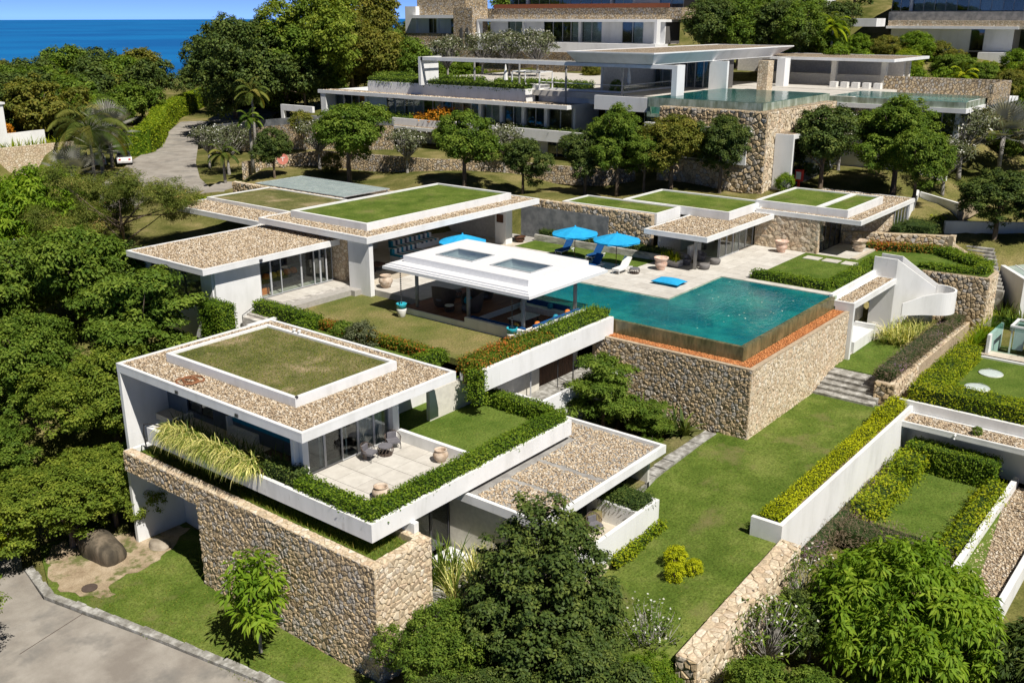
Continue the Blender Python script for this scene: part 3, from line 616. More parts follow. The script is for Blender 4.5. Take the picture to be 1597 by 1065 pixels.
# ------------------------------------------------------------------ ground, sea, roads, lawns
GP = np.array([(10, 40, -9.65), (20, 30, -9.65), (20, 45, -9.65), (22, 24, -9.8), (10, 60, -9.4), (14, 20, -9.9), (28, 22, -9.4), (25, 33, -9.7), (24, 44, -9.65), (32, 40, -9.7), (22, 52, -9.5),
 (36, 26, -8.6), (45, 21, -7.4), (58, 21, -7.2), (68, 21, -5.6), (52, 29, -7.5), (50, 12, -8.6), (58, 12, -8.6), (40, 11, -9.0), (30, 12, -9.6), (60, 4, -8.6), (34, 17, -8.6), (20, 10, -10), (40, 0, -9.5),
 (75, 17, -5.2), (84, 15, -4.6), (70, 10, -6.5), (85, 5, -4), (60, 30, -7), (50, 40, -4), (45, 50, -2.), (60, 50, -1.5), (60, 58, -1.), (36, 60, -3.2), (30, 60, -5.5), (30, 75, -4), (24, 56, -8), (40, 72, -1.2), (50, 80, .3), (48, 70, 0.),
 (75.5, 47, 2.3), (69.5, 48, -1.2), (69.5, 54, -1.2), (69.3, 42, -1.2), (72, 44, -.2), (67, 46, -1.4), (66, 52, -1.4), (69, 58, -1.), (64, 42, -1.5), (62, 47, -1.5), (82, 45, 3.1), (76, 56, 2.6), (70, 64, 2.2), (66, 75, 2.2), (58, 84, 1.4), (56, 99, .9), (67, 96, .95), (72, 90, 2.6), (78, 68, 3.2), (90, 37, 3.3), (95, 28, 2.2), (98, 20, .5), (88, 24, -.6), (84, 30, -.5), (90, 48, 3.4), (106, 36, 3.6), (74, 38, -.4), (70, 29, -1.4), (75, 28.5, -1.2), (78, 33, -.8), (72, 24.5, -5.6), (76, 23.5, -5.4), (69, 24, -5.7), (77, 27.5, -1.),
 (92, 70, 3.6), (92, 85, 3.6), (93, 100, 3.8), (100, 70, 5), (112, 62, 8), (104, 108, 6), (120, 40, 7.5), (130, 60, 12), (140, 85, 13.5), (160, 48, 13), (150, 30, 10), (200, 60, 21), (200, 110, 20), (135, 125, 9.5), (115, 155, 1.6), (125, 172, 2), (142, 218, 4), (250, 120, 24), (88, 139, 1), (98, 142, 1), (68, 117, .95), (60, 104, .95), (91, 178, 1.5), (62, 145, -3.5), (74, 133, -1.0), (60, 133, 3.4), (54, 131, 3.2), (64, 130, 3.2), (60, 123.5, -.6), (52, 122, -1.2), (64, 127.5, 3.0), (54, 127.5, 3.0), (82, 170, 1.5), (114, 194, 3), (42, 118, -1.5), (30, 100, -4),
 (118, 232, 2.5), (150, 294, -20), (180, 300, -18), (250, 250, 4), (300, 180, 15), (85, 220, 0), (180, 277, -15), (20, 160, -9), (0, 100, -9), (100, 400, -52), (250, 420, -50), (420, 330, -40), (480, 480, -60), (360, 150, 26), (360, 40, 32), (250, 0, 26), (180, 0, 12), (120, 5, 2), (0, 300, -50), (-40, 200, -40), (-40, 60, -12), (-30, 0, -12), (20, -30, -12), (100, -40, -8), (300, -60, 20)], float)
def gz(x, y):
    x = np.asarray(x, float); y = np.asarray(y, float); d = (x[..., None]-GP[:, 0])**2+(y[..., None]-GP[:, 1])**2+.6
    w_ = d**-2.2; return (w_*GP[:, 2]).sum(-1)/w_.sum(-1)
_gx = np.concatenate([np.arange(-40, 140, 1.6), np.arange(140, 500, 6)]); _gy = np.concatenate([np.arange(-60, 150, 1.6), np.arange(150, 500, 6)])
_X, _Y = np.meshgrid(_gx, _gy, indexing='ij'); _Z = gz(_X, _Y)+np.sin(_X*.7)*np.cos(_Y*.6)*.05; _nx, _ny = _X.shape
_i = (np.arange(_nx-1)[:, None]*_ny+np.arange(_ny-1)[None]).ravel()
struct(link('ground', np_mesh('ground', np.stack([_X, _Y, _Z], -1).reshape(-1, 3), np.stack([_i, _i+_ny, _i+_ny+1, _i+1], -1), smooth=True), 'hill_grass'))
m = MB(); m.quad((-400, -400, -45), (400, -400, -45), (13000, 2000, -45), (16500, 16500, -45), (-2000, 16000, -45), (-6000, 8000, -45)); struct(m.build('sea', 'sea'))
def road(name, pts, z, mat):
    """road as a strip between left and right edge points"""
    m = MB(); k = len(pts)
    for (a, b) in zip(pts, pts[1:]):
        m.quad((*a[0], a[2]), (*a[1], a[2]), (*b[1], b[2]), (*b[0], b[2]))
    return struct(m.build(name, mat))
road('road', [((-14, 22), (26, 12), -9.42), ((-10, 24), (24.2, 22.3), -9.42), ((-6, 40), (22.3, 31.2), -9.42), ((-4, 45), (21.05, 38.5), -9.42), ((-3, 50), (20.1, 43.1), -9.42), ((0, 54), (19.5, 46.2), -9.42), ((6, 58), (20.3, 50), -9.40), ((12, 64), (22, 54), -9.1), ((16, 72), (24, 60), -8.6)], 0, 'concrete_road')
road('driveway', [((46, 92), (56, 86), 1.05), ((53, 99), (63.5, 92), 1.12), ((61, 108), (67.2, 99.5), 1.16), ((71, 119.5), (74.6, 111), 1.18), ((82, 131), (85, 125.5), 1.2), ((91, 142.5), (93.5, 137), 1.25), ((101, 154), (103, 148.5), 1.35), ((112, 166), (114, 160), 1.5)], 0, 'concrete_road')
road('driveway_branch', [((57, 87), (60.5, 82.5), 1.24), ((63.5, 92), (66.5, 85), 1.5), ((65.5, 93.4), (68, 89.4), 1.6)], 0, 'concrete_road')
road('side_road', [((84, 106), (88, 100), 3.7), ((90, 130), (96, 124), 4.2), ((104, 140), (108, 130), 5.4)], 0, 'concrete_road')
def flat(name, mat, poly, z, th=.25, par=None): return MB().prism(poly, z-th, z).build(name, mat, par)
def rect(x0, x1, y0, y1): return [(x0, y0), (x1, y0), (x1, y1), (x0, y1)]
# verge with kerb stones beside the road
struct(flat('verge', 'lawn_green', [(22.3, 31.0), (24.6, 25), (25.4, 25), (25.4, 39), (28.6, 39), (28.6, 50), (22, 51.5), (19.9, 46.2), (20.35, 43.1), (21.3, 38.5)], -9.36, .3))
def ragged(poly, amp, seed, step=.35):
    rr_ = random.Random(seed); out = []; n = len(poly)
    for i in range(n):
        a, b = Vector(poly[i]), Vector(poly[(i+1) % n]); k = max(1, int((b-a).length/step)); d = b-a
        for q in range(k): out.append(tuple(a+d*q/k+Vector((rr_.uniform(-amp, amp), rr_.uniform(-amp, amp)))))
    return out
struct(flat('bare_earth', 'sandy_earth', ragged([(20.3, 46.0), (20.9, 44.9), (21.2, 43.9), (22.0, 43.6), (22.3, 44.8), (23.2, 45.0), (24.4, 44.6), (25.4, 44.8), (26.4, 45.4), (28.4, 46.6), (27.5, 50), (22.4, 51.0), (20.9, 48.4)], .16, 5), -9.335, .1))
tag(MB().lathe((21.45, 45.15, -9.306), [(.40, 0), (.40, .03), (.34, .035), (.05, .04)], 20).build('manhole_cover', 'wicker'), 'round rusty brown manhole cover in the bare earth', 'manhole')
kr = thing('kerb', 'weathered grey stone kerb curving along the concrete road', 'kerb', (21, 40, -9.4)); _kp = [(24.4, 22), (23.4, 27), (22.3, 31.2), (21.1, 38.4), (20.2, 43.1), (19.55, 46.2), (20.2, 49.6)]
rr = random.Random(4)
for (p, q) in (((20.1, 43.4), (16.5, 42.6)), ((16.6, 38.5), (17.4, 33.0))):
    p, q = Vector(p), Vector(q); d_ = (q-p).normalized(); s_ = Vector((-d_.y, d_.x))*.022; struct(MB().prism([tuple(p-s_), tuple(q-s_), tuple(q+s_), tuple(p+s_)], -9.43, -9.416).build('road_joint', 'wicker'))
for (a, b) in zip(_kp, _kp[1:]):
    a, b = Vector(a), Vector(b); n = max(1, int((b-a).length/.62)); d = (b-a)/n; nn = Vector((d.y, -d.x)).normalized()
    if nn.x < 0: nn = -nn
    for k in range(n):
        p, q = a+d*k+d*.02, a+d*(k+1)-d*.02; wdt = .46+rr.uniform(-.05, .05); h = rr.uniform(.05, .11)
        MB().prism([tuple(p), tuple(q), tuple(q+nn*wdt), tuple(p+nn*wdt)], -9.5, [-9.34+h-.02, -9.34+h, -9.34+h, -9.34+h-.03]).build('kerb_stone', 'kerb_stone', kr)
vg = stuff(thing('verge_grass', 'short grass tufts on the road verge', 'grass', (24, 40, -9.36)))
blades(vg, [(21.6, 25.3, 31.5, 38.8), (20.8, 28.4, 38.8, 44.4), (23.2, 25.3, 27, 31.5)], -9.37, 75, .13); vg_ = vg.children[0]; vg_['kind'] = 'stuff'
# main lawn: gently sloping
def zl(x, y):
    z = np.interp(x, [30, 36, 42, 50, 70], [-7.1, -6.4, -5.75, -5.4, -5.4]); return z-np.clip((y-18.5)*.15, -.1, .75)*np.clip((44.5-x)/4, 0, 1)
lx = np.linspace(28.5, 62.4, 52); ly = np.linspace(16.6, 25.0, 18); LX, LY = np.meshgrid(lx, ly, indexing='ij'); i0 = (np.arange(51)[:, None]*18+np.arange(17)[None]).ravel()
struct(link('lawn', np_mesh('lawn', np.stack([LX, LY, zl(LX, LY)], -1).reshape(-1, 3), np.stack([i0, i0+18, i0+19, i0+1], -1), smooth=True), 'lawn_green'))
struct(flat('garden_bed', 'soil', rect(43.6, 51.9, 25.6, 34.4), -5.85, .6))
struct(flat('garden_bed', 'lawn_dry', [(34, 25.02), (43.6, 25.02), (43.6, 25.6), (51.9, 25.6), (51.9, 27.0), (44.6, 27.2), (43.4, 26)], -5.52, .9))
pth = thing('stone_path', 'pale weathered stone edging strip crossing the lawn by the pool wall', 'path', (47, 25, -5.6))
for k in range(9): MB().box(42.3+k*1.03, 42.3+(k+1)*1.03-.02, 24.9, 25.68, -6.3, -5.36+.02*math.sin(k*2)-.28*max(0, (46-42.3-k*1.03)/4)).build('slab', 'kerb_stone', pth)
struct(flat('lawn', 'lawn_tan', [(41.6, 35.3), (53, 35.3), (53, 36), (49, 52.6), (41.3, 52.6)], -.45, .4))
struct(flat('lawn', 'lawn_lush', rect(37.3, 40.6, 37.6, 51.5), -.62, .3))
struct(flat('lawn', 'lawn_lush', rect(34.4, 41.2, 29.4, 37.4), -2.45, .35))
struct(flat('lawn', 'lawn_lush', [(62.4, 18.8), (67.5, 18.8), (76.5, 20.4), (76.5, 23.05), (65.6, 23.05), (65.6, 18.8)][1:], -4.5, .8))
struct(flat('lawn', 'lawn_lush', [(47, 8.4), (49, 16.2), (61, 16.2), (61, 10.2), (60, 9.9)], -7.8, .5))
def turf(x0, x1, y0, y1, zf, dens, label, L=.055):
    n = int((x1-x0)*(y1-y0)*dens); x = RNG.uniform(x0, x1, n); y = RNG.uniform(y0, y1, n); z = zf(x, y) if callable(zf) else np.full(n, zf)
    P = np.stack([x, y, z-.01], -1); d = sphere_dirs(n, RNG, 1.1); V, F = leaf_quads(P, unit(np.cross(d, RNG.normal(size=P.shape))), L, .03, RNG, d)
    o = thing('turf', label, 'grass', ((x0+x1)/2, (y0+y1)/2, float(np.mean(z)))); o['kind'] = 'stuff'; stuff(link('grass_blades', np_mesh('grass_blades', V-np.array(wpos(o)), F, RNG.random(n)), 'grass_blade', o))
turf(30, 62.2, 16.7, 24.9, zl, 70, 'short grass of the big sloping lawn'); turf(41.7, 46.4, 35.4, 52.5, -.45, 60, 'short grass of the pavilion lawn'); turf(34.5, 40.6, 30, 37.3, -2.45, 70, 'short grass of the guest lawn'); turf(50, 59.2, 10.9, 14.8, -7.8, 70, 'short grass of the lower right lawn')
turf(69.5, 79, 25.7, 31.1, .03, 45, 'short grass of the hedged pool lawn'); turf(66, 76, 19.6, 23, -4.5, 45, 'short grass above the lawn steps')
# ------------------------------------------------------------------ rubble wall beside the road
fw = thing('rubble_wall', 'tall tan rubble stone retaining wall above the road verge, with grass planter on top', 'wall', (25.6, 33, -9.6))
MB().box(25.5, 26.05, 27.8, 40.85, -9.7, -3.62).box(26.05, 28.5, 27.8, 28.35, -9.7, -3.62).box(25.5, 26.05, 40.85, 47.4, -4.75, -3.62).box(28.5, 29.05, 27.8, 30.2, -9.7, -3.62).build('wall_core', 'mortar', fw)
rubble(fw, (25.5, 40.85, -9.6), (0, -1, 0), (0, 0, 1), rect(0, 13.1, 0, 6.0), .195, 3, .05, singles=230)
rubble(fw, (25.5, 47.4, -4.75), (0, -1, 0), (0, 0, 1), rect(0, 6.55, 0, 1.13), .195, 5, .05, singles=30)
rubble(fw, (25.45, 27.8, -9.6), (1, 0, 0), (0, 0, 1), rect(0, 3.6, 0, 6.0), .22, 6, .05, 'pale_lit_stone', singles=36)
rubble(fw, (25.46, 27.78, -3.62), (1, 0, 0), (0, 1, 0), rect(0, .58, 0, 19.6), .27, 8, .035, 'pale_lit_stone')
rubble(fw, (26.05, 27.78, -3.62), (1, 0, 0), (0, 1, 0), rect(0, 2.9, 0, .57), .27, 9, .035, 'pale_lit_stone')
rubble(fw, (28.5, 28.4, -3.62), (1, 0, 0), (0, 1, 0), rect(0, .57, 0, 1.8), .27, 10, .035, 'pale_lit_stone')
gp = box('planter_grass', 'lawn_lush', fw, 26.05, 28.5, 28.35, 47.4, -4.6, -3.95)
blades(fw, [(26.08, 28.45, 28.4, 47)], -3.95, 170, .34)
MB().box(26.06, 28.79, 40.6, 40.84, -9.6, -4.62).build('niche_wall', 'white_paint', fw)
# ------------------------------------------------------------------ guest villa
gv = thing('guest_villa', 'white flat-roofed guest villa with gravel roof around a grass square, above the rubble wall', 'villa', (31, 40, -9.6))
flat_roof(gv, 26.5, 37.1, 33.3, 48.8, .92, .50, .2, hole=(28.4, 35.5, 36.0, 47.0), dens=105, size=.085)
grass_bed(gv, 28.45, 35.42, 36.05, 46.95, .82, 1.36, .24, 'lawn_dry', 'weathered_white', .12)
blades(gv, [(28.8, 35.1, 36.4, 46.6)], 1.24, 95, .10, Wd=.03)
for y_ in (43.9, 44.35): MB().lathe((35.3, y_, 1.36), [(.07, 0), (.07, .12), (.11, .13), (.11, .2), (.02, .24)], 10).build('vent_cap', 'white_paint', gv)
for y_ in (38, 43): MB().box(26.44, 26.5, y_, y_+.22, .5, .66).build('drain_outlet', 'dark_metal', gv)
rf = MB(); rf.box(28.5, 28.62, 36.0, 36.12, 1.36, 1.44); rf.build('curb_bolt', 'dark_metal', gv)
MB().box(26.5, 30.2, 48.52, 48.78, -9.6, .42).build('fin_wall', 'white_paint', gv)
MB().box(25.7, 29.0, 47.42, 47.66, -9.6, -3.7).build('fin_wall', 'white_paint', gv)
MB().box(28.8, 29.1, 40.85, 47.42, -9.6, -4.0).box(28.8, 29.1, 28.6, 40.85, -4.6, -3.1).build('lower_wall', 'white_paint', gv)
wl = MB(); wl.box(29.2, 29.45, 35.42, 44.2, -2.9, .42).box(29.2, 29.45, 46.6, 48.52, -2.9, .42).box(29.2, 29.45, 44.2, 46.6, -2.9, -2.2).box(29.2, 29.45, 44.2, 46.6, -.2, .42); wl.build('wall', 'slate_panel', gv)
glaze(gv, 'x', 29.3, 44.2, 46.6, -2.2, -.2, 2, fr='dark_metal'); box('window_ribbon', 'teal_fabric', gv, 29.17, 29.195, 37.2, 42.6, -1.7, -.9)
MB().box(27.62, 28.0, 34.75, 35.15, -2.5, .42).box(33.85, 34.3, 34.9, 35.35, -2.5, .42).build('column', 'white_paint', gv)
MB().box(27.3, 27.62, 35.0, 35.2, -2.5, .42).build('column', 'white_paint', gv)
MB().box(36.6, 36.8, 35.4, 48.5, -.65, .42).box(29.45, 36.6, 48.3, 48.5, -2.9, .42).box(34.05, 34.25, 35.4, 48.3, -2.5, .42).build('back_wall', 'interior_wall', gv)
box('room_floor', 'warm_tile', gv, 28.2, 34.05, 35.36, 48.3, -2.8, -2.47); box('carpet', 'rug', gv, 28.6, 32.6, 35.8, 39.2, -2.468, -2.45)
MB().box(28.9, 32.0, 40.2, 42.4, -2.47, -1.95).box(28.9, 32.0, 42.4, 42.6, -2.47, -1.4).build('bed', 'white_fabric', gv)
glaze(gv, 'y', 35.3, 28.0, 30.9, -2.46, .38, 2, 'clear_glass'); glaze(gv, 'y', 35.22, 30.5, 33.85, -2.46, .38, 3, 'tinted_glass')
drape(gv, 'y', 35.65, 31.9, 33.7, -2.46, .3)
# terrace tray
MB().box(26.4, 41.63, 28.84, 29.06, -3.1, -2.2).box(26.4, 26.62, 29.06, 46.3, -3.1, -2.2).box(41.41, 41.63, 29.06, 38.2, -3.1, -2.2).box(26.62, 29.2, 46.1, 46.3, -3.1, -2.2).build('terrace_parapet', 'weathered_white', gv)
MB().box(26.63, 41.40, 29.07, 35.3, -3.08, -2.82).box(26.63, 29.19, 35.3, 46.09, -3.08, -2.82).box(34.3, 41.40, 35.3, 38.2, -3.08, -2.82).build('terrace_slab', 'white_paint', gv)
MB().box(26.63, 27.5, 29.07, 46.09, -2.82, -2.32).box(27.5, 41.4, 29.07, 29.85, -2.82, -2.32).build('planter_soil', 'soil', gv)
box('terrace_bed', 'tile_joint', gv, 27.5, 34.15, 29.85, 35.3, -2.82, -2.535); tiles(gv, 27.5, 34.15, 29.85, 35.22, -2.5, 1.33, 1.34, gap=.03)
MB().box(34.15, 34.4, 29.85, 34.9, -2.82, -1.9).build('low_wall', 'weathered_white', gv)
MB().box(34.4, 41.4, 37.35, 37.6, -2.8, -1.55).box(36.8, 37.25, 37.6, 48.6, -2.8, -.6).build('garden_wall', 'white_paint', gv)
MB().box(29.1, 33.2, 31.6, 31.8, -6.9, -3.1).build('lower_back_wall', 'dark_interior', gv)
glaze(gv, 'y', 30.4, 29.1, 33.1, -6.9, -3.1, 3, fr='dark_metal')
struct(flat('courtyard_floor', 'kerb_stone', rect(28.5, 33.2, 26.0, 30.4), -6.95, .3)); box('sunken_step', 'white_paint', gv, 30.4, 33.0, 28.3, 30.2, -6.95, -6.7)
# ------------------------------------------------------------------ annex with gravel roof and balcony
an = thing('garden_annex', 'low white annex with bare gravel roof and railed balcony beside the lawn', 'villa', (38, 27, -7))
MB().box(32.8, 44.05, 24.2, 31.1, -3.75, -3.42).build('roof_slab', 'white_paint', an)
MB().ring(32.8, 44.05, 24.2, 31.1, .22, -3.42, -3.28).build('roof_rim', 'white_paint', an)
box('roof_bed', 'roof_concrete', an, 33.02, 43.83, 24.42, 30.88, -3.42, -3.40)
pebbles(an, [(33.15, 35.6, 24.55, 28.6), (35.75, 38.25, 24.55, 28.6), (38.5, 43.65, 24.55, 28.7), (41.8, 43.65, 28.7, 30.8)], -3.40, 120, .088)
MB().box(33.2, 33.4, 24.9, 30.4, -7.0, -3.75).build('wall', 'cream_wall', an); MB().box(33.4, 43.6, 28.6, 28.8, -7.0, -3.75).box(43.4, 43.6, 24.9, 28.6, -7.0, -3.75).build('back_wall', 'interior_wall', an)
box('floor_slab', 'warm_tile', an, 33.4, 41.0, 22.95, 28.6, -6.5, -6.1); glaze(an, 'y', 26.0, 33.4, 43.4, -6.1, -3.75, 5)
MB().box(33.6, 41.0, 22.75, 22.97, -6.3, -4.9).box(40.78, 41.0, 22.97, 26.0, -6.3, -4.9).box(39.1, 39.3, 22.97, 26.0, -6.1, -4.95).box(33.4, 33.6, 22.75, 24.9, -6.3, -4.9).build('balcony_parapet', 'white_paint', an)
box('planter_soil', 'soil', an, 39.3, 40.78, 22.97, 26.0, -6.1, -5.15); MB().box(33.6, 40.9, 22.95, 26, -9, -6.5).build('plinth', 'rubble_pale_far', an)
rubble(an, (33.6, 22.95, -8.6), (1, 0, 0), (0, 0, 1), rect(0, 7.3, 0, 2.1), .3, 12, .05, 'pale_lit_stone')
# ------------------------------------------------------------------ pool terrace: rubble walls, pool, beam
pw = thing('pool_retaining_wall', 'high tan rubble stone wall carrying the infinity pool above the lawn', 'wall', (55, 24, -6))
MB().box(51.9, 53.0, 23.05, 34.4, -6.5, -.98).box(53.0, 67.5, 23.05, 24.2, -6.5, -.98).build('wall_core', 'mortar', pw)
rubble(pw, (51.9, 34.3, -6.1), (0, -1, 0), (0, 0, 1), rect(0, 11.25, 0, 5.12), .195, 21, .05)
rubble(pw, (51.9, 23.05, -6.1), (1, 0, 0), (0, 0, 1), rect(0, 15.6, 0, 5.12), .21, 22, .032, 'pale_lit_stone', gap=.06)
MB().box(51.86, 52.14, 23.01, 34.4, -.98, -.90).box(52.14, 67.5, 23.01, 23.3, -.98, -.90).build('coping', 'mortar_pale', pw)
MB().box(52.14, 53.0, 23.3, 34.4, -.98, -.95).box(53.0, 67.5, 23.3, 24.2, -.98, -.95).build('chip_bed', 'terracotta_bed', pw)
pebbles(pw, [(52.2, 53.0, 23.4, 34.2), (53.0, 67.4, 23.4, 24.2)], -.94, 160, .06, 'terracotta_chip', 'terracotta_chips')
pl = thing('infinity_pool', 'L-shaped teal infinity pool with mossy stone overflow edge', 'pool', (60, 29, -1.7))
MB().box(53.0, 67.95, 24.2, 47, -1.95, -1.7).build('basin_floor', 'pool_tile', pl)
MB().box(53.0, 53.3, 24.2, 34.4, -1.7, -.045).box(53.3, 67.62, 24.2, 24.5, -1.7, -.045).build('overflow_edge', 'pool_edge', pl)
MB().box(67.62, 67.95, 24.2, 33.2, -1.7, -.05).box(59.8, 67.62, 33.1, 33.4, -1.7, -.05).box(59.5, 59.8, 33.1, 46.8, -1.7, -.05).box(53.0, 53.3, 34.4, 46.8, -1.7, -.05).box(53.3, 59.5, 46.5, 46.8, -1.7, -.05).build('basin_wall', 'pool_tile', pl)
MB().box(59.6, 67.62, 30.9, 33.1, -1.7, -.42).box(59.9, 67.62, 30.4, 30.9, -1.7, -.75).box(60.2, 67.62, 29.9, 30.4, -1.7, -1.1).build('step_ledge', 'pool_tile', pl)
MB().quad((53.304, 24.504, -.058), (67.616, 24.504, -.058), (67.616, 33.096, -.058), (59.496, 33.096, -.058), (59.496, 46.496, -.058), (53.304, 46.496, -.058)).build('water', 'pool_water', pl)
bm_ = thing('planter_beam', 'long white planter beam bridging from guest villa to the pool corner', 'planter', (44, 34, -1))
MB().box(39.5, 52.85, 33.42, 33.72, -1.04, .22).box(39.5, 53.0, 34.95, 35.15, -.7, .1).build('beam', 'white_paint', bm_); box('planter_soil', 'soil', bm_, 39.5, 52.85, 33.72, 34.95, -.9, -.05)
# sunken court under the beam
ct = thing('sunken_court', 'white sunken court with dark timber screen under the planter beam', 'courtyard', (47, 34, -4))
MB().box(37, 46.2, 35.2, 35.45, -6, -.7).build('wall', 'cream_wall', ct); MB().box(46.2, 51.9, 35.6, 35.8, -6, -.7).build('wall', 'cream_wall', ct); MB().box(41.8, 46.3, 34.6, 34.8, -4.4, -1.0).build('door_wall', 'cream_wall', ct)
box('floor', 'kerb_stone', ct, 41.8, 51.9, 32.5, 35.6, -3.5, -3.2); MB().box(43.6, 51.8, 32.28, 32.5, -5.9, -2.62).box(43.6, 43.8, 32.5, 35.2, -5.9, -2.62).build('parapet', 'white_paint', ct)
for k in range(19): box('screen_slat', 'dark_wood', ct, 46.5+k*.21, 46.68+k*.21, 34.9, 34.96, -3.2, -.8)
MB().tube([(44.9, 34.2, -3.2), (44.9, 34.2, -1.04)], .05).build('pole', 'aluminium', ct); MB().tube([(48.4, 33.5, -3.2), (48.4, 33.5, -1.04)], .045).tube([(47.3, 33.9, -3.2), (47.3, 33.9, -1.04)], .03).build('pole', 'dark_metal', ct)
# ------------------------------------------------------------------ decks
dk = struct(MB().box(59.8, 70.2, 33.4, 52.2, -1., -.045).box(67.95, 81.2, 31.3, 37.0, -1., -.046).box(67.95, 68.5, 24.4, 31.3, -1., -.045).box(47.3, 70.2, 52.2, 63.0, -1., -.045).box(48.4, 59.5, 46.8, 52.2, -1., -.045).box(41.9, 48.4, 52.6, 56.0, -1., -.047).build('pool_deck', 'tile_joint'))
for r in ((59.62, 66.0, 33.22, 52.2), (66.0, 67.7, 33.22, 39.8), (67.7, 79.4, 31.3, 36.0), (48.4, 59.6, 46.62, 52.2), (42.0, 48.3, 53.9, 55.55)): tiles(dk, *r, 0, 1.25, 1.25)
tiles(dk, 67.64, 68.44, 24.42, 31.3, 0, .8, 1.2); tiles(dk, 48.3, 68, 52.2, 62.8, 0, 1.6, 1.6, 'warm_tile'); tiles(dk, 79.4, 84.6, 27.6, 31.3, 0, 1.25, 1.2)
struct(flat('lawn', 'lawn_lush', rect(66.02, 68.9, 39.82, 52.1), .015, .05))
struct(flat('lawn', 'lawn_lush', [(68.46, 24.7), (79.3, 25.2), (79.3, 31.25), (68.46, 31.28)], .03, .5))
struct(flat('lawn', 'lawn_lush', [(80.5, 22.0), (81.0, 17.3), (83.2, 17.3), (90.6, 22.3), (86.0, 27.4), (79.45, 27.4), (79.4, 25)], -.18, .3))
ss = thing('stepping_stones', 'three pale square stepping stones set in the hedged lawn', 'stepping stones', (78, 29, .03))
for y in (30.0, 28.4, 26.8): box('slab', 'paving_tile', ss, 77.1, 78.2, y-.65, y+.65, -.02, .075)
st = thing('terrace_steps', 'wide travertine steps from the dining terrace down to the lawn', 'steps', (45, 53, -.5))
for k in range(3): MB().box(42.6+k*.0, 48.3, 52.75+k*.36, 53.12+k*.36+(.6 if k == 2 else 0), -.9, -.31+k*.15).build('step', 'marble', st)
ws = thing('side_steps', 'white steps with handrail beside the dining room wall', 'steps', (40.5, 54.5, -1))
for k in range(5): box('step', 'marble', ws, 39.6+k*.42, 40.02+k*.42, 53.2, 55.3, -2., -.75+k*.15)
MB().tube([(39.5, 55.1, -1.6), (39.5, 55.1, -.6), (41.0, 55.1, .0), (41.0, 55.1, -.4)], .03).build('handrail', 'dark_metal', ws); MB().box(38.0, 41.9, 52.4, 52.65, -2, -.42).build('side_wall', 'white_paint', ws)
# ------------------------------------------------------------------ pool pavilion
pv = thing('pool_pavilion', 'open white pavilion with stepped roof, two skylights and wood floor beside the pool', 'pavilion', (50, 41, 0))
MB().box(45.75, 54.4, 35.0, 47.6, 2.66, 2.86).build('roof_slab', 'roof_white', pv); MB().box(45.9, 54.25, 35.15, 47.45, 2.86, 2.96).box(46.1, 54.05, 35.35, 47.25, 2.96, 3.06).build('roof_step', 'roof_white', pv)
ur = MB(); sk = [(48.4, 50.65, 41.8, 45.0), (48.4, 50.65, 36.9, 40.2)]
xs = [46.9, 48.4, 50.65, 53.5]; ys = [35.95, 36.9, 40.2, 41.8, 45.0, 46.7]
for i in range(3):
    for j in range(5):
        if i == 1 and j in (1, 3): continue
        ur.box(xs[i], xs[i+1], ys[j], ys[j+1], 3.06, 3.5)
ur.build('raised_roof', 'roof_white', pv)
for a, b, c, d in sk:
    f = MB().ring(a-.06, b+.06, c-.06, d+.06, .12, 3.5, 3.56).build('skylight', 'aluminium', pv); MB().box(a+.06, b-.06, c+.06, d-.06, 3.52, 3.545).build('pane', 'clear_glass', f)
MB().box(46.3, 48.4, 35.6, 47, 2.55, 2.66).build('ceiling', 'roof_white', pv)
for x in (47.1, 52.8):
    for y in (36.5, 41.05, 45.7): MB().tube([(x, y, -.05), (x, y, 2.66)], .13, 12).build('post', 'grey_post', pv, True)
MB().box(46.5, 52.99, 40.9, 46.45, -.6, -.05).box(46.5, 46.75, 35.9, 40.9, -.6, .28).box(46.75, 52.99, 35.7, 35.95, -.6, .28).box(52.74, 52.99, 35.95, 40.9, -.6, -.02).build('plinth', 'white_paint', pv)
box('pit_floor', 'wood_plank', pv, 46.75, 52.74, 35.95, 40.9, -.7, -.42)
tiles(pv, 46.6, 52.98, 40.95, 46.45, 0, 2.1, .28, 'wood_plank', 'plank', .012, .045)
MB().box(46.76, 47.5, 36.0, 40.8, -.42, .02).box(47.5, 52.7, 35.96, 36.7, -.42, .02).box(52.0, 52.7, 36.7, 40.6, -.42, .02).build('built_in_sofa', 'white_fabric', pv)
MB().box(46.78, 47.0, 36.2, 40.6, .02, .35).box(47.6, 52.6, 35.97, 36.15, .02, .38).box(52.5, 52.7, 36.8, 40.4, .02, .35).build('sofa_back', 'navy_fabric', pv)
# ------------------------------------------------------------------ main villa
mv = thing('main_villa', 'white main villa with large grass roof, gravel eaves and open living hall', 'villa', (50, 58, 0))
flat_roof(mv, 47.6, 68.05, 51.0, 63.2, 4.0, .46, .2, hole=(49.4, 66.5, 52.85, 61.5), dens=70, size=.095)
grass_bed(mv, 49.4, 66.45, 52.85, 61.45, 3.9, 4.5, .25, 'lawn_green', 'white_paint', .12)
flat_roof(mv, 36.65, 48.8, 55.0, 64.1, 3.2, .42, .18, dens=85, size=.092)
flat_roof(mv, 48.2, 59.0, 63.9, 76.2, 3.45, .42, .18, hole=(51.6, 58.3, 64.2, 75.6), dens=60, size=.1)
grass_bed(mv, 51.7, 58.6, 64.3, 75.8, 3.36, 3.68, .2, 'lawn_dry', 'white_paint', .08)
MB().box(47.95, 48.35, 51.2, 53.4, -.5, 3.54).box(66.0, 66.9, 53.1, 54.3, -.04, 3.54).build('column', 'white_paint', mv)
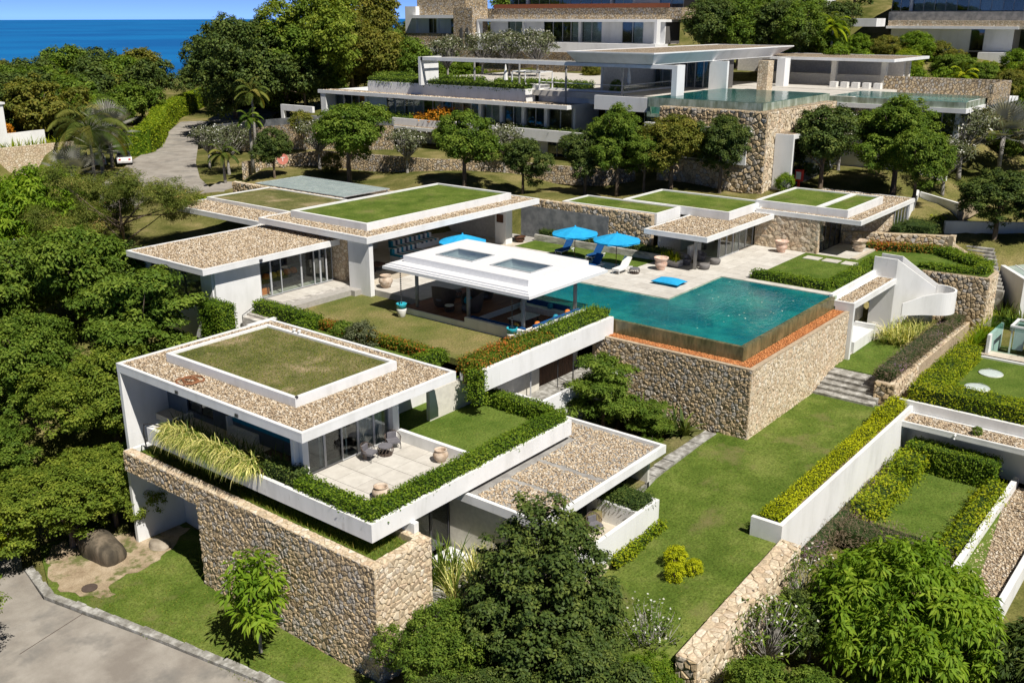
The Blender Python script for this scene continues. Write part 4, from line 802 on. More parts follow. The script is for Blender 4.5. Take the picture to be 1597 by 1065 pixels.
for x, y in ((60.2, 61.6), (54.5, 61.6), (64.8, 61.6)): MB().tube([(x, y, -.04), (x, y, 3.54)], .14, 12).build('column', 'grey_post', mv, True)
MB().box(38.0, 41.7, 55.7, 55.95, -2.4, 2.78).build('wall', 'white_paint', mv); MB().box(37.9, 38.15, 55.95, 57.2, -2.4, 2.78).box(37.9, 38.15, 63.2, 64.0, -2.4, 2.78).box(37.9, 38.15, 57.2, 63.2, -2.4, -.1).build('wall', 'white_paint', mv)
MB().box(38.15, 48.6, 63.6, 63.9, -.5, 2.78).box(48.5, 60.0, 62.9, 63.15, 0, 3.54).box(67.4, 67.6, 55.5, 63, 0, 3.54).build('back_wall', 'interior_wall', mv)
box('room_floor', 'warm_tile', mv, 38.15, 48.4, 55.95, 63.6, -.4, -.04)
glaze(mv, 'x', 38.0, 57.2, 63.2, -.1, 2.78, 3, fr='dark_metal'); glaze(mv, 'y', 55.75, 41.7, 43.6, 0, 2.78, 2, 'clear_glass'); glaze(mv, 'y', 55.85, 43.6, 47.4, 0, 2.78, 2, 'clear_glass'); glaze(mv, 'y', 55.75, 46.6, 48.4, 0, 2.78, 3, 'tinted_glass')
MB().box(48.6, 49.0, 54.6, 56.2, 0, 3.54).build('stone_pier', 'rubble_pale_far', mv); MB().box(49.2, 53.0, 62.2, 62.5, 0, 2.4).build('dark_bookcase', 'dark_wood', mv)
MB().box(41.2, 41.45, 54.93, 55.0, 2.88, 3.04).build('fascia_lamp', 'dark_metal', mv); MB().box(54, 58, 60.8, 61.2, 0, .9).build('bar_counter', 'white_paint', mv)
gc = thing('glass_canopy', 'flat ribbed glass canopy behind the main villa roofs', 'canopy', (62, 73, 2))
for k in range(7): f = MB().ring(59.6+k*.83, 60.42+k*.83, 66.6, 79.2, .06, 3.52, 3.6).build('panel_frame', 'aluminium', gc); MB().box(59.66+k*.83, 60.36+k*.83, 66.66, 79.14, 3.545, 3.57+.012*(k % 2)).build('pane', 'frosted_glass', f)
for x in (59.8, 65.2):
    for y in (66.8, 73, 79): MB().tube([(x, y, .5), (x, y, 3.52)], .07).build('post', 'aluminium', gc)
box('paved_floor', 'marble', gc, 59.6, 65.6, 66.0, 79.4, 1.2, 2.85)
cw = thing('court_wall', 'low rubble wall round the glass canopy', 'wall', (59.2, 76, 2)); MB().box(59.0, 59.4, 66.4, 82, .6, 3.5).box(65.6, 66.0, 64, 80, 1.5, 3.3).build('wall_core', 'mortar_pale', cw)
rubble(cw, (59.0, 82, .6), (0, -1, 0), (0, 0, 1), rect(0, 8, 0, 2.9), .34, 31, .07); rubble(cw, (59.0, 66.4, 3.5), (1, 0, 0), (0, 1, 0), rect(0, .4, 0, 15.6), .34, 32, .03, 'pale_lit_stone')
# ------------------------------------------------------------------ garden wall behind the loungers, east wing
gw = thing('lounger_wall', 'rubble stone wall with long grey concrete panel behind the sun loungers', 'wall', (70.3, 47, 0))
MB().box(70.2, 70.6, 41.0, 54.6, -.5, 3.4).build('wall_core', 'mortar', gw); rubble(gw, (70.2, 54.6, 0), (0, -1, 0), (0, 0, 1), rect(9.4, 13.6, 0, 3.4), .27, 41, .06); rubble(gw, (70.2, 54.6, 0), (0, -1, 0), (0, 0, 1), rect(0, 9.4, 2.75, 3.4), .27, 42, .06)
rubble(gw, (70.2, 41.0, 3.4), (1, 0, 0), (0, 1, 0), rect(0, .4, 0, 13.6), .3, 43, .03, 'pale_lit_stone'); box('concrete_panel', 'grey_wall', gw, 70.08, 70.2, 45.2, 54.6, 0, 2.75)
pm = thing('marble_planter', 'long low marble planter edge between lawn strip and grey wall', 'planter', (69, 46, 0)); MB().box(68.92, 69.14, 38.6, 52.2, -.02, .55).build('edge', 'marble', pm); box('planter_soil', 'soil', pm, 69.14, 70.08, 38.6, 52.2, -.02, .35)
ew = thing('east_wing', 'white single-storey wing with stepped grass roofs and stone walls beside the pool', 'villa', (78, 35, 0))
flat_roof(ew, 67.3, 79.4, 34.4, 40.0, 2.9, .40, .18, hole=(74.5, 79.4, 36.1, 40.1), dens=60, size=.1)
grass_bed(ew, 74.6, 81.3, 36.25, 46.6, 2.86, 3.55, .22, 'lawn_green', 'white_paint', .12); grass_bed(ew, 70.62, 74.58, 40.8, 50.4, 2.6, 3.5, .2, 'lawn_green', 'white_paint', .1)
flat_roof(ew, 79.42, 93.2, 26.95, 36.1, 3.2, .38, .18, hole=(80.2, 88.7, 28.3, 36.2), dens=55, size=.1)
grass_bed(ew, 80.2, 88.7, 31.0, 36.6, 3.1, 3.8, .22, 'lawn_green', 'white_paint', .12); grass_bed(ew, 80.2, 88.7, 28.4, 30.98, 3.1, 3.8, .22, 'lawn_green', 'white_paint', .12)
MB().tube([(68.4, 35.9, -.04), (68.4, 35.9, 2.5)], .15, 12).build('post', 'grey_post', ew, True)
glaze(ew, 'y', 36.05, 72.8, 76.4, 0, 2.5, 3, 'clear_glass'); glaze(ew, 'y', 36.15, 76.4, 79.2, 0, 2.5, 2, 'tinted_glass'); glaze(ew, 'x', 72.75, 36.1, 39.6, 0, 2.5, 2, 'clear_glass'); drape(ew, 'y', 36.5, 76.5, 78.8, 0, 2.4)
MB().box(70.0, 79.4, 40.02, 40.25, -.5, 2.5).box(70.6, 72.6, 37.6, 37.8, 0, 1.2).build('back_wall', 'interior_wall', ew); box('room_floor', 'warm_tile', ew, 72.6, 79.4, 36.1, 40.0, -.4, -.02); MB().box(74.2, 76.2, 38.2, 39.0, .62, .7).box(75.1, 75.3, 38.5, 38.7, 0, .62).build('table', 'dark_wood', ew)
MB().box(79.5, 79.9, 30.4, 36.1, -.5, 2.82).build('stone_wall', 'rubble_pale_far', ew); rubble(ew, (79.5, 36.1, -.04), (0, -1, 0), (0, 0, 1), rect(0, 5.7, 0, 2.86), .32, 51, .018, 'pale_lit_stone', gap=.04)
MB().prism([(84.9, 30.5), (85.2, 30.5), (88.5, 27.25), (88.1, 27.25)], -.5, 2.82).build('stone_wall', 'rubble_pale_far', ew); glaze(ew, 'y', 30.45, 79.9, 84.6, 0, 2.8, 4, fr='dark_metal'); drape(ew, 'y', 30.8, 80.2, 81.4, 0, 2.7); box('room_floor', 'warm_tile', ew, 79.9, 92, 27.2, 36, -.5, -.02)
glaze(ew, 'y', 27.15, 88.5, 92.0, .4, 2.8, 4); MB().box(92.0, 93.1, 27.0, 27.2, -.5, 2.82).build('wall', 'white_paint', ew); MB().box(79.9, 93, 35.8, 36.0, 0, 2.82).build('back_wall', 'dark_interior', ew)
cy = thing('service_court_wall', 'tall white court walls behind the east wing', 'wall', (96, 27, 0)); MB().prism([(93.4, 27.0), (93.4, 27.3), (101, 29.2), (101, 28.9)], -.5, 2.7).prism([(101, 29.2), (101.3, 29.2), (96.4, 23.6), (96.0, 23.6)], -.8, 2.6).build('wall', 'white_paint', cy); MB().box(96, 101.6, 23.4, 23.9, 1., 2.8).build('coping', 'mortar', cy)
us = thing('slanted_rubble_wall', 'rubble stone wall running obliquely below the east wing shrubs', 'wall', (86, 25, 0)); MB().prism([(84.7, 30.3), (88.5, 22.4), (89.1, 22.4), (85.3, 30.3)], -.8, 1.05).build('wall_core', 'mortar', us)
_u = Vector((88.5-84.7, 22.4-30.3, 0)); rubble(us, (84.7, 30.3, -.35), tuple(_u.normalized()), (0, 0, 1), rect(0, _u.length, 0, 1.42), .32, 55, .07); MB().box(88.4, 89.2, 22.0, 22.4, -.8, 1.1).build('end_pier', 'mortar_pale', us)
rubble(us, (88.4, 22.0, -.75), (1, 0, 0), (0, 0, 1), rect(0, .8, 0, 1.85), .3, 56, .03, 'pale_lit_stone')
# ------------------------------------------------------------------ stair box, curved stair and retaining wall
sb = thing('changing_room_box', 'white framed changing room box with gravel roof below the hedged lawn', 'pool house', (72, 24, -4.5))
flat_roof(sb, 67.55, 76.6, 22.75, 24.35, -.3, .42, .2, dens=80, size=.095); MB().box(67.55, 77.6, 24.36, 24.62, -1.0, .1).build('parapet', 'white_paint', sb)
MB().box(67.55, 67.85, 22.76, 24.1, -4.6, -.72).build('end_wall', 'white_paint', sb); MB().box(67.85, 77, 25.2, 25.4, -4.6, -.72).build('back_wall', 'cream_wall', sb); MB().box(70.5, 74.4, 25.12, 25.18, -3.4, -1.0).build('timber_door', 'dark_wood', sb)
MB().box(69.2, 73.2, 23.0, 25.2, -4.6, -3.65).build('bench_plinth', 'white_paint', sb); MB().box(73.2, 73.5, 22.9, 25.1, -4.6, -3.3).build('end_pier', 'white_paint', sb); struct(flat('paving', 'marble', [(67.9, 23.06), (76.6, 23.06), (76.6, 25.19), (67.9, 25.19)], -4.46, .3))
for k in range(4): MB().box(73.6, 75.4, 22.2+k*.4, 22.6+k*.4, -4.6, -4.25+k*.18).build('step', 'marble', sb)
cs = thing('curved_stair', 'white plaster stair with sloping walls and rounded landing', 'stair', (78.5, 22, -4.3))
def wallstrip(pts, t, name, par, mat='white_paint'):
    """wall following plan points (x, y, zbottom, ztop)"""
    m = MB(); n = len(pts); P2 = [Vector(p[:2]) for p in pts]; L_ = []
    for i in range(n):
        d = (P2[min(i+1, n-1)]-P2[max(i-1, 0)]).normalized(); q = Vector((d.y, -d.x))*t; L_.append((P2[i], P2[i]+q))
    for i in range(n-1):
        (a, a2), (b, b2) = L_[i], L_[i+1]; za, zb = pts[i], pts[i+1]
        base = len(m.v); m.v += [(*a, za[2]), (*b, zb[2]), (*b2, zb[2]), (*a2, za[2]), (*a, za[3]), (*b, zb[3]), (*b2, zb[3]), (*a2, za[3])]
        fs = [(0, 3, 2, 1), (4, 5, 6, 7), (0, 1, 5, 4), (2, 3, 7, 6)]+([(3, 0, 4, 7)] if i == 0 else [])+([(1, 2, 6, 5)] if i == n-2 else [])
        m.f += [tuple(base+k for k in f) for f in fs]
    return m.build(name, mat, par)
wallstrip([(76.65, 24.6, -4.6, 1.2), (76.6, 22.85, -4.6, 1.2), (77.87, 20.15, -4.6, -.88)], .18, 'stair_wall', cs)
wallstrip([(78.0, 24.5, -1, 1.2), (77.9, 22.87, -1.4, 1.2), (79.08, 20.35, -2.6, -.86)], .14, 'outer_wall', cs)
_arc = [(77.62+1.47*math.cos(R(t)), 20.02+1.47*math.sin(R(t)), -2.6, -.87) for t in range(374, 199, -7)]
ow = wallstrip(_arc+[(75.75, 20.3, -2.6, -1.12), (74.9, 21.6, -2.7, -1.75)], .15, 'landing_wall', cs)
MB().prism([(77.62+1.34*math.cos(R(t)), 20.02+1.34*math.sin(R(t))) for t in range(0, 360, 20)], -2.6, -2.0).build('landing', 'white_paint', cs)
for k in range(11): f = k/11; MB().box(76.85+1.15*f, 77.75+1.15*f, 22.75-2.1*f-.1, 22.75-2.1*f+.12, -2.4, -.1-1.85*f).build('tread', 'marble', cs)
rw = thing('bend_retaining_wall', 'bent rubble stone retaining wall under the hedged terrace lawn', 'wall', (80, 18, -3)); rwp = [(80.4, 22.0), (80.85, 17.07), (83.2, 17.0), (91.4, 22.5)]
wallstrip([(80.4, 22.0, -4.6, -.25), (80.85, 17.07, -4.8, -.25)], -.45, 'wall_core', rw, 'mortar'); wallstrip([(80.85, 17.07, -4.8, -.25), (83.2, 17.0, -4.8, -.2), (91.4, 22.5, -2, -.15)], -.45, 'wall_core', rw, 'mortar_pale')
for a, b, sd, mt in ((rwp[0], rwp[1], 61, 'rubble_stone'), (rwp[1], rwp[2], 62, 'pale_lit_stone'), (rwp[2], rwp[3], 63, 'pale_lit_stone')):
    u = Vector(b)-Vector(a); rubble(rw, (*a, -4.7), (*u.normalized(), 0), (0, 0, 1), rect(0, u.length, 0, 4.42), .27, sd, .07 if sd == 61 else .04, mt)
# steps from the main lawn
ls = thing('lawn_steps', 'five broad weathered stone steps climbing from the big lawn', 'steps', (63.5, 20.8, -5.5))
for k in range(5): MB().box(61.9+k*.62, 62.6+k*.62+(.6 if k == 4 else 0), 18.9, 22.98, -6.4, -5.24+k*.17).build('step', 'kerb_stone', ls)
lw = thing('lavender_planter', 'long rubble planter wall with dark lavender hedge beside the steps', 'planter', (68, 18.5, -5)); MB().box(63.0, 83.5, 18.0, 18.45, -6.6, -4.0).box(63.0, 63.4, 18.45, 19.3, -6.6, -4.0).box(63.4, 83.5, 19.0, 19.3, -6, -4.2).build('wall_core', 'mortar_pale', lw); box('planter_soil', 'soil', lw, 63.4, 83.5, 18.45, 19.0, -5.5, -4.15)
rubble(lw, (63.0, 19.3, -6.2), (0, -1, 0), (0, 0, 1), rect(0, 1.3, 0, 2.2), .3, 65, .07); rubble(lw, (63.0, 18.0, -6.2), (1, 0, 0), (0, 0, 1), rect(0, 5, 0, 2.2), .3, 66, .04, 'pale_lit_stone'); rubble(lw, (63.0, 18.0, -4.0), (1, 0, 0), (0, 1, 0), rect(0, 20, 0, .45), .33, 67, .03, 'pale_lit_stone')
# white retaining wall with yellow hedge
ww = thing('white_retaining_wall', 'long white retaining wall topped by clipped yellow hedge', 'wall', (52, 17, -7)); MB().box(41.9, 62.2, 16.4, 16.62, -9.2, -4.68).box(41.9, 42.15, 16.62, 18.05, -6.4, -4.68).box(42.15, 62, 17.9, 18.05, -6.4, -5.2).build('wall', 'white_paint', ww); box('planter_soil', 'soil', ww, 42.15, 62.0, 16.62, 17.9, -6.2, -5.0)
gl = thing('boundary_rubble_wall', 'thick pale rubble boundary wall at the near edge of the lawn', 'wall', (37, 16, -8)); MB().prism([(31.6, 15.4), (41.88, 15.4), (41.88, 16.38), (31.6, 16.38)], -10, [-6.2, -5.35, -5.35, -6.2]).build('wall_core', 'mortar_pale', gl)
rubble(gl, (31.6, 16.38, -9.0), (0, -1, 0), (0, 0, 1), rect(0, .98, 0, 2.8), .28, 71, .06); rubble(gl, (31.6, 15.4, -9.4), (1, 0, 0), (0, 0, 1), [(0, 0), (10.3, 0), (10.3, 4.05), (0, 3.2)], .32, 72, .05, 'pale_lit_stone')
_t = Vector((10.28, 0, .85)); rubble(gl, (31.6, 15.4, -6.2), tuple(_t.normalized()), (0, 1, 0), rect(0, 10.3, 0, .98), .34, 73, .03, 'pale_lit_stone')
# ------------------------------------------------------------------ neighbouring villa, lower right
nv = thing('neighbour_villa', 'white neighbouring villa with hedged roof lawn and skylight domes at the right edge', 'villa', (66, 11, -7.8))
MB().box(61.9, 62.15, 2, 17.3, -7.8, -4.4).build('parapet', 'white_paint', nv); MB().box(62.15, 76, 2, 17.2, -7.8, -4.75).build('roof_slab', 'white_paint', nv); box('roof_lawn', 'lawn_lush', nv, 62.2, 74.2, 2, 16.9, -4.75, -4.55)
MB().box(74.2, 74.4, 2, 16.9, -4.75, -4.42).build('lawn_edge', 'white_paint', nv)
flat_roof(nv, 59.9, 61.85, 2, 17.0, -5.05, .35, .16, dens=80, size=.1); MB().box(59.95, 60.25, 16.55, 16.95, -7.8, -5.4).build('post', 'white_paint', nv)
MB().box(61.4, 61.6, 9.0, 17, -7.8, -5.4).build('wall', 'white_paint', nv); MB().box(61.38, 61.4, 2, 9.0, -7.8, -5.5).build('dark_opening', 'dark_wood', nv)
for x, y in ((67.5, 14.0), (71.0, 14.0)): MB().lathe((x, y, -4.55), [(.78, 0), (.78, .10), (.70, .16), (.45, .26), (.1, .31)], 24).build('skylight_dome', 'clear_glass', nv, True); MB().lathe((x, y, -4.55), [(.80, .0), (.80, .06), (.1, .07)], 24).build('dome_base', 'white_fabric', nv)
tiles(nv, 74.6, 76.0, 8, 16.6, -4.4, 1.4, 1.4, 'warm_tile')
MB().box(47.2, 61, 9.55, 9.85, -8.6, -7.3).box(46.9, 47.2, 9.55, 10.6, -8.6, -7.35).build('garden_wall', 'white_paint', nv); MB().box(45.5, 60.8, 7.0, 7.3, -10.5, -7.5).build('garden_wall', 'white_paint', nv)
box('gravel_bed', 'gravel_bed', nv, 45.5, 60.8, 7.3, 9.55, -8.6, -7.85); pebbles(nv, [(45.6, 60.8, 7.35, 9.5)], -7.85, 60, .1)
box('yard', 'concrete_road', nv, 40, 60, 0, 7.0, -10.4, -10.0)
nc = thing('glass_porch_canopy', 'glass canopy on white posts above the neighbour entrance', 'canopy', (76.5, 14.5, -4.4))
MB().box(75.4, 78.6, 11, 15.9, -2.5, -2.47).build('glass_sheet', 'green_glass', nc); MB().ring(76.0, 78.3, 10.5, 14.2, .16, -2.44, -2.3).build('frame', 'white_paint', nc); MB().box(77.8, 78.1, 13.5, 14.2, -4.6, -2.5).box(76.1, 76.2, 14.0, 14.1, -4.6, -2.5).build('post', 'white_paint', nc)
nw = thing('neighbour_wall', 'white panelled wall below the glass canopy', 'wall', (77, 15.3, -5)); 
for k in range(4): MB().box(75.0+k*1.0, 75.98+k*1.0, 15.2, 15.4, -5.5, -3.0).build('panel', 'white_paint', nw)
ng = thing('glass_roof_wing', 'pale glass roofed wing with sloping white wall at the right edge', 'villa', (89, 14.5, -4)); MB().prism([(85.4, 15.5), (85.6, 15.2), (89.6, 17.9), (89.4, 18.2)], -4.4, -1.0).build('wall', 'white_paint', ng)
_a, _b, _c2, _d = Vector((89.4, 18.0)), Vector((85.5, 15.3)), Vector((90.5, 11.5)), Vector((96, 14.5))
for k in range(5):
    q = [_a.lerp(_d, k/5), _b.lerp(_c2, k/5), _b.lerp(_c2, (k+.94)/5), _a.lerp(_d, (k+.94)/5)]; f = MB().prism([tuple(p) for p in q], -1.22, -1.15).build('roof_panel', 'frosted_glass', ng)
    q = [_a.lerp(_d, (k+.94)/5), _b.lerp(_c2, (k+.94)/5), _b.lerp(_c2, (k+1)/5), _a.lerp(_d, (k+1)/5)]; MB().prism([tuple(p) for p in q], -1.24, -1.1).build('rib', 'white_paint', f)
sx_ = thing('garden_stair', 'shaded stone stair between the retaining wall and the neighbour', 'stair', (90, 18, -2))
for k in range(12): box('step', 'kerb_stone', sx_, 86+k*.5, 86.5+k*.5, 17.0+k*.22, 19.2+k*.22, -4, -2.4+k*.2)
wallstrip([(92.5, 24, -1, 1.6), (99, 16, -1, 1.4)], .3, 'wall', thing('far_white_wall', 'shaded white garden wall under the dark tree at right', 'wall', (95, 20, 0)))

# ------------------------------------------------------------------ villa on the hill behind
def storey(par, x, y0, y1, z0, z1, dep, n, seed, piers=True):
    """room front in the plane x: glazing between white piers, curtains, dark room behind"""
    rr = random.Random(seed); w_ = (y1-y0)/n
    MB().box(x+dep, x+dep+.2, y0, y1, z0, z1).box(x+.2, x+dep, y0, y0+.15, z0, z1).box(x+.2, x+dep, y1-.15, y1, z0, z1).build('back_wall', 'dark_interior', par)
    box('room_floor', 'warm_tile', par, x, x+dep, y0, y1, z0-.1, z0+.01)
    for k in range(n):
        a, b = y0+k*w_, y0+(k+1)*w_; c = rr.random()
        if piers and c < .22: box('wall', 'white_paint', par, x-.05, x+.15, a, b, z0, z1); continue
        if piers and k and rr.random() < .5: box('pier', 'white_paint', par, x-.35, x+.2, a, a+.45, z0, z1); a += .45
        glaze(par, 'x', x, a, b, z0+.02, z1, 2 if b-a > 2 else 1, t=.05)
        if c > .42: drape(par, 'x', x+.35, a+.1, b-.1 if c > .7 else (a+b)/2, z0+.03, z1-.02, 'curtain' if rr.random() < .6 else 'dark_curtain')
hv = thing('hill_villa', 'large white terraced villa on the slope with rubble base and flat roofs', 'villa', (95, 75, 3.5))
MB().box(90.4, 100, 64.1, 105, 9.2, 9.52).build('roof_slab', 'white_paint', hv); MB().box(90.4, 90.65, 64.1, 105, 9.52, 9.64).box(90.65, 97, 64.1, 64.35, 9.52, 9.64).build('roof_rim', 'white_paint', hv); box('gravel_bed', 'gravel_bed', hv, 90.65, 93.4, 64.35, 104.8, 9.52, 9.58)
pebbles(hv, [(90.7, 92.0, 64.4, 104.5)], 9.58, 25, .14)
MB().box(92.0, 92.25, 71.2, 97, 9.55, 11.0).box(92.25, 94, 71.2, 71.45, 9.55, 11.0).build('planter', 'weathered_white', hv); box('planter_soil', 'soil', hv, 92.25, 94.2, 71.45, 97, 9.58, 10.8)
storey(hv, 92.2, 64.6, 103.6, 6.5, 9.2, 5, 12, 3); box('end_wall', 'white_paint', hv, 90.5, 93, 103.6, 104.6, 5.9, 9.2); MB().box(92.3, 97, 64.3, 64.6, 6.4, 9.2).build('side_wall', 'white_paint', hv)
MB().box(90.3, 90.6, 61.6, 78.5, 5.6, 6.85).box(90.6, 94.5, 61.6, 61.85, 5.6, 6.85).box(90.6, 92.2, 61.85, 78.5, 5.6, 6.3).build('balcony', 'white_paint', hv)
storey(hv, 93, 62.4, 84, 3.4, 5.6, 5, 7, 8); MB().box(88.6, 92.2, 79.6, 90.5, 5.7, 6.05).build('porch_slab', 'white_paint', hv); box('porch_gravel', 'gravel_bed', hv, 88.8, 92.2, 79.8, 90.4, 6.05, 6.09); MB().box(89.6, 92, 80.6, 81.0, 6.09, 6.9).box(89.6, 89.9, 81, 90.4, 6.09, 6.9).build('planter', 'weathered_white', hv); box('planter_soil', 'soil', hv, 89.9, 92.2, 81.0, 90.4, 6.09, 6.7)
MB().box(89.4, 90.4, 80.4, 81.2, 3.4, 5.7).box(93, 93.3, 84, 103, 3.2, 6.4).build('column', 'cream_wall', hv)
# terrace floor, parapets, pergola
MB().box(93.4, 128, 41.0, 97, 10.3, 10.9).build('terrace_slab', 'paving_tile', hv)
MB().box(94.7, 94.95, 60.0, 71.2, 9.55, 11.1).box(94.95, 107, 59.75, 60.0, 9.55, 11.1).build('terrace_parapet', 'white_paint', hv)
for k in range(12): MB().box(95.2+k*1.0, 96.1+k*1.0, 59.86, 59.88, 11.1, 11.7).build('balustrade_pane', 'clear_glass', hv)
MB().tube([(95, 59.87, 11.72), (107, 59.87, 11.72)], .04).tube([(94.83, 60, 11.72), (94.83, 71, 11.72)], .04).build('handrail', 'white_paint', hv)
pg = MB(); pg.box(91.0, 91.35, 51.6, 86.5, 13.85, 14.25).box(91.0, 94.5, 86.2, 86.5, 13.85, 14.25).box(91.0, 94.2, 86.5, 86.9, 10.9, 14.25).box(91.0, 92.6, 51.0, 51.6, 10.0, 14.25); pg.build('pergola_frame', 'white_paint', hv)
for k in range(30): box('pergola_slat', 'grey_post', hv, 91.35, 96.0, 56.5+k, 56.62+k, 14.0, 14.16)
for y in (58.6, 66.0, 72.6, 79.4): MB().tube([(92.8, y, 9.6), (92.8, y, 13.9)], .12, 8).build('pergola_post', 'grey_post', hv)
fr = MB(); T = [(90, 53.2), (124.5, 53.2), (124.5, 64), (90, 64)]; B = [(91, 53.9), (120, 53.9), (120, 63.4), (91, 63.4)]
fr.prism(B, 14.2, 14.25); b_ = len(fr.v); fr.v += [(*p, 14.25) for p in B]+[(*p, 15.3) for p in T]; fr.f += [(b_+i, b_+(i+1) % 4, b_+4+(i+1) % 4, b_+4+i) for i in range(4)]; fr.f.append(tuple(b_+4+i for i in range(4))); fr.build('great_roof', 'white_paint', hv)
MB().ring(90, 124.5, 53.2, 64, .3, 15.3, 15.42).build('great_roof_rim', 'white_paint', hv); box('great_roof_gravel', 'gravel_bed', hv, 90.3, 124.2, 53.5, 63.7, 15.3, 15.35)
MB().box(104, 104.4, 52.0, 54.2, 10.9, 14.2).box(116, 117.5, 50.5, 51.5, 10.9, 14.2).build('column', 'white_paint', hv); MB().box(108, 109.5, 49, 50.2, 10.9, 14.2).build('stone_column', 'rubble_pale_far', hv)
MB().box(108, 108.3, 54, 63, 10.9, 14.2).box(127, 127.4, 40, 62, 10.9, 14.2).box(96, 128, 63.2, 63.5, 10.9, 14.2).build('back_wall', 'interior_wall', hv); storey(hv, 107, 54.3, 63, 10.95, 14.2, 3, 4, 5, False)
# hill pool and its rubble base
MB().box(87.2, 88.3, 39.2, 50.6, 2.6, 10.55).box(88.3, 104, 39.2, 40.3, 2.6, 10.55).build('pool_base', 'rubble_far', hv)
rubble(hv, (87.2, 50.6, 3.0), (0, -1, 0), (0, 0, 1), rect(0, 11.4, 0, 7.55), .34, 81, .10); rubble(hv, (87.2, 39.2, 3.0), (1, 0, 0), (0, 0, 1), rect(0, 16.5, 0, 7.55), .34, 82, .05, 'pale_lit_stone')
MB().box(88.6, 104.6, 40.4, 52.6, 9.3, 9.6).box(104.6, 104.9, 40.4, 52.6, 9.3, 11.2).box(88.6, 104.6, 52.6, 52.9, 9.3, 11.2).build('hill_pool_basin', 'pool_tile', hv); MB().quad((88.66, 40.46, 11.25), (104.58, 40.46, 11.25), (104.58, 52.58, 11.25), (88.66, 52.58, 11.25)).build('hill_pool_water', 'hill_pool_water', hv)
MB().box(88.5, 88.56, 40.34, 52.7, 10.3, 11.22).box(88.56, 104.7, 40.34, 40.4, 10.3, 11.22).build('pool_glass', 'pool_glass', hv)
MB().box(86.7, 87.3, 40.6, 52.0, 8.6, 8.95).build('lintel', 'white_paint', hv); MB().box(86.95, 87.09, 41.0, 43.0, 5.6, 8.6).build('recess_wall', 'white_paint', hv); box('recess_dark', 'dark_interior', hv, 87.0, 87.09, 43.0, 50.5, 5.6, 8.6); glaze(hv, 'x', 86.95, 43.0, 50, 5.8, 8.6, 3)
MB().box(94.6, 95.0, 50.6, 61.4, 3.2, 9.5).build('terrace_base', 'rubble_far', hv); MB().box(90.2, 96, 50.8, 60.0, 9.55, 9.8).build('terrace_deck', 'white_paint', hv); MB().box(89.9, 90.2, 50.8, 60.2, 9.55, 11.0).build('terrace_front', 'white_paint', hv)
MB().box(91.5, 92.3, 58.6, 59.4, 3.2, 9.55).build('pier', 'white_paint', hv); storey(hv, 93.4, 51.0, 61.0, 6.4, 9.4, 1.2, 3, 44)
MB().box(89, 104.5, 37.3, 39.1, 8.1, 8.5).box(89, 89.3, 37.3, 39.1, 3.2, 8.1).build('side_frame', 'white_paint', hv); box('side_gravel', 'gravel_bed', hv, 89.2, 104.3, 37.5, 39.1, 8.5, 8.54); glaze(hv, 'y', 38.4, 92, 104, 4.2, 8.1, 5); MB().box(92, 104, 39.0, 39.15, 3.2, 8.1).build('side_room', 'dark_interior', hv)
# east terrace over the lower rooms
MB().box(104.8, 126, 26.6, 41.2, 9.9, 10.35).build('east_terrace', 'white_paint', hv); MB().quad((105.1, 26.8, 11.0), (114, 26.8, 11.0), (114, 40.2, 11.0), (105.1, 40.2, 11.0)).build('east_pool_water', 'hill_pool_water', hv)
MB().box(104.95, 105.0, 26.7, 41, 10.35, 10.97).box(105, 118, 26.7, 26.75, 10.35, 10.97).build('pool_glass', 'pool_glass', hv); MB().box(119, 119.5, 26.4, 39.6, 10.3, 12.4).box(112, 119.5, 26.1, 26.5, 10.3, 12.4).build('end_rubble_wall', 'rubble_far', hv)
storey(hv, 106.8, 28, 40.8, 6.6, 9.9, 4, 5, 12); MB().box(106.6, 112, 27.6, 28, 6.4, 9.9).box(106.4, 106.7, 28, 40.8, 3, 6.6).build('side_wall', 'white_paint', hv)
MB().box(119.4, 132.5, 38.8, 58, 13.92, 14.15).ring(119.4, 132.5, 38.8, 58, .25, 14.15, 14.25).build('east_roof', 'white_paint', hv); box('east_roof_gravel', 'gravel_bed', hv, 119.65, 132.2, 39.05, 57.7, 14.15, 14.2)
for x in (120.6, 129): 
    for y in (40.0, 46.0, 52.0): box('east_column', 'cream_wall', hv, x, x+.6, y, y+.6, 10.4, 13.92)
MB().box(123, 123.6, 41, 57, 10.9, 12.2).build('bar_counter', 'cream_wall', hv); box('east_deck', 'paving_tile', hv, 114.5, 131, 38, 58, 10.3, 10.95)
for k in range(5): box('deck_chair', 'white_fabric', hv, 118, 118.7, 39.6+k*1.3, 40.4+k*1.3, 10.95, 11.6)
sh = thing('daybed', 'white square daybed frame on the hill villa terrace', 'daybed', (95, 72, 10)); dm = MB()
for x in (93.5, 96.0):
    for y in (70.2, 74.2): dm.box(x, x+.12, y, y+.12, 10.6, 12.9)
dm.ring(93.5, 96.12, 70.2, 74.32, .12, 12.78, 12.9); dm.build('frame', 'white_paint', sh); box('mattress', 'white_fabric', sh, 93.7, 95.9, 70.5, 74, 10.9, 11.4)
cp = thing('closed_parasol', 'closed white parasol on the hill villa terrace', 'parasol', (97.6, 60.8, 10.9)); MB().lathe((97.6, 60.8, 10.9), [(.04, 0), (.04, .8), (.28, .9), (.22, 1.6), (.08, 2.5), (.02, 2.7)], 8).build('canopy', 'white_fabric', cp)
cp2 = thing('closed_parasol', 'closed white parasol under the long pergola', 'parasol', (94, 75.6, 10.9)); MB().lathe((94, 75.6, 10.9), [(.04, 0), (.04, .8), (.28, .9), (.22, 1.6), (.08, 2.5), (.02, 2.7)], 8).build('canopy', 'white_fabric', cp2)
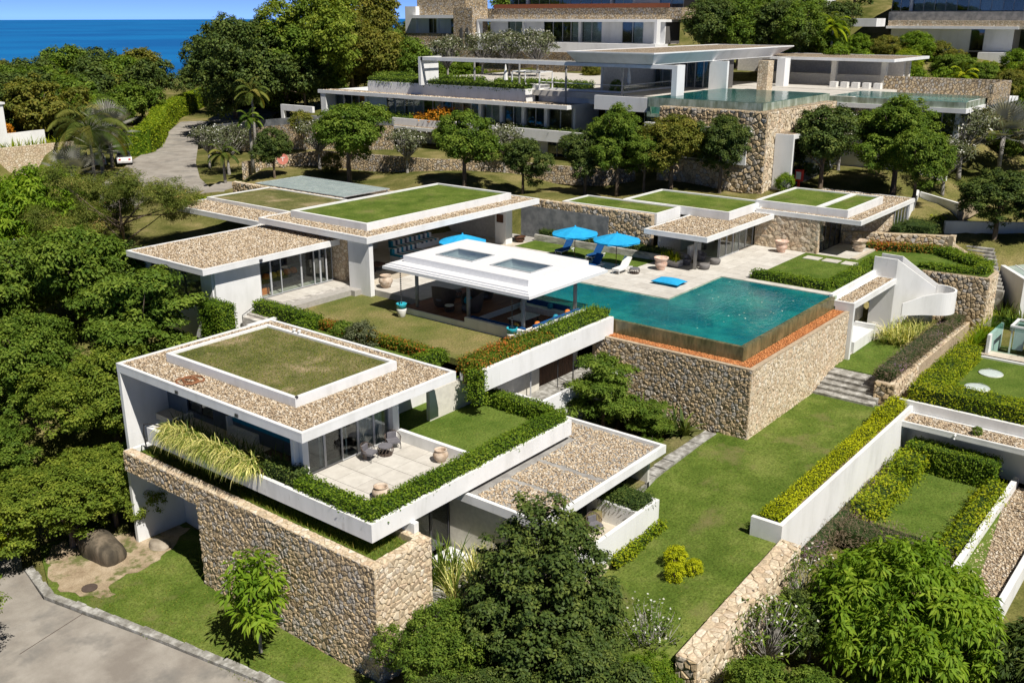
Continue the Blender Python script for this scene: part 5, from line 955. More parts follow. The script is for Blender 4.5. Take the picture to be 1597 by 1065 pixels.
gwl = thing('garden_gate', 'small white gate frame at the far end of the hill villa', 'gate', (91, 108, 4)); MB().box(89.6, 90, 105.4, 112, 6.6, 7.4).box(89.6, 90, 111.4, 112, 3.8, 6.6).build('frame', 'white_paint', gwl)
fz = thing('lower_rubble_wall', 'long low rubble wall along the slope under the row of trees', 'wall', (76, 60, 3)); wallstrip([(69.5, 94.5, 1.2, 3.2), (76.3, 89, 2, 4.3), (79, 74, 2, 4.3), (83, 66, 2.4, 4.3), (84.5, 58, 2.4, 4.2), (87, 53, 2.4, 4.1)], .5, 'wall_core', fz, 'rubble_far')
fz2 = thing('driveway_wall', 'rubble wall with white cap above the driveway trees', 'wall', (82, 95, 4)); wallstrip([(80, 114, 2, 4.4), (83, 98, 2.5, 6.4), (86.5, 87, 2.8, 6.4)], .5, 'wall_core', fz2, 'rubble_far'); wallstrip([(80, 113.9, 4.42, 5.3), (83, 97.9, 6.42, 7.2), (86.5, 86.9, 6.42, 7.2)], .4, 'cap', fz2, 'grey_wall')
# ------------------------------------------------------------------ houses at the top of the slope
th = thing('upper_white_house', 'white framed house with stone tower at the top of the slope', 'house', (128, 90, 13))
MB().box(125, 134, 73.6, 106.4, 18.15, 18.5).box(125, 126, 73.6, 74.0, 15.3, 18.15).box(125, 126, 106.0, 106.4, 15.3, 18.15).build('frame', 'white_paint', th); storey(th, 128, 74, 106, 15.2, 18.15, 4, 9, 21)
MB().box(124.4, 128, 73.4, 106.4, 13.85, 15.2).build('balcony', 'white_paint', th); MB().box(125, 131, 73.4, 106, 9, 13.85).build('base', 'rubble_far', th); MB().box(124.2, 128, 106.6, 110.6, 12, 20.2).build('stone_tower', 'rubble_far', th)
for y in (107.4, 108.6): box('slot_window', 'dark_interior', th, 124.12, 124.19, y, y+.5, 14.4, 17.2)
MB().box(129, 140, 72, 108, 18.5, 20.1).build('upper_base', 'rubble_far', th); box('rust_band', 'rust_steel', th, 128.8, 129.0, 74, 106, 20.1, 20.7); storey(th, 133, 74, 106, 20.1, 23.0, 4, 8, 22); MB().box(130, 140, 72, 108, 23, 23.5).build('upper_roof', 'white_paint', th)
th2 = thing('upper_left_house', 'pale house with stone gable half hidden behind trees at the top', 'house', (128, 118, 12)); storey(th2, 128, 112, 122, 16.2, 18.6, 4, 4, 24); MB().box(126.4, 134, 111.4, 122.6, 18.6, 19.1).box(127.5, 128.4, 122, 124.5, 14, 20.5).box(126, 129, 116, 124, 12.6, 13.9).build('frame', 'white_paint', th2); MB().box(128.4, 134, 111.6, 122.5, 19.1, 22).build('upper_wall', 'rubble_far', th2)
MB().box(127, 134, 110.8, 124, 10, 16.2).build('base', 'rubble_far', th2)
th3 = thing('upper_right_house', 'white house with long infinity pool terrace at the top right', 'house', (165, 48, 12)); MB().box(164, 175, 36, 55.2, 17.1, 17.5).box(163.6, 168, 33, 41, 12.2, 13.8).build('frame', 'white_paint', th3); MB().box(164.2, 176, 33, 55, 17.5, 18.3).build('stone_band', 'rubble_pale_far', th3)
storey(th3, 166, 37, 43, 13.9, 17.1, 4, 3, 31); MB().box(166, 166.3, 43, 55, 13.6, 17.1).build('wall', 'white_paint', th3); MB().box(165.9, 165.98, 45.5, 49.6, 14.0, 14.8).build('blue_panel', 'blue_fabric', th3); MB().box(165.88, 165.98, 51.0, 52.2, 13.8, 16.4).build('door', 'interior_wall', th3)
MB().box(167, 186, 33, 56, 18.3, 19.6).build('pool_wall', 'grey_wall', th3); storey(th3, 174, 34, 58, 19.7, 23, 5, 7, 33); MB().box(170, 186, 30, 60, 23, 23.6).build('upper_roof', 'white_paint', th3)
MB().box(160, 164, 55.4, 65, 17.4, 18.6).build('planter_tray', 'white_paint', th3); MB().box(161, 168, 65.2, 80, 15, 20.3).build('rubble_base', 'rubble_far', th3); MB().box(164, 170, 66, 82, 20.3, 23).build('upper_wall', 'white_paint', th3)
LHY = 116.0
# ------------------------------------------------------------------ left edge: white building and pale wall
lh = thing('left_white_house', 'white house corner at the left edge above the pale wall', 'house', (55, 130, 3)); MB().box(48, 58.9, 127.3, 140, 1, 8.6).build('wall', 'white_paint', lh); MB().box(47.8, 59.1, 127.1, 140.2, 8.6, 8.85).build('roof_rim', 'white_paint', lh)
lc = thing('left_curved_wall', 'low curved white wall beside the left white house', 'wall', (61, 129, 3)); wallstrip([(58.9, 130.2, 2, 4.75), (60.6, 129.6, 2, 4.8), (62.6, 128.9, 2, 4.95), (64.2, 128.6, 2, 5.0)], .4, 'wall', lc)
lw2 = thing('left_retaining_wall', 'pale block retaining wall behind the palms at left', 'wall', (58, 125.6, 0)); MB().box(48, 66.5, 125.6, 126.1, -2.5, 3.5).build('wall_core', 'rubble_pale_far', lw2)

# ------------------------------------------------------------------ furniture and small things
def parasol(x, y, label, r=1.92, group='blue pool parasols'):
    o = thing('parasol', label, 'parasol', (x, y, 0), group)
    MB().tube([(x, y, .04), (x, y, 2.85)], .03, 8).build('pole', 'dark_wood', o); MB().lathe((x, y, 0), [(.32, .016), (.32, .08), (.08, .1), (.06, .25)], 12).build('base', 'grey_post', o)
    n = 8; z0, z1 = 2.26, 2.80
    for k in range(n):
        a, b = 2*math.pi*k/n+.2, 2*math.pi*(k+1)/n+.2; m = MB(); rows = []
        for t in (.04, .35, .7, 1.0):
            z = z1-(z1-z0)*t**1.15; sag = .05*t*(1-t)
            rows.append([(x+r*t*math.cos(a), y+r*t*math.sin(a), z), (x+r*t*.965*math.cos((a+b)/2), y+r*t*.965*math.sin((a+b)/2), z-.035*t-sag), (x+r*t*math.cos(b), y+r*t*math.sin(b), z)])
        for p, q in zip(rows, rows[1:]): m.quad(p[0], q[0], q[1], p[1]); m.quad(p[1], q[1], q[2], p[2])
        m.quad(rows[-1][0], tuple(Vector(rows[-1][0])-Vector((0, 0, .14))), tuple(Vector(rows[-1][2])-Vector((0, 0, .14))), rows[-1][2]); m.build('canopy_panel', 'blue_fabric', o)
    MB().lathe((x, y, 2.78), [(.09, 0), (.07, .08), (.02, .14)], 8).build('finial', 'blue_fabric', o)
    for k in range(n): a = 2*math.pi*k/n+.2; MB().tube([(x, y, 2.74), (x+r*math.cos(a), y+r*math.sin(a), z0-.02)], .012, 4).build('rib', 'dark_wood', o)
parasol(64.9, 45.0, 'open blue parasol over the two blue loungers'); parasol(64.9, 41.0, 'open blue parasol beside the white lounger'); parasol(57.0, 50.2, 'open blue parasol half hidden behind the white pavilion roof', 1.9)
def lounger(y, cush, label, x=63.1):
    o = thing('sun_lounger', label, 'lounger', (x+1, y, 0), 'pool sun loungers'); w2 = .34
    m = MB(); m.box(x, x+2, y-w2, y-w2+.05, .26, .32).box(x, x+2, y+w2-.05, y+w2, .26, .32).box(x, x+.05, y-w2+.05, y+w2-.05, .26, .32).box(x+1.95, x+2, y-w2+.05, y+w2-.05, .26, .32); m.build('frame', 'white_paint', o)
    for a in (.06, 1.8):
        for b in (-w2+.03, w2-.08): box('leg', 'white_paint', o, x+a, x+a+.05, y+b, y+b+.05, .03, .26)
    MB().box(x+.02, x+1.22, y-w2+.01, y+w2-.01, .33, .42).build('seat_cushion', cush, o)
    m = MB(); ca, sa = math.cos(R(48)), math.sin(R(48)); L_ = .95
    b0 = (x+1.24, .33); P = [(b0[0], b0[1]), (b0[0]+L_*ca, b0[1]+L_*sa), (b0[0]+L_*ca-.09*sa, b0[1]+L_*sa+.09*ca), (b0[0]-.09*sa, b0[1]+.09*ca)]
    bb = len(m.v); m.v += [(p[0], y-w2+.01, p[1]) for p in P]+[(p[0], y+w2-.01, p[1]) for p in P]; m.f += [(3, 2, 1, 0), (4, 5, 6, 7)]+[(i, (i+1) % 4, 4+(i+1) % 4, 4+i) for i in range(4)]; m.build('backrest', cush, o)
lounger(39.9, 'white_fabric', 'white sun lounger with raised back near the blue cushion'); lounger(42.2, 'navy_fabric', 'dark blue sun lounger between the two parasols', 62.6); lounger(44.1, 'navy_fabric', 'dark blue sun lounger right of the farther blue one', 65.6); lounger(47.2, 'navy_fabric', 'dark blue sun lounger farthest along the lawn strip', 65.6)
def wicker_drum(x, y, z, r, h, label, mat='wicker', top='grey_fabric', group=None, cat='side table'):
    o = thing('wicker_table', label, cat, (x, y, z), group); m = MB()
    for k in range(14): a = k*2*math.pi/14; b = a+.7; m.tube([(x+r*.8*math.cos(a), y+r*.8*math.sin(a), z+.02), (x+r*math.cos((a+b)/2), y+r*math.sin((a+b)/2), z+h*.5), (x+r*.85*math.cos(b), y+r*.85*math.sin(b), z+h)], .022, 4)
    m.build('woven_side', mat, o); MB().lathe((x, y, z+h-.04), [(r*.9, 0), (r*.92, .05), (r*.1, .06)], 18).build('top', top, o); MB().lathe((x, y, z+.01), [(r*.85, 0), (r*.85, .05), (r*.6, .055)], 18).build('base_ring', mat, o)
wicker_drum(64.3, 38.9, 0, .42, .42, 'round brown wicker table beside the white lounger')
def tub(x, y, z, rot, label, mat='grey_wicker', cush='grey_fabric', s=1., group=None):
    o = thing('tub_chair', label, 'chair', (x, y, z), group); n = 15; m = MB(); rows = []
    for k in range(n):
        a = rot+R(-130+260*k/(n-1)); f = math.cos(R(-130+260*k/(n-1))*.62); c, q = -math.cos(a), -math.sin(a); h = z+s*(.42+.38*max(0, f))
        rows.append([(x+.36*s*c, y+.36*s*q, z+.10), (x+.43*s*c, y+.43*s*q, (z+h)/2), (x+.45*s*c, y+.45*s*q, h), (x+.38*s*c, y+.38*s*q, h-.02), (x+.31*s*c, y+.31*s*q, z+.3)])
    for p, q in zip(rows, rows[1:]):
        for i in range(4): m.quad(p[i], q[i], q[i+1], p[i+1])
    for r_ in (rows[0], rows[-1]): m.quad(*r_)
    m.build('shell', mat, o, True); MB().lathe((x, y, z), [(.34*s, .16), (.36*s, .3), (.33*s, .4), (.1*s, .42)], 16).build('seat_cushion', cush, o, True)
    MB().lathe((x, y, z), [(.33*s, .01), (.36*s, .16), (.3*s, .165)], 16).build('base', mat, o)
    c, q = math.cos(rot), math.sin(rot); MB().lathe((x-.22*s*c, y-.22*s*q, z+.4), [(.05, 0), (.2*s, .08), (.22*s, .2), (.14*s, .34), (.02, .38)], 10).build('back_pillow', cush, o, True)
tub(69.4, 37.2, 0, R(-110), 'grey wicker tub chair nearest the round post', cush='orange_fabric' if 0 else 'grey_fabric'); tub(71.3, 36.9, 0, R(-100), 'grey wicker tub chair against the glass door')
def pouf(x, y, label): o = tag(MB().lathe((x, y, 0), [(.3, .012), (.40, .1), (.44, .3), (.42, .42), (.38, .44), (.05, .45)], 20).build('pouf_table', 'grey_wicker', None, True), label, 'stool'); return o
pouf(68.9, 35.3, 'round grey woven stool nearest the pool'); pouf(70.9, 35.4, 'round grey woven stool by the glass doors')
bb = thing('bean_bag', 'large bright blue floor cushion lying on the pale pool deck', 'cushion', (63.2, 35.2, 0)); N_ = 12; V_, F_ = [], []
for sgn in (1, -1):
    for i in range(N_+1):
        for j in range(N_+1):
            u, v = i/N_*2-1, j/N_*2-1; e = (1-abs(u)**2.4)*(1-abs(v)**2.4); pin = 1-.09*(1-abs(u))*abs(v)-.09*(1-abs(v))*abs(u)
            V_.append((63.2+u*.78*pin*(1 if 1 else 0), 35.2+v*1.15*pin, .20+sgn*(.02+.22*max(0, e)**.6*(1 if sgn > 0 else .8))+.02*math.sin(5*u+3*v)*e))
    b_ = len(V_)-(N_+1)**2
    for i in range(N_):
        for j in range(N_):
            a = b_+i*(N_+1)+j; q = (a, a+N_+1, a+N_+2, a+1); F_.append(q if sgn > 0 else q[::-1])
mm = MB(); mm.v = V_; mm.f = F_; mm.build('cover', 'blue_fabric', bb, True)
def urn(x, y, z, r, h, label, mat, kind=0, name='urn'):
    o = thing(name, label, 'urn', (x, y, z)); p = [(.5, .0), (.72, .18), (.98, .45), (1., .6), (.86, .78), (.68, .86), (.80, .95), (.84, 1.), (.74, 1.), (.62, .9), (.7, .7), (.5, .5)] if kind == 0 else [(.5, 0), (.6, .06), (.55, .12), (.85, .35), (.9, .55), (.74, .68), (.92, .8), (1.06, .95), (1.06, 1.), (.94, 1.), (.7, .82), (.4, .7)]
    MB().lathe((x, y, z+.004), [(a*r, b*h) for a, b in p], 22).build('body', mat, o, True); return o
urn(66.6, 37.9, 0, .55, 1.0, 'carved pink stone urn beside the yellow-leaved planter', 'pink_urn', 1); urn(78.2, 33.0, 0, .55, 1.0, 'carved pink stone urn in front of the pale stone wall', 'pink_urn', 1)
urn(82.6, 28.0, 0, .62, 1.0, 'wide pale stone bowl by the oblique rubble wall', 'urn_stone', 1, 'stone_bowl'); urn(49.3, 51.0, 0, .52, .95, 'tan stone urn beside the main hall column', 'urn_stone', 0)
urn(33.6, 31.3, -2.5, .40, .68, 'pale clay urn on the guest terrace by the low wall', 'urn_stone'); urn(28.9, 30.8, -2.5, .42, .62, 'tan clay urn on the guest terrace at the hedge corner', 'urn_stone'); urn(67.6, 52.8, 0, .5, .5, 'low carved timber stool beside the grey wall', 'dark_wood', 1, 'stool')
for x, y, lb in ((45.75, 45.9, 'teal and white glazed pot under the left rain chain'), (46.1, 36.6, 'teal and white glazed pot under the right rain chain')):
    o = thing('glazed_pot', lb, 'pot', (x, y, -.45)); MB().lathe((x, y, -.446), [(.2, 0), (.24, .05), (.34, .5), (.33, .62)], 16).build('lower_body', 'white_fabric', o, True); MB().lathe((x, y, -.446), [(.335, .62), (.33, .85), (.38, .95), (.33, .96), (.28, .8)], 16).build('glazed_rim', 'teal_glaze', o, True)
    c = thing('rain_chain', lb.replace('teal and white glazed pot under', 'dark rain chain hanging above the pot at').replace('the left rain chain', 'left').replace('the right rain chain', 'right'), 'chain', (x, y, .5))
    for k in range(15): MB().lathe((x, y, .48+k*.146), [(.02, 0), (.06, .05), (.065, .09), (.02, .1)], 7).build('link', 'dark_metal', c)
    MB().tube([(x, y, .45), (x, y, 2.66)], .012, 4).build('cord', 'dark_metal', c)
# pavilion furniture
for x, y, r_, lb in ((48.5, 44.5, .2, 'round dark wicker daybed at the left pavilion post'), (48.6, 42.1, 2.6, 'round dark wicker daybed with teal cushions behind the middle post'), (51.6, 43.6, 3.6, 'round dark wicker daybed at the back of the pavilion')):
    tub(x, y, 0, r_, lb, 'wicker', 'grey_fabric', 1.9); o = thing('cushion', lb.replace('round dark wicker daybed', 'teal cushion on the daybed'), 'cushion', (x, y, .5)); MB().lathe((x+.1, y+.35, .42), [(.05, 0), (.3, .1), (.32, .3), (.2, .5), (.02, .55)], 8).build('cover', 'teal_fabric', o, True)
wicker_drum(47.6, 43.2, 0, .35, .45, 'small wicker table between the pavilion daybeds', 'wicker', 'white_fabric'); wicker_drum(50.6, 45.2, 0, .4, .5, 'small wicker table at the back of the pavilion', 'wicker', 'grey_fabric')
o = thing('coffee_table', 'long white slatted coffee table in the sunken pavilion lounge', 'table', (50, 38.5, -.42))
for k in range(8): box('slat', 'white_fabric', o, 48.9, 50.9, 38.0+k*.16, 38.1+k*.16, -.08, -.02)
for x, y in ((49, 38.05), (50.7, 38.05), (49, 39.1), (50.7, 39.1)): box('leg', 'dark_metal', o, x, x+.06, y, y+.06, -.42, -.08)
for x, y, mt, lb in ((47.25, 37.2, 'yellow_fabric', 'yellow cushion at the front of the sunken lounge'), (48.4, 36.35, 'orange_fabric', 'orange cushion near the right pavilion post'), (50.4, 36.35, 'teal_fabric', 'teal cushion in the sunken lounge back row'), (51.8, 36.4, 'orange_fabric', 'orange cushion at the pool corner of the lounge'), (52.3, 38.2, 'teal_fabric', 'teal cushion on the pool side of the lounge')):
    o = thing('cushion', lb, 'cushion', (x, y, .02)); MB().lathe((x, y, .024), [(.05, 0), (.2, .06), (.22, .2), (.14, .36), (.02, .4)], 8).build('cover', mt, o, True)
# guest terrace and annex chairs
def wire_chair(x, y, z, rot, label, group, h=.85):
    o = thing('woven_armchair', label, 'chair', (x, y, z), group); c, s_ = math.cos(rot), math.sin(rot); W = lambda u, v, w_: (x+u*c-v*s_, y+u*s_+v*c, z+w_)
    for u, v in ((.3, .34), (.3, -.34), (-.32, .3), (-.32, -.3)): MB().tube([W(u, v, .004), W(u*.95, v*.95, .42)], .02, 5).build('leg', 'dark_metal', o)
    m = MB()
    for k in range(17): a = R(-100+200*k/16); m.tube([W(-.34*math.cos(a)*.9, .36*math.sin(a), .16), W(-.42*math.cos(a), .42*math.sin(a), .42+(h-.42)*max(.35, math.cos(a*.8)))], .016, 4)
    m.tube([W(-.42*math.cos(R(q)), .42*math.sin(R(q)), .42+(h-.42)*max(.35, math.cos(R(q)*.8))) for q in range(-100, 101, 20)], .024, 5); m.build('woven_back', 'wicker', o)
    q = [W(.3, .32, .36), W(-.3, .32, .36), W(-.3, -.32, .36), W(.3, -.32, .36)]; MB().prism([p[:2] for p in q][::-1] if False else [p[:2] for p in q], z+.34, z+.46).build('seat_cushion', 'grey_fabric', o); q = [W(-.22, .25, 0), W(-.34, .25, 0), W(-.34, -.25, 0), W(-.22, -.25, 0)]; MB().prism([p[:2] for p in q], z+.46, z+.78).build('back_pillow', 'grey_fabric', o)
wire_chair(31.5, 34.3, -2.5, R(-75), 'dark woven armchair left of the basket table on the guest terrace', None); wire_chair(33.3, 34.4, -2.5, R(-120), 'dark woven armchair beside the column on the guest terrace', None); wicker_drum(32.45, 34.1, -2.5, .42, .5, 'round basket table between the guest terrace armchairs', 'wicker', 'grey_fabric')
wire_chair(36.3, 24.6, -6.1, R(-80), 'dark woven armchair on the annex balcony nearer the tree', None, .95); wire_chair(37.9, 24.7, -6.1, R(-110), 'dark woven armchair on the annex balcony near the planter', None, .95)
# living hall: striped sofas
def striped(x0, x1, y0, y1, label, n=12, along='x'):
    o = thing('striped_sofa', label, 'sofa', ((x0+x1)/2, (y0+y1)/2, 0)); box('plinth', 'white_paint', o, x0, x1, y0, y1, .006, .42)
    for k in range(n):
        if along == 'x': a, b = x0+(x1-x0)*k/n, x0+(x1-x0)*(k+1)/n; MB().box(a, b, y1-.3, y1-.02, .42, .95).box(a, b, y0, y1-.3, .42, .56).build('cushion_stripe', 'white_fabric' if k % 2 else 'teal_fabric' if k % 4 == 0 else 'dark_curtain', o)
        else: a, b = y0+(y1-y0)*k/n, y0+(y1-y0)*(k+1)/n; MB().box(x1-.3, x1-.02, a, b, .42, .95).box(x0, x1-.3, a, b, .42, .56).build('cushion_stripe', 'white_fabric' if k % 2 else 'dark_curtain', o)
striped(57.5, 62.5, 57.8, 59.0, 'blue and white striped sofa deep in the open hall', 18); striped(50.0, 51.2, 55.0, 58.6, 'dark and white striped sofa beside the hall column', 14, 'y'); striped(55.5, 58.6, 55.6, 56.8, 'blue and white striped sofa on white base nearer the terrace', 12)
o = thing('low_table', 'dark timber low table in front of the striped sofa', 'table', (52.5, 55.6, 0)); MB().box(51.8, 53.4, 54.9, 56.2, .38, .45).build('top', 'dark_wood', o); MB().box(51.9, 52.1, 55.0, 55.2, .006, .38).build('leg', 'dark_wood', o); MB().box(53.1, 53.3, 55.9, 56.1, .006, .38).build('leg', 'dark_wood', o)
o = thing('lounge_sofa', 'grey sofa with orange and yellow cushions inside the dining room glass', 'sofa', (45.2, 58, 0)); MB().box(43.9, 47.2, 57.6, 58.6, -.03, .42).box(43.9, 47.2, 58.6, 58.85, -.03, .85).build('base', 'grey_fabric', o)
for k, mt in enumerate(('orange_fabric', 'yellow_fabric', 'yellow_fabric', 'orange_fabric', 'orange_fabric')): MB().lathe((44.2+k*.65, 58.35, .42), [(.05, 0), (.27, .08), (.3, .25), (.2, .45), (.02, .5)], 8).build('cushion', mt, o, True)
o = thing('side_desk', 'dark side table with orange seat behind the dining room glass', 'table', (42.4, 57, 0)); MB().box(41.9, 43.4, 56.9, 57.6, .6, .68).build('top', 'dark_wood', o); MB().box(42.0, 42.1, 57, 57.1, -.03, .6).build('leg', 'dark_metal', o); MB().box(43.2, 43.3, 57.4, 57.5, -.03, .6).build('leg', 'dark_metal', o); MB().box(42.2, 43.0, 56.5, 56.9, -.03, .4).build('seat', 'orange_fabric', o)
o = thing('carved_plaque', 'dark square carved plaque on the white hall column', 'plaque', (65.95, 53.7, 2)); MB().box(65.9, 65.98, 53.35, 54.05, 1.9, 2.6).build('panel', 'dark_wood', o)
# hose, sign, cabinet, car, boulders
hp = [(30.3-2.9+math.cos(t*.7)*(.45+.06*math.sin(t*2.3))+.28*math.sin(t*.23), 43.2+math.sin(t*.7)*(.62+.08*math.cos(t*1.7)), .93+.0006*t) for t in range(0, 90)]
tag(MB().tube(hp, .018, 4).build('garden_hose', 'orange_hose'), 'orange garden hose coiled on the guest villa gravel roof', 'hose')
tag(MB().tube([(26.9, 45.7, -2.15), (26.5, 46.0, -1.95), (26.3, 46.35, -2.0), (26.25, 46.4, -2.5), (26.3, 46.4, -3.4)], .04, 6).build('black_hose', 'black_rubber'), 'black hose draped over the end of the white planter', 'hose')
sg = thing('round_sign', 'faded round red road sign with white bar and post by the driveway', 'sign', (72.2, 90.5, 2.6)); MB().tube([(72.2, 90.5, 2.2), (72.2, 90.5, 4.0)], .05).build('post', 'aluminium', sg)
def disc(c, n_, r_, th, seg=24):
    n_ = Vector(n_).normalized(); a = n_.cross(Vector((0, 0, 1))).normalized(); b = n_.cross(a); m = MB(); c = Vector(c)
    f = [tuple(c+(a*math.cos(2*math.pi*k/seg)+b*math.sin(2*math.pi*k/seg))*r_+n_*th) for k in range(seg)]; q = [tuple(Vector(p)-n_*2*th) for p in f]; m.v = f+q; m.f = [tuple(range(seg))[::-1], tuple(range(seg, 2*seg))]+[(k, (k+1) % seg, seg+(k+1) % seg, seg+k) for k in range(seg)]; return m
disc((72.05, 90.35, 3.6), (-.62, -.78, 0), .62, .02).build('disc', 'sign_red', sg)
_sn = Vector((-.62, -.78, 0)).normalized(); _sa = _sn.cross(Vector((0, 0, 1))); _c = Vector((72.05, 90.35, 3.6))+_sn*.024
def bar(c, hw, hh): m = MB(); q = [c-_sa*hw-Vector((0, 0, hh)), c+_sa*hw-Vector((0, 0, hh)), c+_sa*hw+Vector((0, 0, hh)), c-_sa*hw+Vector((0, 0, hh))]; m.v = [tuple(p) for p in q]+[tuple(p+_sn*.012) for p in q]; m.f = [(4, 5, 6, 7), (0, 1, 5, 4), (1, 2, 6, 5), (2, 3, 7, 6), (3, 0, 4, 7)]; return m
bar(_c+Vector((0, 0, .18)), .26, .04).build('mark', 'white_paint', sg); bar(_c-Vector((0, 0, .05)), .04, .2).build('mark', 'white_paint', sg)
hx = thing('hose_cabinet', 'red fire hose cabinet on a post at the rubble wall corner', 'cabinet', (91.0, 37.3, 3.2)); MB().box(90.8, 91.2, 36.9, 37.6, 4.0, 5.1).build('box', 'red_paint', hx); MB().box(90.78, 90.8, 37.0, 37.5, 4.2, 4.9).build('door_pane', 'white_fabric', hx); MB().box(90.9, 91.1, 37.15, 37.35, 3.0, 4.0).build('post', 'red_paint', hx)
def car(x, y, z, rot, label, paint):
    o = thing('parked_car', label, 'car', (x, y, z), None); o.rotation_euler = (0, 0, rot); O = Vector((x, y, z))
    def prof(pts, w_, name, mat, inset=0.):
        m = MB(); n = len(pts); m.v = [(x+p[0], y-w_+inset, z+p[1]) for p in pts]+[(x+p[0], y+w_-inset, z+p[1]) for p in pts]; m.f = [tuple(range(n))[::-1], tuple(range(n, 2*n))]+[(i, (i+1) % n, n+(i+1) % n, n+i) for i in range(n)]; return m.build(name, mat, o)
    prof([(-2.15, .3), (2.1, .3), (2.2, .62), (2.05, .82), (1.0, .95), (-1.95, .98), (-2.2, .85), (-2.22, .5)], .88, 'body', paint); prof([(-1.9, .98), (1.0, .95), (.35, 1.45), (-1.2, 1.48)], .76, 'cabin', 'dark_metal'); prof([(-1.3, 1.46), (.4, 1.44), (.3, 1.52), (-1.15, 1.54)], .72, 'roof', paint)
    for a in (-1.35, 1.35):
        for b in (-.86, .86): MB().tube([(x+a, y+b-.1, z+.33), (x+a, y+b+.1, z+.33)], .33, 14).build('wheel', 'black_rubber', o)
    for b in (-.7, .45): MB().box(x-2.24, x-2.2, y+b, y+b+.25, z+.66, z+.84).build('tail_light', 'red_paint', o); MB().box(x+2.12, x+2.2, y+b, y+b+.25, z+.6, z+.74).build('headlight', 'white_fabric', o)
car(68.3, 117.2, 1.2, R(62), 'white car parked by the driveway hedge', 'car_paint'); car(65.6, 118.6, 1.15, R(62), 'second pale car hidden behind the silver palms', 'aluminium')
def rock(name, label, x, y, z, rx, ry, rz, seed, mat='boulder'):
    rr = np.random.default_rng(seed); nu, nv_ = 18, 10; m = MB(); ph = rr.uniform(0, 6, 8)
    for j in range(nv_+1):
        for i in range(nu):
            t, p = 2*math.pi*i/nu, math.pi*j/nv_; d = Vector((math.sin(p)*math.cos(t), math.sin(p)*math.sin(t), math.cos(p))); f = 1+.10*math.sin(3*d.x+ph[0])+.09*math.sin(4*d.y+ph[1])+.07*math.sin(5*d.z+2*d.x+ph[2])
            e = .72 if rz > .6 else .95; g = Vector((math.copysign(abs(d.x)**e, d.x), math.copysign(abs(d.y)**e, d.y), math.copysign(abs(d.z)**e, d.z))); m.v.append((x+g.x*rx*f, y+g.y*ry*f, z+g.z*rz*f))
    for j in range(nv_):
        for i in range(nu): q = (i+1) % nu; m.f.append((j*nu+i, (j+1)*nu+i, (j+1)*nu+q, j*nu+q))
    return tag(m.build(name, mat, None, True), label, 'boulder')
rock('boulder', 'big dark flat-topped boulder under the left tree', 23.8, 47.7, -9.1, .95, 1.35, 1.1, 1, 'dark_boulder'); rock('boulder', 'small tan rock beside the white fin wall', 26.2, 46.2, -9.3, .55, .8, .22, 2, 'smooth_boulder'); rock('boulder', 'smooth grey boulder in the garden bed behind the annex roof', 46.3, 28.0, -5.5, 1.0, 1.5, .75, 3, 'smooth_boulder')
o = thing('spot_lamp', 'small white floodlight on the neighbour roof edge', 'lamp', (59.85, 13.2, -5.1)); MB().tube([(59.88, 13.2, -5.1), (59.75, 13.2, -5.15), (59.7, 13.2, -5.35)], .06, 6).build('lamp_head', 'white_paint', o)

# ------------------------------------------------------------------ hedges
hedge('hedge', 'clipped green hedge with bronze tips along the guest terrace front', [(27.4, 41.4, 29.0, 29.95, -2.5, -1.72), (26.55, 27.45, 29.0, 34.2, -2.5, -1.72)], 'leaf_hedge', 260, .12, .075)
hedge('hedge', 'clipped green hedge closing the far side of the guest lawn', [(40.7, 41.6, 29.95, 38.0, -2.5, -1.6)], 'leaf_hedge', 240, .12, .075)
hedge('hedge', 'dark shaded shrub hedge at the corner post of the guest villa', [(26.7, 27.6, 34.2, 36.6, -2.5, -1.5)], 'leaf_dark', 200, .12, .08)
hedge('hedge', 'narrow hedge strip behind the guest villa lawn wall', [(34.6, 41.0, 37.6, 38.4, -2, -1.25)], 'leaf_hedge', 160)
hedge('hedge', 'red-tipped hedge on the planter beam below the pavilion lawn', [(39.4, 46.5, 33.7, 35.3, -.2, .62)], 'leaf_red', 200, .13, .075, core='leaf_hedge', jit=.09)
hedge('hedge', 'bright green hedge on the planter beam beside the pool end', [(46.5, 52.9, 33.7, 35.0, -.2, .72)], 'leaf_hedge', 220, .14, .075, jit=.11)
hedge('hedge', 'green hedge spilling over the left end of the planter beam', [(38.9, 39.55, 33.2, 34.2, -1.6, .35)], 'leaf_hedge', 200, .13, .08, jit=.12)
hedge('hedge', 'red-flowering clipped hedge edging the pavilion lawn', [(40.7, 41.5, 38.6, 48.6, -.6, -.02)], 'leaf_red', 180, core='leaf_hedge')
hedge('hedge', 'low green hedge return at the end of the red hedge', [(38.6, 41.5, 37.8, 38.6, -.7, .05)], 'leaf_hedge', 180)
hedge('hedge', 'low green hedge beside the side steps', [(40.3, 41.2, 48.6, 55.0, -.6, .28), (39.2, 40.3, 48.4, 49.4, -.6, .15)], 'leaf_hedge', 180)
hedge('hedge', 'tall square clipped shrub at the corner of the dining room', [(36.4, 37.7, 53.2, 55.6, -2.6, 1.0)], 'leaf_hedge', 190)
hedge('hedge', 'low dark clipped hedge along the pool end of the hedged lawn', [(68.5, 69.4, 25.2, 31.2, 0, .62)], 'leaf_hedge', 150, .14, .09)
hedge('hedge', 'low sunlit hedge along the outer side of the hedged lawn', [(69.4, 79.0, 24.75, 25.65, 0, .6)], 'leaf_hedge', 150, .14, .09)
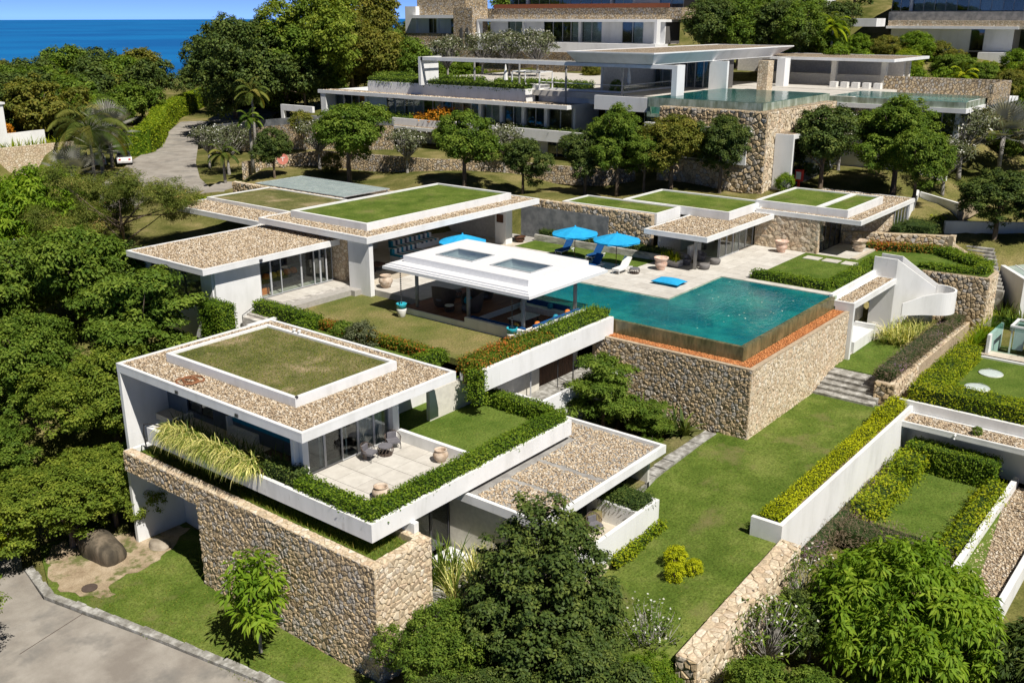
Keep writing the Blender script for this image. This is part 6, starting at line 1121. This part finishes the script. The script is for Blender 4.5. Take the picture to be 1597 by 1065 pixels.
def slant_hedge(label, pts, wdt, z0, z1, mat, dens=120):
    """hedge along an oblique line, built from short boxes"""
    bx = []
    for (a, b) in zip(pts, pts[1:]):
        n = max(1, int(math.dist(a, b)/.6)); bx += [(min(a[0]+(b[0]-a[0])*k/n, a[0]+(b[0]-a[0])*(k+1)/n)-wdt/2, max(a[0]+(b[0]-a[0])*k/n, a[0]+(b[0]-a[0])*(k+1)/n)+wdt/2, min(a[1]+(b[1]-a[1])*k/n, a[1]+(b[1]-a[1])*(k+1)/n)-wdt/2, max(a[1]+(b[1]-a[1])*k/n, a[1]+(b[1]-a[1])*(k+1)/n)+wdt/2, z0, z1+.0001*k) for k in range(n)]
    return hedge('hedge', label, bx, mat, dens, .15, .09, jit=.1)
slant_hedge('red and green hedge curving round the upper terrace lawn', [(84.6, 28.2), (87.0, 22.9)], .7, -.2, .42, 'leaf_red', 90)
slant_hedge('dark green hedge on the bend of the upper terrace', [(87.0, 22.7), (83.6, 18.1), (81.7, 17.9)], .8, -.2, .42, 'leaf_hedge', 90)
slant_hedge('low green hedge above the bent retaining wall', [(80.95, 22.2), (81.4, 18.1)], .6, -.2, .2, 'leaf_hedge', 110)
hedge('hedge', 'low olive hedge in the marble planter by the grey wall', [(69.2, 70.05, 38.8, 52, .3, .95)], 'leaf_dark', 120, .16, .06, up=.9)
hedge('hedge', 'clipped bright yellow hedge on the white retaining wall', [(42.5, 58.5, 16.9, 17.75, -5.2, -4.56), (42.3, 43.4, 16.72, 17.8, -5.1, -4.5)], 'leaf_yellow', 230, .11, .07, jit=.08, core='leaf_olive')
hedge('hedge', 'yellow-green end of the retaining wall hedge in shade', [(58.5, 62.3, 16.85, 17.85, -5.2, -4.4)], 'leaf_yellow', 180, .12, .07, core='leaf_olive')
hedge('hedge', 'dark lavender hedge in the long rubble planter', [(63.6, 83, 18.3, 19.6, -4.4, -3.3)], 'leaf_purple', 150, .20, .035, up=1.2, jit=.16, core='leaf_dark')
hedge('hedge', 'broad clipped lime hedge around the neighbour roof lawn', [(62.2, 64.2, 2.5, 16.9, -4.7, -3.45), (64.2, 73.6, 15.3, 16.95, -4.7, -3.45)], 'leaf_lime', 150, .13, .08, core='leaf_dark')
hedge('hedge', 'tall clipped hedge block at the back of the lower lawn', [(59.2, 60.6, 10.6, 15.7, -7.8, -6.1)], 'leaf_hedge', 190, .13, .08)
hedge('bougainvillea_hedge', 'loose bright green shrub row at the left of the lower lawn', [(50.5, 59.4, 14.7, 16.0, -7.8, -6.9), (56.5, 59.6, 14.4, 15.8, -7.0, -6.5)], 'leaf_lime', 150, .17, .10, 'shrub', jit=.25)
hedge('hedge', 'loose green shrub row along the right of the lower lawn', [(49.5, 59.3, 9.9, 10.9, -7.8, -7.05)], 'leaf_lime', 150, .16, .1, jit=.22)
hedge('lavender_bed', 'purple-flowering lavender along the foot of the white wall', [(44.5, 58, 15.7, 16.5, -8.2, -7.1), (48, 50.0, 10.2, 15.8, -8, -7.2)], 'leaf_purple', 170, .22, .035, 'shrub', up=1.2, jit=.22, core='leaf_dark')
hedge('hedge', 'dark clipped hedge in the annex balcony planter', [(39.2, 40.85, 23.0, 25.9, -5.2, -4.55)], 'leaf_dark', 220, .15, .05, up=.9, jit=.1)
hedge('ground_cover', 'yellow-green ground cover below the annex balcony', [(36.5, 41.0, 22.3, 22.72, -6.7, -6.05)], 'leaf_lime', 200, .13, .09, 'shrub', jit=.1)
hedge('hedge', 'low green shrub hedge below the east wing windows', [(88.6, 92.2, 24.0, 26.8, -.4, 1.6), (87.4, 89.4, 26.2, 27.1, -.4, 1.6)], 'leaf_dark', 70, .2, .07, up=.9, jit=.15)
hedge('hedge', 'bright shrub block in the service court', [(93.2, 95.2, 24.4, 26.4, -.4, 1.7)], 'leaf_lime', 80, .18, .12)
hedge('hedge', 'long dark hedge in the hill villa roof planter', [(92.1, 94.2, 71.3, 97, 10.7, 11.5)], 'leaf_mid', 60, .22, .14, jit=.12)
hedge('hedge', 'second hedge behind the hill villa planter', [(96, 98, 82, 100, 10.8, 11.7), (97, 100, 67, 80, 10.8, 11.6)], 'leaf_mid', 45, .24, .15, jit=.12)
hedge('hedge', 'green planting strip on the hill villa balcony', [(90.7, 91.9, 62.0, 78, 6.3, 6.95)], 'leaf_dark', 60, .22, .12, jit=.12)
hedge('croton_bed', 'orange croton shrubs on the hill villa porch', [(90.0, 91.8, 81.2, 84.5, 6.6, 8.0), (90.0, 91.4, 84.5, 87.2, 6.6, 7.2)], 'leaf_orange', 60, .26, .15, 'shrub', jit=.25, core='leaf_olive')
hedge('hedge', 'green strip behind the orange crotons', [(90.0, 91.6, 87.2, 101, 6.5, 7.1)], 'leaf_mid', 50, .24, .14, jit=.15)
hedge('hedge', 'low hedge by the driveway corner of the main villa', [(55.5, 57.5, 79.5, 85.5, .8, 2.0)], 'leaf_lime', 60, .2, .12, jit=.12)
def tall_hedge(label, pts, hgt, wdt, mat):
    root = thing('boundary_hedge', label, 'hedge', (pts[0][0], pts[0][1], pts[0][2])); P, N = [], []; m = MB(); o = np.array(wpos(root))
    for a, b in zip(pts, pts[1:]):
        a, b = np.array(a, float), np.array(b, float); d = b-a; L_ = np.linalg.norm(d[:2]); s_ = np.array([d[1], -d[0], 0])/L_; k = int(L_*(hgt*2+wdt)*26); u = RNG.random((k, 1)); v = RNG.random(k)*(hgt*2+wdt)
        off = np.where(v < hgt, wdt/2, np.where(v < hgt+wdt, wdt/2-(v-hgt), -wdt/2)); hz = np.where(v < hgt, v, np.where(v < hgt+wdt, hgt, hgt-(v-hgt-wdt)))
        P.append(a+d*u+s_*off[:, None]+np.array([0, 0, 1.])*hz[:, None]); N.append(s_*np.sign(off)[:, None]*((v < hgt) | (v > hgt+wdt))[:, None]+np.array([0, 0, 1.])*((v >= hgt) & (v <= hgt+wdt))[:, None])
        w2 = s_*(wdt/2-.1); m.prism([tuple((a-w2)[:2]), tuple((b-w2)[:2]), tuple((b+w2)[:2]), tuple((a+w2)[:2])], [a[2]-.5, b[2]-.5, b[2]-.5, a[2]-.5], [a[2]+hgt-.12, b[2]+hgt-.12, b[2]+hgt-.12, a[2]+hgt-.12])
    P = np.concatenate(P); N = np.concatenate(N); P += RNG.normal(size=P.shape)*.06; V, F = leaf_quads(P, unit(N*.9+np.array([0, 0, .4])+RNG.normal(size=P.shape)*.5), .30, .19, RNG)
    link('foliage', np_mesh('foliage', V-o, F, RNG.random(len(P))), mat, root); m.build('inner_growth', 'leaf_bright', root)
tall_hedge('tall clipped bright green hedge curving along the driveway', [(71.5, 123.6, 1.0), (75.3, 124.2, 1.0), (79.5, 128.5, 1.1), (83.0, 133.2, 1.1), (87.6, 139.4, 1.15), (93.2, 147.6, 1.2), (103.5, 159.5, 1.4), (124, 178, 1.7)], 3.4, 2.4, 'leaf_bright')
# ------------------------------------------------------------------ strap-leaved plants, shrubs
strap_clump('variegated_plant_row', 'long row of cream-striped arching leaves spilling over the guest villa planter', [(26.75-.2*(k % 2), 37.2+k*.2, -2.2+.1*(k % 3)) for k in range(36)], 84, 1.4, 'leaf_variegated', .05, 2.3, .9, (-.75, -.1))
strap_clump('strap_plant_row', 'shaded green arching leaves behind the striped planter row', [(27.5, 36.4+k*.3, -2.3) for k in range(30)], 20, 1.2, 'leaf_dark', .05, 1.1, .8, (-.2, 0))
strap_clump('strap_plant_row', 'dark arching plants in the white niche by the wall', [(28.2, 41.3+k*.4, -9.4) for k in range(8)]+[(27.2, 41.2+k*.35, -9.4) for k in range(6)]+[(26.4, 41.2, -9.4), (26.4, 41.6, -9.4)], 34, 1.3, 'leaf_dark', .05, 1.2, .8)
strap_clump('variegated_clump', 'large cream-striped arching clump below the curved stair', [(73.2+k % 5*.75, 20.6+(k//5)*.75-.2*(k % 5), -4.5) for k in range(15)], 60, 1.9, 'leaf_variegated', .07, 1.3, 1.0)
strap_clump('strap_clump', 'green arching plants beside the neighbour glass canopy', [(75+k*.55, 16.4+.3*(k % 2), -4.6) for k in range(14)], 36, 1.5, 'leaf_lime', .07, 1.1, .9)
strap_clump('strap_clump', 'tall green strap leaves at the foot of the bent wall', [(83+k*.8, 15.2+.7*(k % 3), -4.6) for k in range(12)], 34, 1.9, 'leaf_mid', .08, 1., .8)
strap_clump('strap_clump', 'striped and green leaves between the stone wall and annex', [(29.6+k*.5, 27.0+.5*(k % 3), -7.0) for k in range(8)], 40, 1.8, 'leaf_variegated', .07, .9, .7); strap_clump('strap_clump', 'tall dark green leaves behind the wall end near the annex', [(29.3+k*.5, 28.4+.4*(k % 2), -7.0) for k in range(5)], 26, 2.2, 'leaf_mid', .1, .7, .6)
strap_clump('broadleaf_clump', 'broad dark leaves against the pool retaining wall', [(50.6-.7*(k % 3), 26.6+k*.55, -5.8) for k in range(10)], 26, 2.1, 'leaf_dark', .26, .9, .9); strap_clump('broadleaf_clump', 'broad dark leaves beside the sunken court', [(45.2+k*.7, 31.6-.4*(k % 2), -5.8) for k in range(6)], 22, 1.9, 'leaf_dark', .2, .9, .9)
strap_clump('yellow_planter_leaves', 'yellow-green leaves in the box planter beside the pink urn', [(68.5, 38.0, .4), (68.5, 38.5, .4), (68.3, 37.6, .4)], 46, .8, 'leaf_lime', .12, .9, 1.1); MB().box(68.1, 68.9, 37.2, 38.8, .004, .48).build('box_planter', 'marble', bpy.data.objects['yellow_planter_leaves'])
strap_clump('strap_clump', 'pale strap leaves on the left bank below the white wall', [(49.5+k*.95, 126.6+.25*(k % 2), 3.1) for k in range(17)], 20, 1.5, 'leaf_lime', .1, 1., .8); strap_clump('agave', 'blue-green agave leaves at the right edge', [(57.5, 6.6, -7.6)], 46, 2.3, 'leaf_silver', .22, .5, 1.2)
tree('round_shrub', 'rounded white-flecked shrub nearer the red hedge', 'shrub', 39.4, 43.2, -.65, 1.15, 0, 'leaf_grey', cat='shrub'); tree('round_shrub', 'rounded dark shrub beside the white-flecked one', 'shrub', 39.6, 45.0, -.65, .95, 1, 'leaf_mid', cat='shrub')
for x, y, s_, lb in ((37.0, 19.5, .60, 'low front lobe of the yellow bush on the lawn'), (38.1, 20.1, .68, 'tall back lobe of the yellow bush on the lawn'), (37.8, 18.95, .52, 'right lobe of the yellow bush on the lawn')): tree('yellow_bush', lb, 'shrub', x, y, float(zl(x, y))-.1, s_, 0, 'leaf_yellow', cat='shrub')
# ------------------------------------------------------------------ trees round the villa
tree('broadleaf_tree', 'large dark glossy tree in front of the annex, cut by the bottom edge', 'cone', 29.2, 21.6, -9.6, 1.17, 0, rot=.4, sz=1.10); tree('broadleaf_tree', 'dark glossy tree right of the largest, at the bottom edge', 'dark', 27.6, 18.2, -10.4, .72, 1, rot=2.0)
tree('hibiscus_bush', 'leafy green bush with small orange flowers at the wall corner', 'fine', 26.0, 24.4, -9.8, .64, 0, 'leaf_mid', sz=.74, cat='bush'); tree('hibiscus_bush', 'dark leafy bush between wall corner and big tree', 'fine', 24.6, 21.2, -10, .6, 1, 'leaf_dark', cat='bush')
tree('mango_tree', 'bright green mango tree with drooping leaves at bottom right', 'mango', 40.6, 10.0, -10.0, 1.06, 0, rot=1.); tree('mango_tree', 'dark green tree with pale flower spikes in the bottom right corner', 'mango', 41.8, 4.0, -11.0, .9, 1, 'leaf_dark')
tree('bushy_tree', 'fine-leaved green bush at the bottom, left of the mango', 'olive', 33.2, 10.8, -10.6, .72, 0, 'leaf_mid'); tree('bushy_tree', 'low dark bush at the foot of the boundary wall', 'broad', 33.2, 13.4, -9.8, .5, 2, 'leaf_mid'); tree('bushy_tree', 'dark green bush at the bottom edge below the lawn', 'broad', 29.0, 14.6, -10.2, .56, 1, 'leaf_mid'); tree('bushy_tree', 'shaded bush between boundary wall and mango tree', 'broad', 38.4, 13.2, -9.6, .5, 0, 'leaf_dark')
tree('bushy_tree', 'shaded leafy bush at the bottom edge between hibiscus and dark tree', 'fine', 26.4, 20.2, -10.6, .66, 2, 'leaf_dark'); tree('bushy_tree', 'dark leafy undergrowth below the big dark tree', 'fine', 28.2, 19.4, -10.4, .62, 1, 'leaf_dark'); tree('bushy_tree', 'green undergrowth at the bottom edge right of the dark tree', 'fine', 30.4, 17.2, -10.0, .50, 0, 'leaf_hedge'); tree('frangipani', 'bare-limbed frangipani with white flowers by the boundary wall', 'bareplum', 36.4, 14.4, -9.4, 1.0, 0, 'leaf_mid'); tree('frangipani', 'thin frangipani branches leaning over the lawn from the dark tree', 'bareplum', 32.6, 18.2, -8.4, .8, 1, 'leaf_mid'); tree('frangipani', 'frangipani rising against the white retaining wall', 'bareplum', 40.8, 14.6, -9.2, .95, 1, 'leaf_mid')
tree('young_tree', 'slender young tree with lime leaf whorls on the verge before the rubble wall', 'young', 23.6, 33.8, -9.4, 1.5, 0, 'leaf_mango', sz=1.36)
tree('layered_tree', 'feathery green tree in the bed below the pool wall', 'layered', 47.6, 30.6, -5.9, 1.02, 0, 'leaf_mid'); tree('layered_tree', 'small feathery shrub beside the pool wall tree', 'layered', 48.4, 27.6, -5.9, .55, 1, 'leaf_mid')
tree('rain_tree', 'dense small-leaved tree over the boulder at the left edge', 'fine', 23.2, 49.9, -10.1, 1.14, 0, 'leaf_acacia', sz=.78); tree('rain_tree', 'dense tree overhanging the road at the left edge', 'fine', 17.6, 50.2, -9.8, .74, 1, 'leaf_lime', sz=.74); tree('rain_tree', 'dense tree crown behind the boulder tree', 'fine', 22.0, 56.6, -9.3, 1.1, 2, 'leaf_mid', sz=.80); tree('rain_tree', 'small tree between boulder and white fin wall', 'fine', 25.9, 50.0, -9.8, .84, 1, 'leaf_acacia', sz=.74)
tree('rain_tree', 'tree beyond the left edge whose crown shades the road', 'fine', 13.6, 43.0, -9.8, .9, 2, 'leaf_mid'); tree('acacia_tree', 'feathery layered tree left of the guest villa', 'layered', 33.0, 57.2, -5.4, 1.75, 0, 'leaf_mid'); tree('acacia_tree', 'dense fine-leaved tree behind the guest villa fin', 'fine', 29.2, 54.8, -8.4, 1.1, 1, 'leaf_acacia'); tree('acacia_tree', 'dense rounded tree above the road bend', 'fine', 27.4, 61.4, -7.8, 1.2, 0, 'leaf_mid')
tree('dark_tree', 'big dark green tree in front of the dining roof', 'broad', 34.6, 66.8, -4.6, 1.25, 0, 'leaf_mid'); tree('dark_tree', 'dark green tree with lime shoots left of the dining room', 'broad', 31.4, 70.2, -5.0, 1.2, 1, 'leaf_mid'); tree('dark_tree', 'dark tree at the left edge above the road', 'broad', 25.4, 68.4, -7, 1.2, 2, 'leaf_dark'); tree('dark_tree', 'dark tree behind the dining room corner', 'broad', 37.4, 66.2, -3.2, .86, 1, 'leaf_dark'); tree('dark_tree', 'green tree at the far left above the road', 'broad', 24.6, 77, -6.5, 1.2, 0, 'leaf_mid')
tree('mango_tree', 'wide lime-green mango tree at the left edge', 'mango', 42.6, 87.4, -2.0, 1.35, 0, 'leaf_mango', rot=2.4, sz=1.3); tree('mango_tree', 'lime-green mango crown cut by the left edge', 'mango', 36.4, 89.6, -2.8, 1.2, 1, 'leaf_mango')
tree('wispy_tree', 'wispy feathery tree behind the dining roof', 'feather', 43.6, 76.4, -1.0, 1.5, 0); tree('wispy_tree', 'wispy feathery tree left of the gravel roofs', 'feather', 41.6, 78.4, -1.4, 1.4, 1); tree('frangipani', 'grey frangipani thicket below the left mango', 'plumeria', 34.6, 78.4, -3.4, 1.3, 0); tree('frangipani', 'bare frangipani beside the dark trees at left', 'plumeria', 31.4, 79.6, -3.8, 1.2, 1)
# row of trees below the hill villa
for n, x, y, z, k, s_, v, mt, sz, lb in (
    ('row_tree', 71.3, 78.6, 2.2, 'broad', 1.12, 0, 'leaf_mid', 1.0, 'round twin-trunked tree behind the glass canopy'), ('row_tree', 67.8, 86.6, 2.2, 'broad', .58, 1, 'leaf_dark', .68, 'small round tree left of the round sign'), ('row_tree', 74.7, 65.4, 2.7, 'broad', .98, 1, 'leaf_mid', .92, 'round tree below the hill villa balcony'),
    ('row_tree', 76.4, 59.3, 2.5, 'broad', .60, 2, 'leaf_dark', .66, 'small round tree in front of the low rubble wall'), ('row_tree', 81.4, 51.6, 2.6, 'dark', .78, 0, 'leaf_mid', .88, 'tall narrow tree left of the yellowish tree'), ('row_tree', 80.0, 54.4, 2.6, 'broad', .66, 0, 'leaf_dark', .70, 'dark bushy tree before the tall narrow one'),
    ('row_tree', 84.4, 47.4, 3.0, 'olive', 1.12, 0, 'leaf_olive', .98, 'wide yellowish olive tree before the hill rubble base'), ('row_tree', 85.6, 42.8, 3.1, 'dark', .72, 1, 'leaf_dark', .76, 'conical dark tree against the hill pool wall'), ('row_tree', 92.8, 35.8, 3.2, 'broad', 1.0, 2, 'leaf_dark', .96, 'round dark tree beside the red cabinet'),
    ('row_tree', 97.6, 30.4, 2.2, 'dark', 1.22, 0, 'leaf_mid', 1.0, 'large dark tree behind the east wing'), ('row_tree', 95.0, 27.6, 2.0, 'broad', .75, 0, 'leaf_mid', .9, 'green tree just above the east wing roof'), ('row_tree', 93.6, 19.9, -.2, 'dark', .98, 1, 'leaf_dark', .70, 'large dark tree at the right edge'), ('row_tree', 95.5, 16.2, 0, 'broad', .9, 0, 'leaf_dark', .8, 'dark tree cut by the right edge'), ('row_tree', 82.4, 49.2, 2.7, 'olive', .7, 1, 'leaf_mid', .8, 'small green tree beneath the olive tree')):
    tree(n, lb, k, x, y, z, s_*1.16, v, mt, sz=sz*1.08, group='trees planted below the hill villa')
for x, y, z, s_, v, lb in ((71.2, 99.4, 1.2, 1.35, 0, 'frangipani in white flower beside the driveway bend'), (74.2, 86.6, 2.8, 1.2, 1, 'frangipani in flower left of the round twin-trunked tree'), (82.3, 66.4, 3.2, 1.15, 0, 'frangipani between two round trees under the balcony'), (77.4, 76.0, 2.8, 1.1, 1, 'frangipani right of the round twin-trunked tree'), (103.0, 38.0, 3.6, 1.35, 0, 'frangipani in flower beside the hill pool wall'), (109, 34.6, 3.6, 1.5, 1, 'large frangipani in front of the lower curtained room'),
    (108.5, 27.4, 3.6, 1.6, 0, 'large flowering frangipani at the right'), (103.4, 27.4, 2.3, 1.25, 1, 'grey frangipani above the service court'), (116, 22.6, 3.2, 1.5, 1, 'flowering frangipani at the far right'), (88.2, 50.6, 3.4, 1.0, 0, 'frangipani before the recessed hill window'), (114, 96, 10.4, 1.5, 0, 'frangipani row behind the pergola, left end'), (114, 91, 10.6, 1.5, 1, 'frangipani row behind the pergola, middle'), (114, 86, 10.8, 1.5, 0, 'frangipani row behind the pergola, right end'), (112, 101, 9.8, 1.5, 1, 'frangipani beside the dark trees above the pergola'), (72.5, 105, 1.6, 1.1, 1, 'small frangipani behind the driveway palms')):
    tree('frangipani', lb, 'plumeria', x, y, z, s_, v, group='frangipani trees')
feather_palm('coconut_palm', 'tall coconut palm with arching fronds at left', 58.5, 107.0, .6, 6.0, 30, 5.8, lean=(.4, .6)); feather_palm('palm', 'young feathery palm at the driveway edge', 65.3, 92.0, 1.0, 3.6, 15, 2.3); feather_palm('palm', 'slim yellowish palm in front of the dark trees', 79.6, 105, 2.2, 7.6, 16, 3.0)
feather_palm('palm', 'slim palm beside the driveway junction', 69.6, 92.6, 2.4, 5.6, 14, 2.0, 'leaf_mid')
fan_palm('silver_fan_palm', 'silver fan palm behind the coconut palm', 66.2, 116.4, .9, 4.6, 22, 2.6); fan_palm('silver_fan_palm', 'low silver fan palm before the left block wall', 55.6, 106.4, .2, 2.2, 16, 2.3); fan_palm('silver_fan_palm', 'large silver-blue fan palm at the right edge', 112.6, 24.6, 2.8, 4.4, 24, 2.7); fan_palm('silver_fan_palm', 'silver fan palm beside the parked cars', 62.8, 112.8, .8, 3.0, 18, 2.4)
tree('croton', 'orange croton shrub beside the left white house', 'shrub', 60.4, 131.5, 3.6, 1.5, 0, 'leaf_orange', cat='shrub'); tree('shrub', 'green shrub at the foot of the hill wall corner', 'shrub', 88.6, 37.6, 3.2, 1.1, 1, 'leaf_hedge', cat='shrub'); tree('shrub', 'round shrub on the gravel roof of the neighbour', 'shrub', 60.6, 12.2, -5.15, .38, 0, 'leaf_mid', cat='shrub'); tree('shrub', 'round dark shrub on the hill villa terrace parapet', 'shrub', 96.2, 61.4, 10.6, 1.0, 0, 'leaf_mid', cat='shrub')
tree('shrub', 'round shrub left of the driveway wall', 'shrub', 80.6, 97, 5.2, 1.7, 1, 'leaf_olive', cat='shrub'); tree('shrub', 'round shrub above the driveway wall', 'shrub', 84.4, 94, 6.2, 1.4, 0, 'leaf_mid', cat='shrub'); tree('shrub', 'dark shrub behind the main hall columns', 'shrub', 69.0, 60.0, .0, 1.7, 0, 'leaf_dark', cat='shrub'); tree('shrub', 'shrub beside the dining corner hedge', 'shrub', 36.8, 52.2, -2.6, .9, 1, 'leaf_olive', cat='shrub'); tree('shrub', 'shrub bed under the row trees by the sign', 'shrub', 73.8, 84.2, 2.4, 1.4, 0, 'leaf_olive', cat='shrub')
# planting on the slope among the upper houses
rr = random.Random(11)
for x, y, s_, mt, lb in ((129, 50, 1.9, 'leaf_hedge', 'left ball shrub in the row behind the pool bar'), (131, 47.4, 2.0, 'leaf_hedge', 'second ball shrub in the row behind the pool bar'), (132, 44.2, 2.1, 'leaf_hedge', 'third ball shrub in the row behind the pool bar'), (133, 41, 1.8, 'leaf_hedge', 'fourth ball shrub in the row behind the pool bar'), (134, 38, 1.7, 'leaf_hedge', 'right ball shrub in the row behind the pool bar')): tree('ball_shrub', lb, 'shrub', x+2, y, float(gz(x+2, y))+1.5, s_, rr.randrange(2), mt, cat='shrub', group='clipped ball shrubs')
feather_palm('palm', 'feathery palm between the upper houses', 136, 63, 13, 4.5, 16, 3.2, 'leaf_mid'); feather_palm('palm', 'pale palm between the upper houses', 139, 54, 13, 4.5, 16, 3.2, 'leaf_lime'); feather_palm('palm', 'young palm behind the glass pool terrace', 126, 33, 8.5, 3.6, 14, 2.6, 'leaf_lime')
# wood towards the sea: big trees at the driveway end and the wooded bank
ORD = ('first', 'second', 'third', 'fourth', 'fifth', 'sixth', 'seventh', 'eighth', 'ninth', 'tenth', 'eleventh', 'twelfth', 'thirteenth', 'fourteenth', 'fifteenth', 'sixteenth')
def wood(kind, place, grp, rows, mats, s0, s1, sink=.6, kd='forest', cat='tree', nm='forest_tree'):
    """rows of trees, nearest row first, each row from left to right in the view"""
    k = 0
    for ri, row in enumerate(rows):
        row = sorted(row, key=lambda p: -math.atan2(p[1], p[0]))
        for ci, (x, y) in enumerate(row):
            s_ = rr.uniform(s0, s1); where = f'{ORD[ci]} from left'+(f' in row {("one", "two", "three", "four", "five", "six", "seven")[ri]}' if len(rows) > 1 else '')
            tree(nm, f'{kind} {place}, {where}', kd, x, y, float(gz(x, y))-sink, s_, k % 3, mats[k % len(mats)], sz=s_*rr.uniform(.85, 1.15), group=grp, cat=cat); k += 1
def polar(a, d): return (d*math.cos(R(a)), d*math.sin(R(a)))
wood('big tree', 'behind the hill villa', 'big trees behind the hill villa', [[(104, 119), (101, 128), (99, 118), (112, 114), (113, 108)], [(110, 126), (116, 121), (108, 136), (121, 110)], [(120, 130), (126, 126), (118, 140), (130, 136), (136, 128), (128, 146), (140, 140)]], ('leaf_mid', 'leaf_dark', 'leaf_mid', 'leaf_olive'), .82, 1.12)
wood('tree crown', 'in the sea wood', 'trees of the wood towards the sea', [[polar(a+rr.uniform(-1, 1), d+rr.uniform(-4, 4)) for a in np.linspace(66.5, e, n)] for d, n, e in ((158, 6, 62.3), (168, 7, 61.2), (180, 8, 60.2), (192, 8, 58.8), (208, 9, 57.6), (226, 9, 56.4))], ('leaf_mid', 'leaf_dark', 'leaf_mid', 'leaf_olive', 'leaf_dark', 'leaf_hedge'), .85, 1.25)
wood('tree crown', 'behind the left white house', 'trees of the wood at the left edge', [[polar(a+rr.uniform(-1, 1), d+rr.uniform(-3, 3)) for a in np.linspace(67, 63.2, n)] for d, n in ((150, 3), (157, 3))], ('leaf_mid', 'leaf_dark', 'leaf_olive', 'leaf_mid'), .85, 1.1)
wood('tall tree', 'right of the sea view', 'tall trees right of the sea view', [[polar(a+rr.uniform(-.6, .6), d+rr.uniform(-3, 3)) for a in np.linspace(53.6, 47.0, 4)] for d in (158, 176, 196)], ('leaf_dark', 'leaf_mid', 'leaf_acacia', 'leaf_olive'), 1.5, 2.0, .6, 'tall')
wood('tree', 'on the ridge above the upper houses', 'trees on the ridge', [[polar(a, d+rr.uniform(-4, 4)) for a in np.linspace(46, 10, 15)] for d in (222, 236)], ('leaf_mid', 'leaf_dark', 'leaf_olive'), 1.1, 1.5)
wood('olive shrub', 'above the pool bar', 'olive shrubs on the slope', [[(141+k*2.2, 63-k*3.2) for k in range(7)]], ('leaf_olive', 'leaf_hedge'), .8, 1.0, 2.4, 'olive', 'shrub', 'slope_shrub')
wood('dark tree', 'between the upper houses', 'dark trees between the upper houses', [[(129, 68), (131, 64), (133, 60), (134, 56.5)], [(136, 65), (138, 60), (137, 70.5), (141, 56)], [(148, 70), (150, 64), (154, 60), (158, 66), (146, 77)]], ('leaf_dark', 'leaf_mid'), 1.15, 1.4, .5, 'broad', 'tree', 'slope_tree')
wood('green tree', 'at the upper right', 'green trees at the upper right', [[(122, 34), (126, 31), (128, 24), (124, 18)], [(130, 33), (136, 30), (134, 20)], [(140, 34), (142, 24), (148, 30)]], ('leaf_hedge', 'leaf_mid', 'leaf_olive'), .7, .85, 1.6, 'broad', 'tree', 'slope_tree')
wood('low shrub', 'on the upper right slope', 'low shrubs on the upper right slope', [[(118, 31), (121, 25), (120, 20), (126, 21)], [(127, 38), (133, 36), (138, 28), (132, 26)], [(145, 35), (150, 40), (137, 41), (144, 45), (152, 33), (147, 26)]], ('leaf_hedge', 'leaf_mid', 'leaf_bright'), .8, 1.0, 2.6, 'olive', 'shrub', 'slope_shrub')
wood('olive shrub', 'below the upper white house', 'shrubs below the upper white house', [[(120, 104), (121, 98), (121.5, 93), (122, 82)]], ('leaf_olive',), .58, .66, 0, 'olive', 'shrub', 'slope_shrub')
wood('bright tree', 'beside the stone tower', 'bright trees beside the stone tower', [[(126, 112), (124, 108), (122, 116), (125, 121)]], ('leaf_hedge',), .85, .95, 0, 'olive', 'tree', 'slope_tree')
for k, (x, y, s_, kd, mt, lb) in enumerate([(15.5, 66, 1.2, 'broad', 'leaf_mid', 'tree beside the road bend beyond the left edge'), (18.5, 74, 1.3, 'broad', 'leaf_acacia', 'second tree up the slope beyond the left edge'), (14, 82, 1.3, 'tall', 'leaf_mid', 'tall tree up the slope beyond the left edge'), (26, 88, 1.2, 'broad', 'leaf_dark', 'dark tree below the left mango'), (22, 97, 1.2, 'tall', 'leaf_mid', 'tall tree left of the pale block wall'), (33, 104, 1.1, 'broad', 'leaf_acacia', 'tree in front of the pale block wall, beyond the left edge'), (8, 70, 1.3, 'tall', 'leaf_acacia', 'tall roadside tree far beyond the left edge'),
    (66, -4, 1.1, 'broad', 'leaf_mid', 'tree behind the neighbour roof beyond the right edge'), (76, 3, 1.2, 'tall', 'leaf_acacia', 'tall tree beside the neighbour beyond the right edge'), (86, 5, 1.2, 'broad', 'leaf_dark', 'dark tree behind the glass wing beyond the right edge'), (52, 1, .9, 'broad', 'leaf_mid', 'small tree below the neighbour yard beyond the right edge'), (96, 6, 1.3, 'tall', 'leaf_mid', 'tall tree on the far right slope')]):
    tree('slope_tree', lb, kd, x, y, float(gz(x, y))-.4, s_, k % 3, mt)
_p = np.c_[RNG.uniform(54, 67, 26), RNG.uniform(25, 33, 26), np.full(26, -.05)]; _V, _F = leaf_quads(_p, unit(np.array([0, 0, 1.])+RNG.normal(size=_p.shape)*.12), .13, .10, RNG)
_o = tag(stuff(link('floating_petals', np_mesh('floating_petals', _V, _F, RNG.random(26)), 'petal_white')), 'white petals floating on the pool', 'petals')
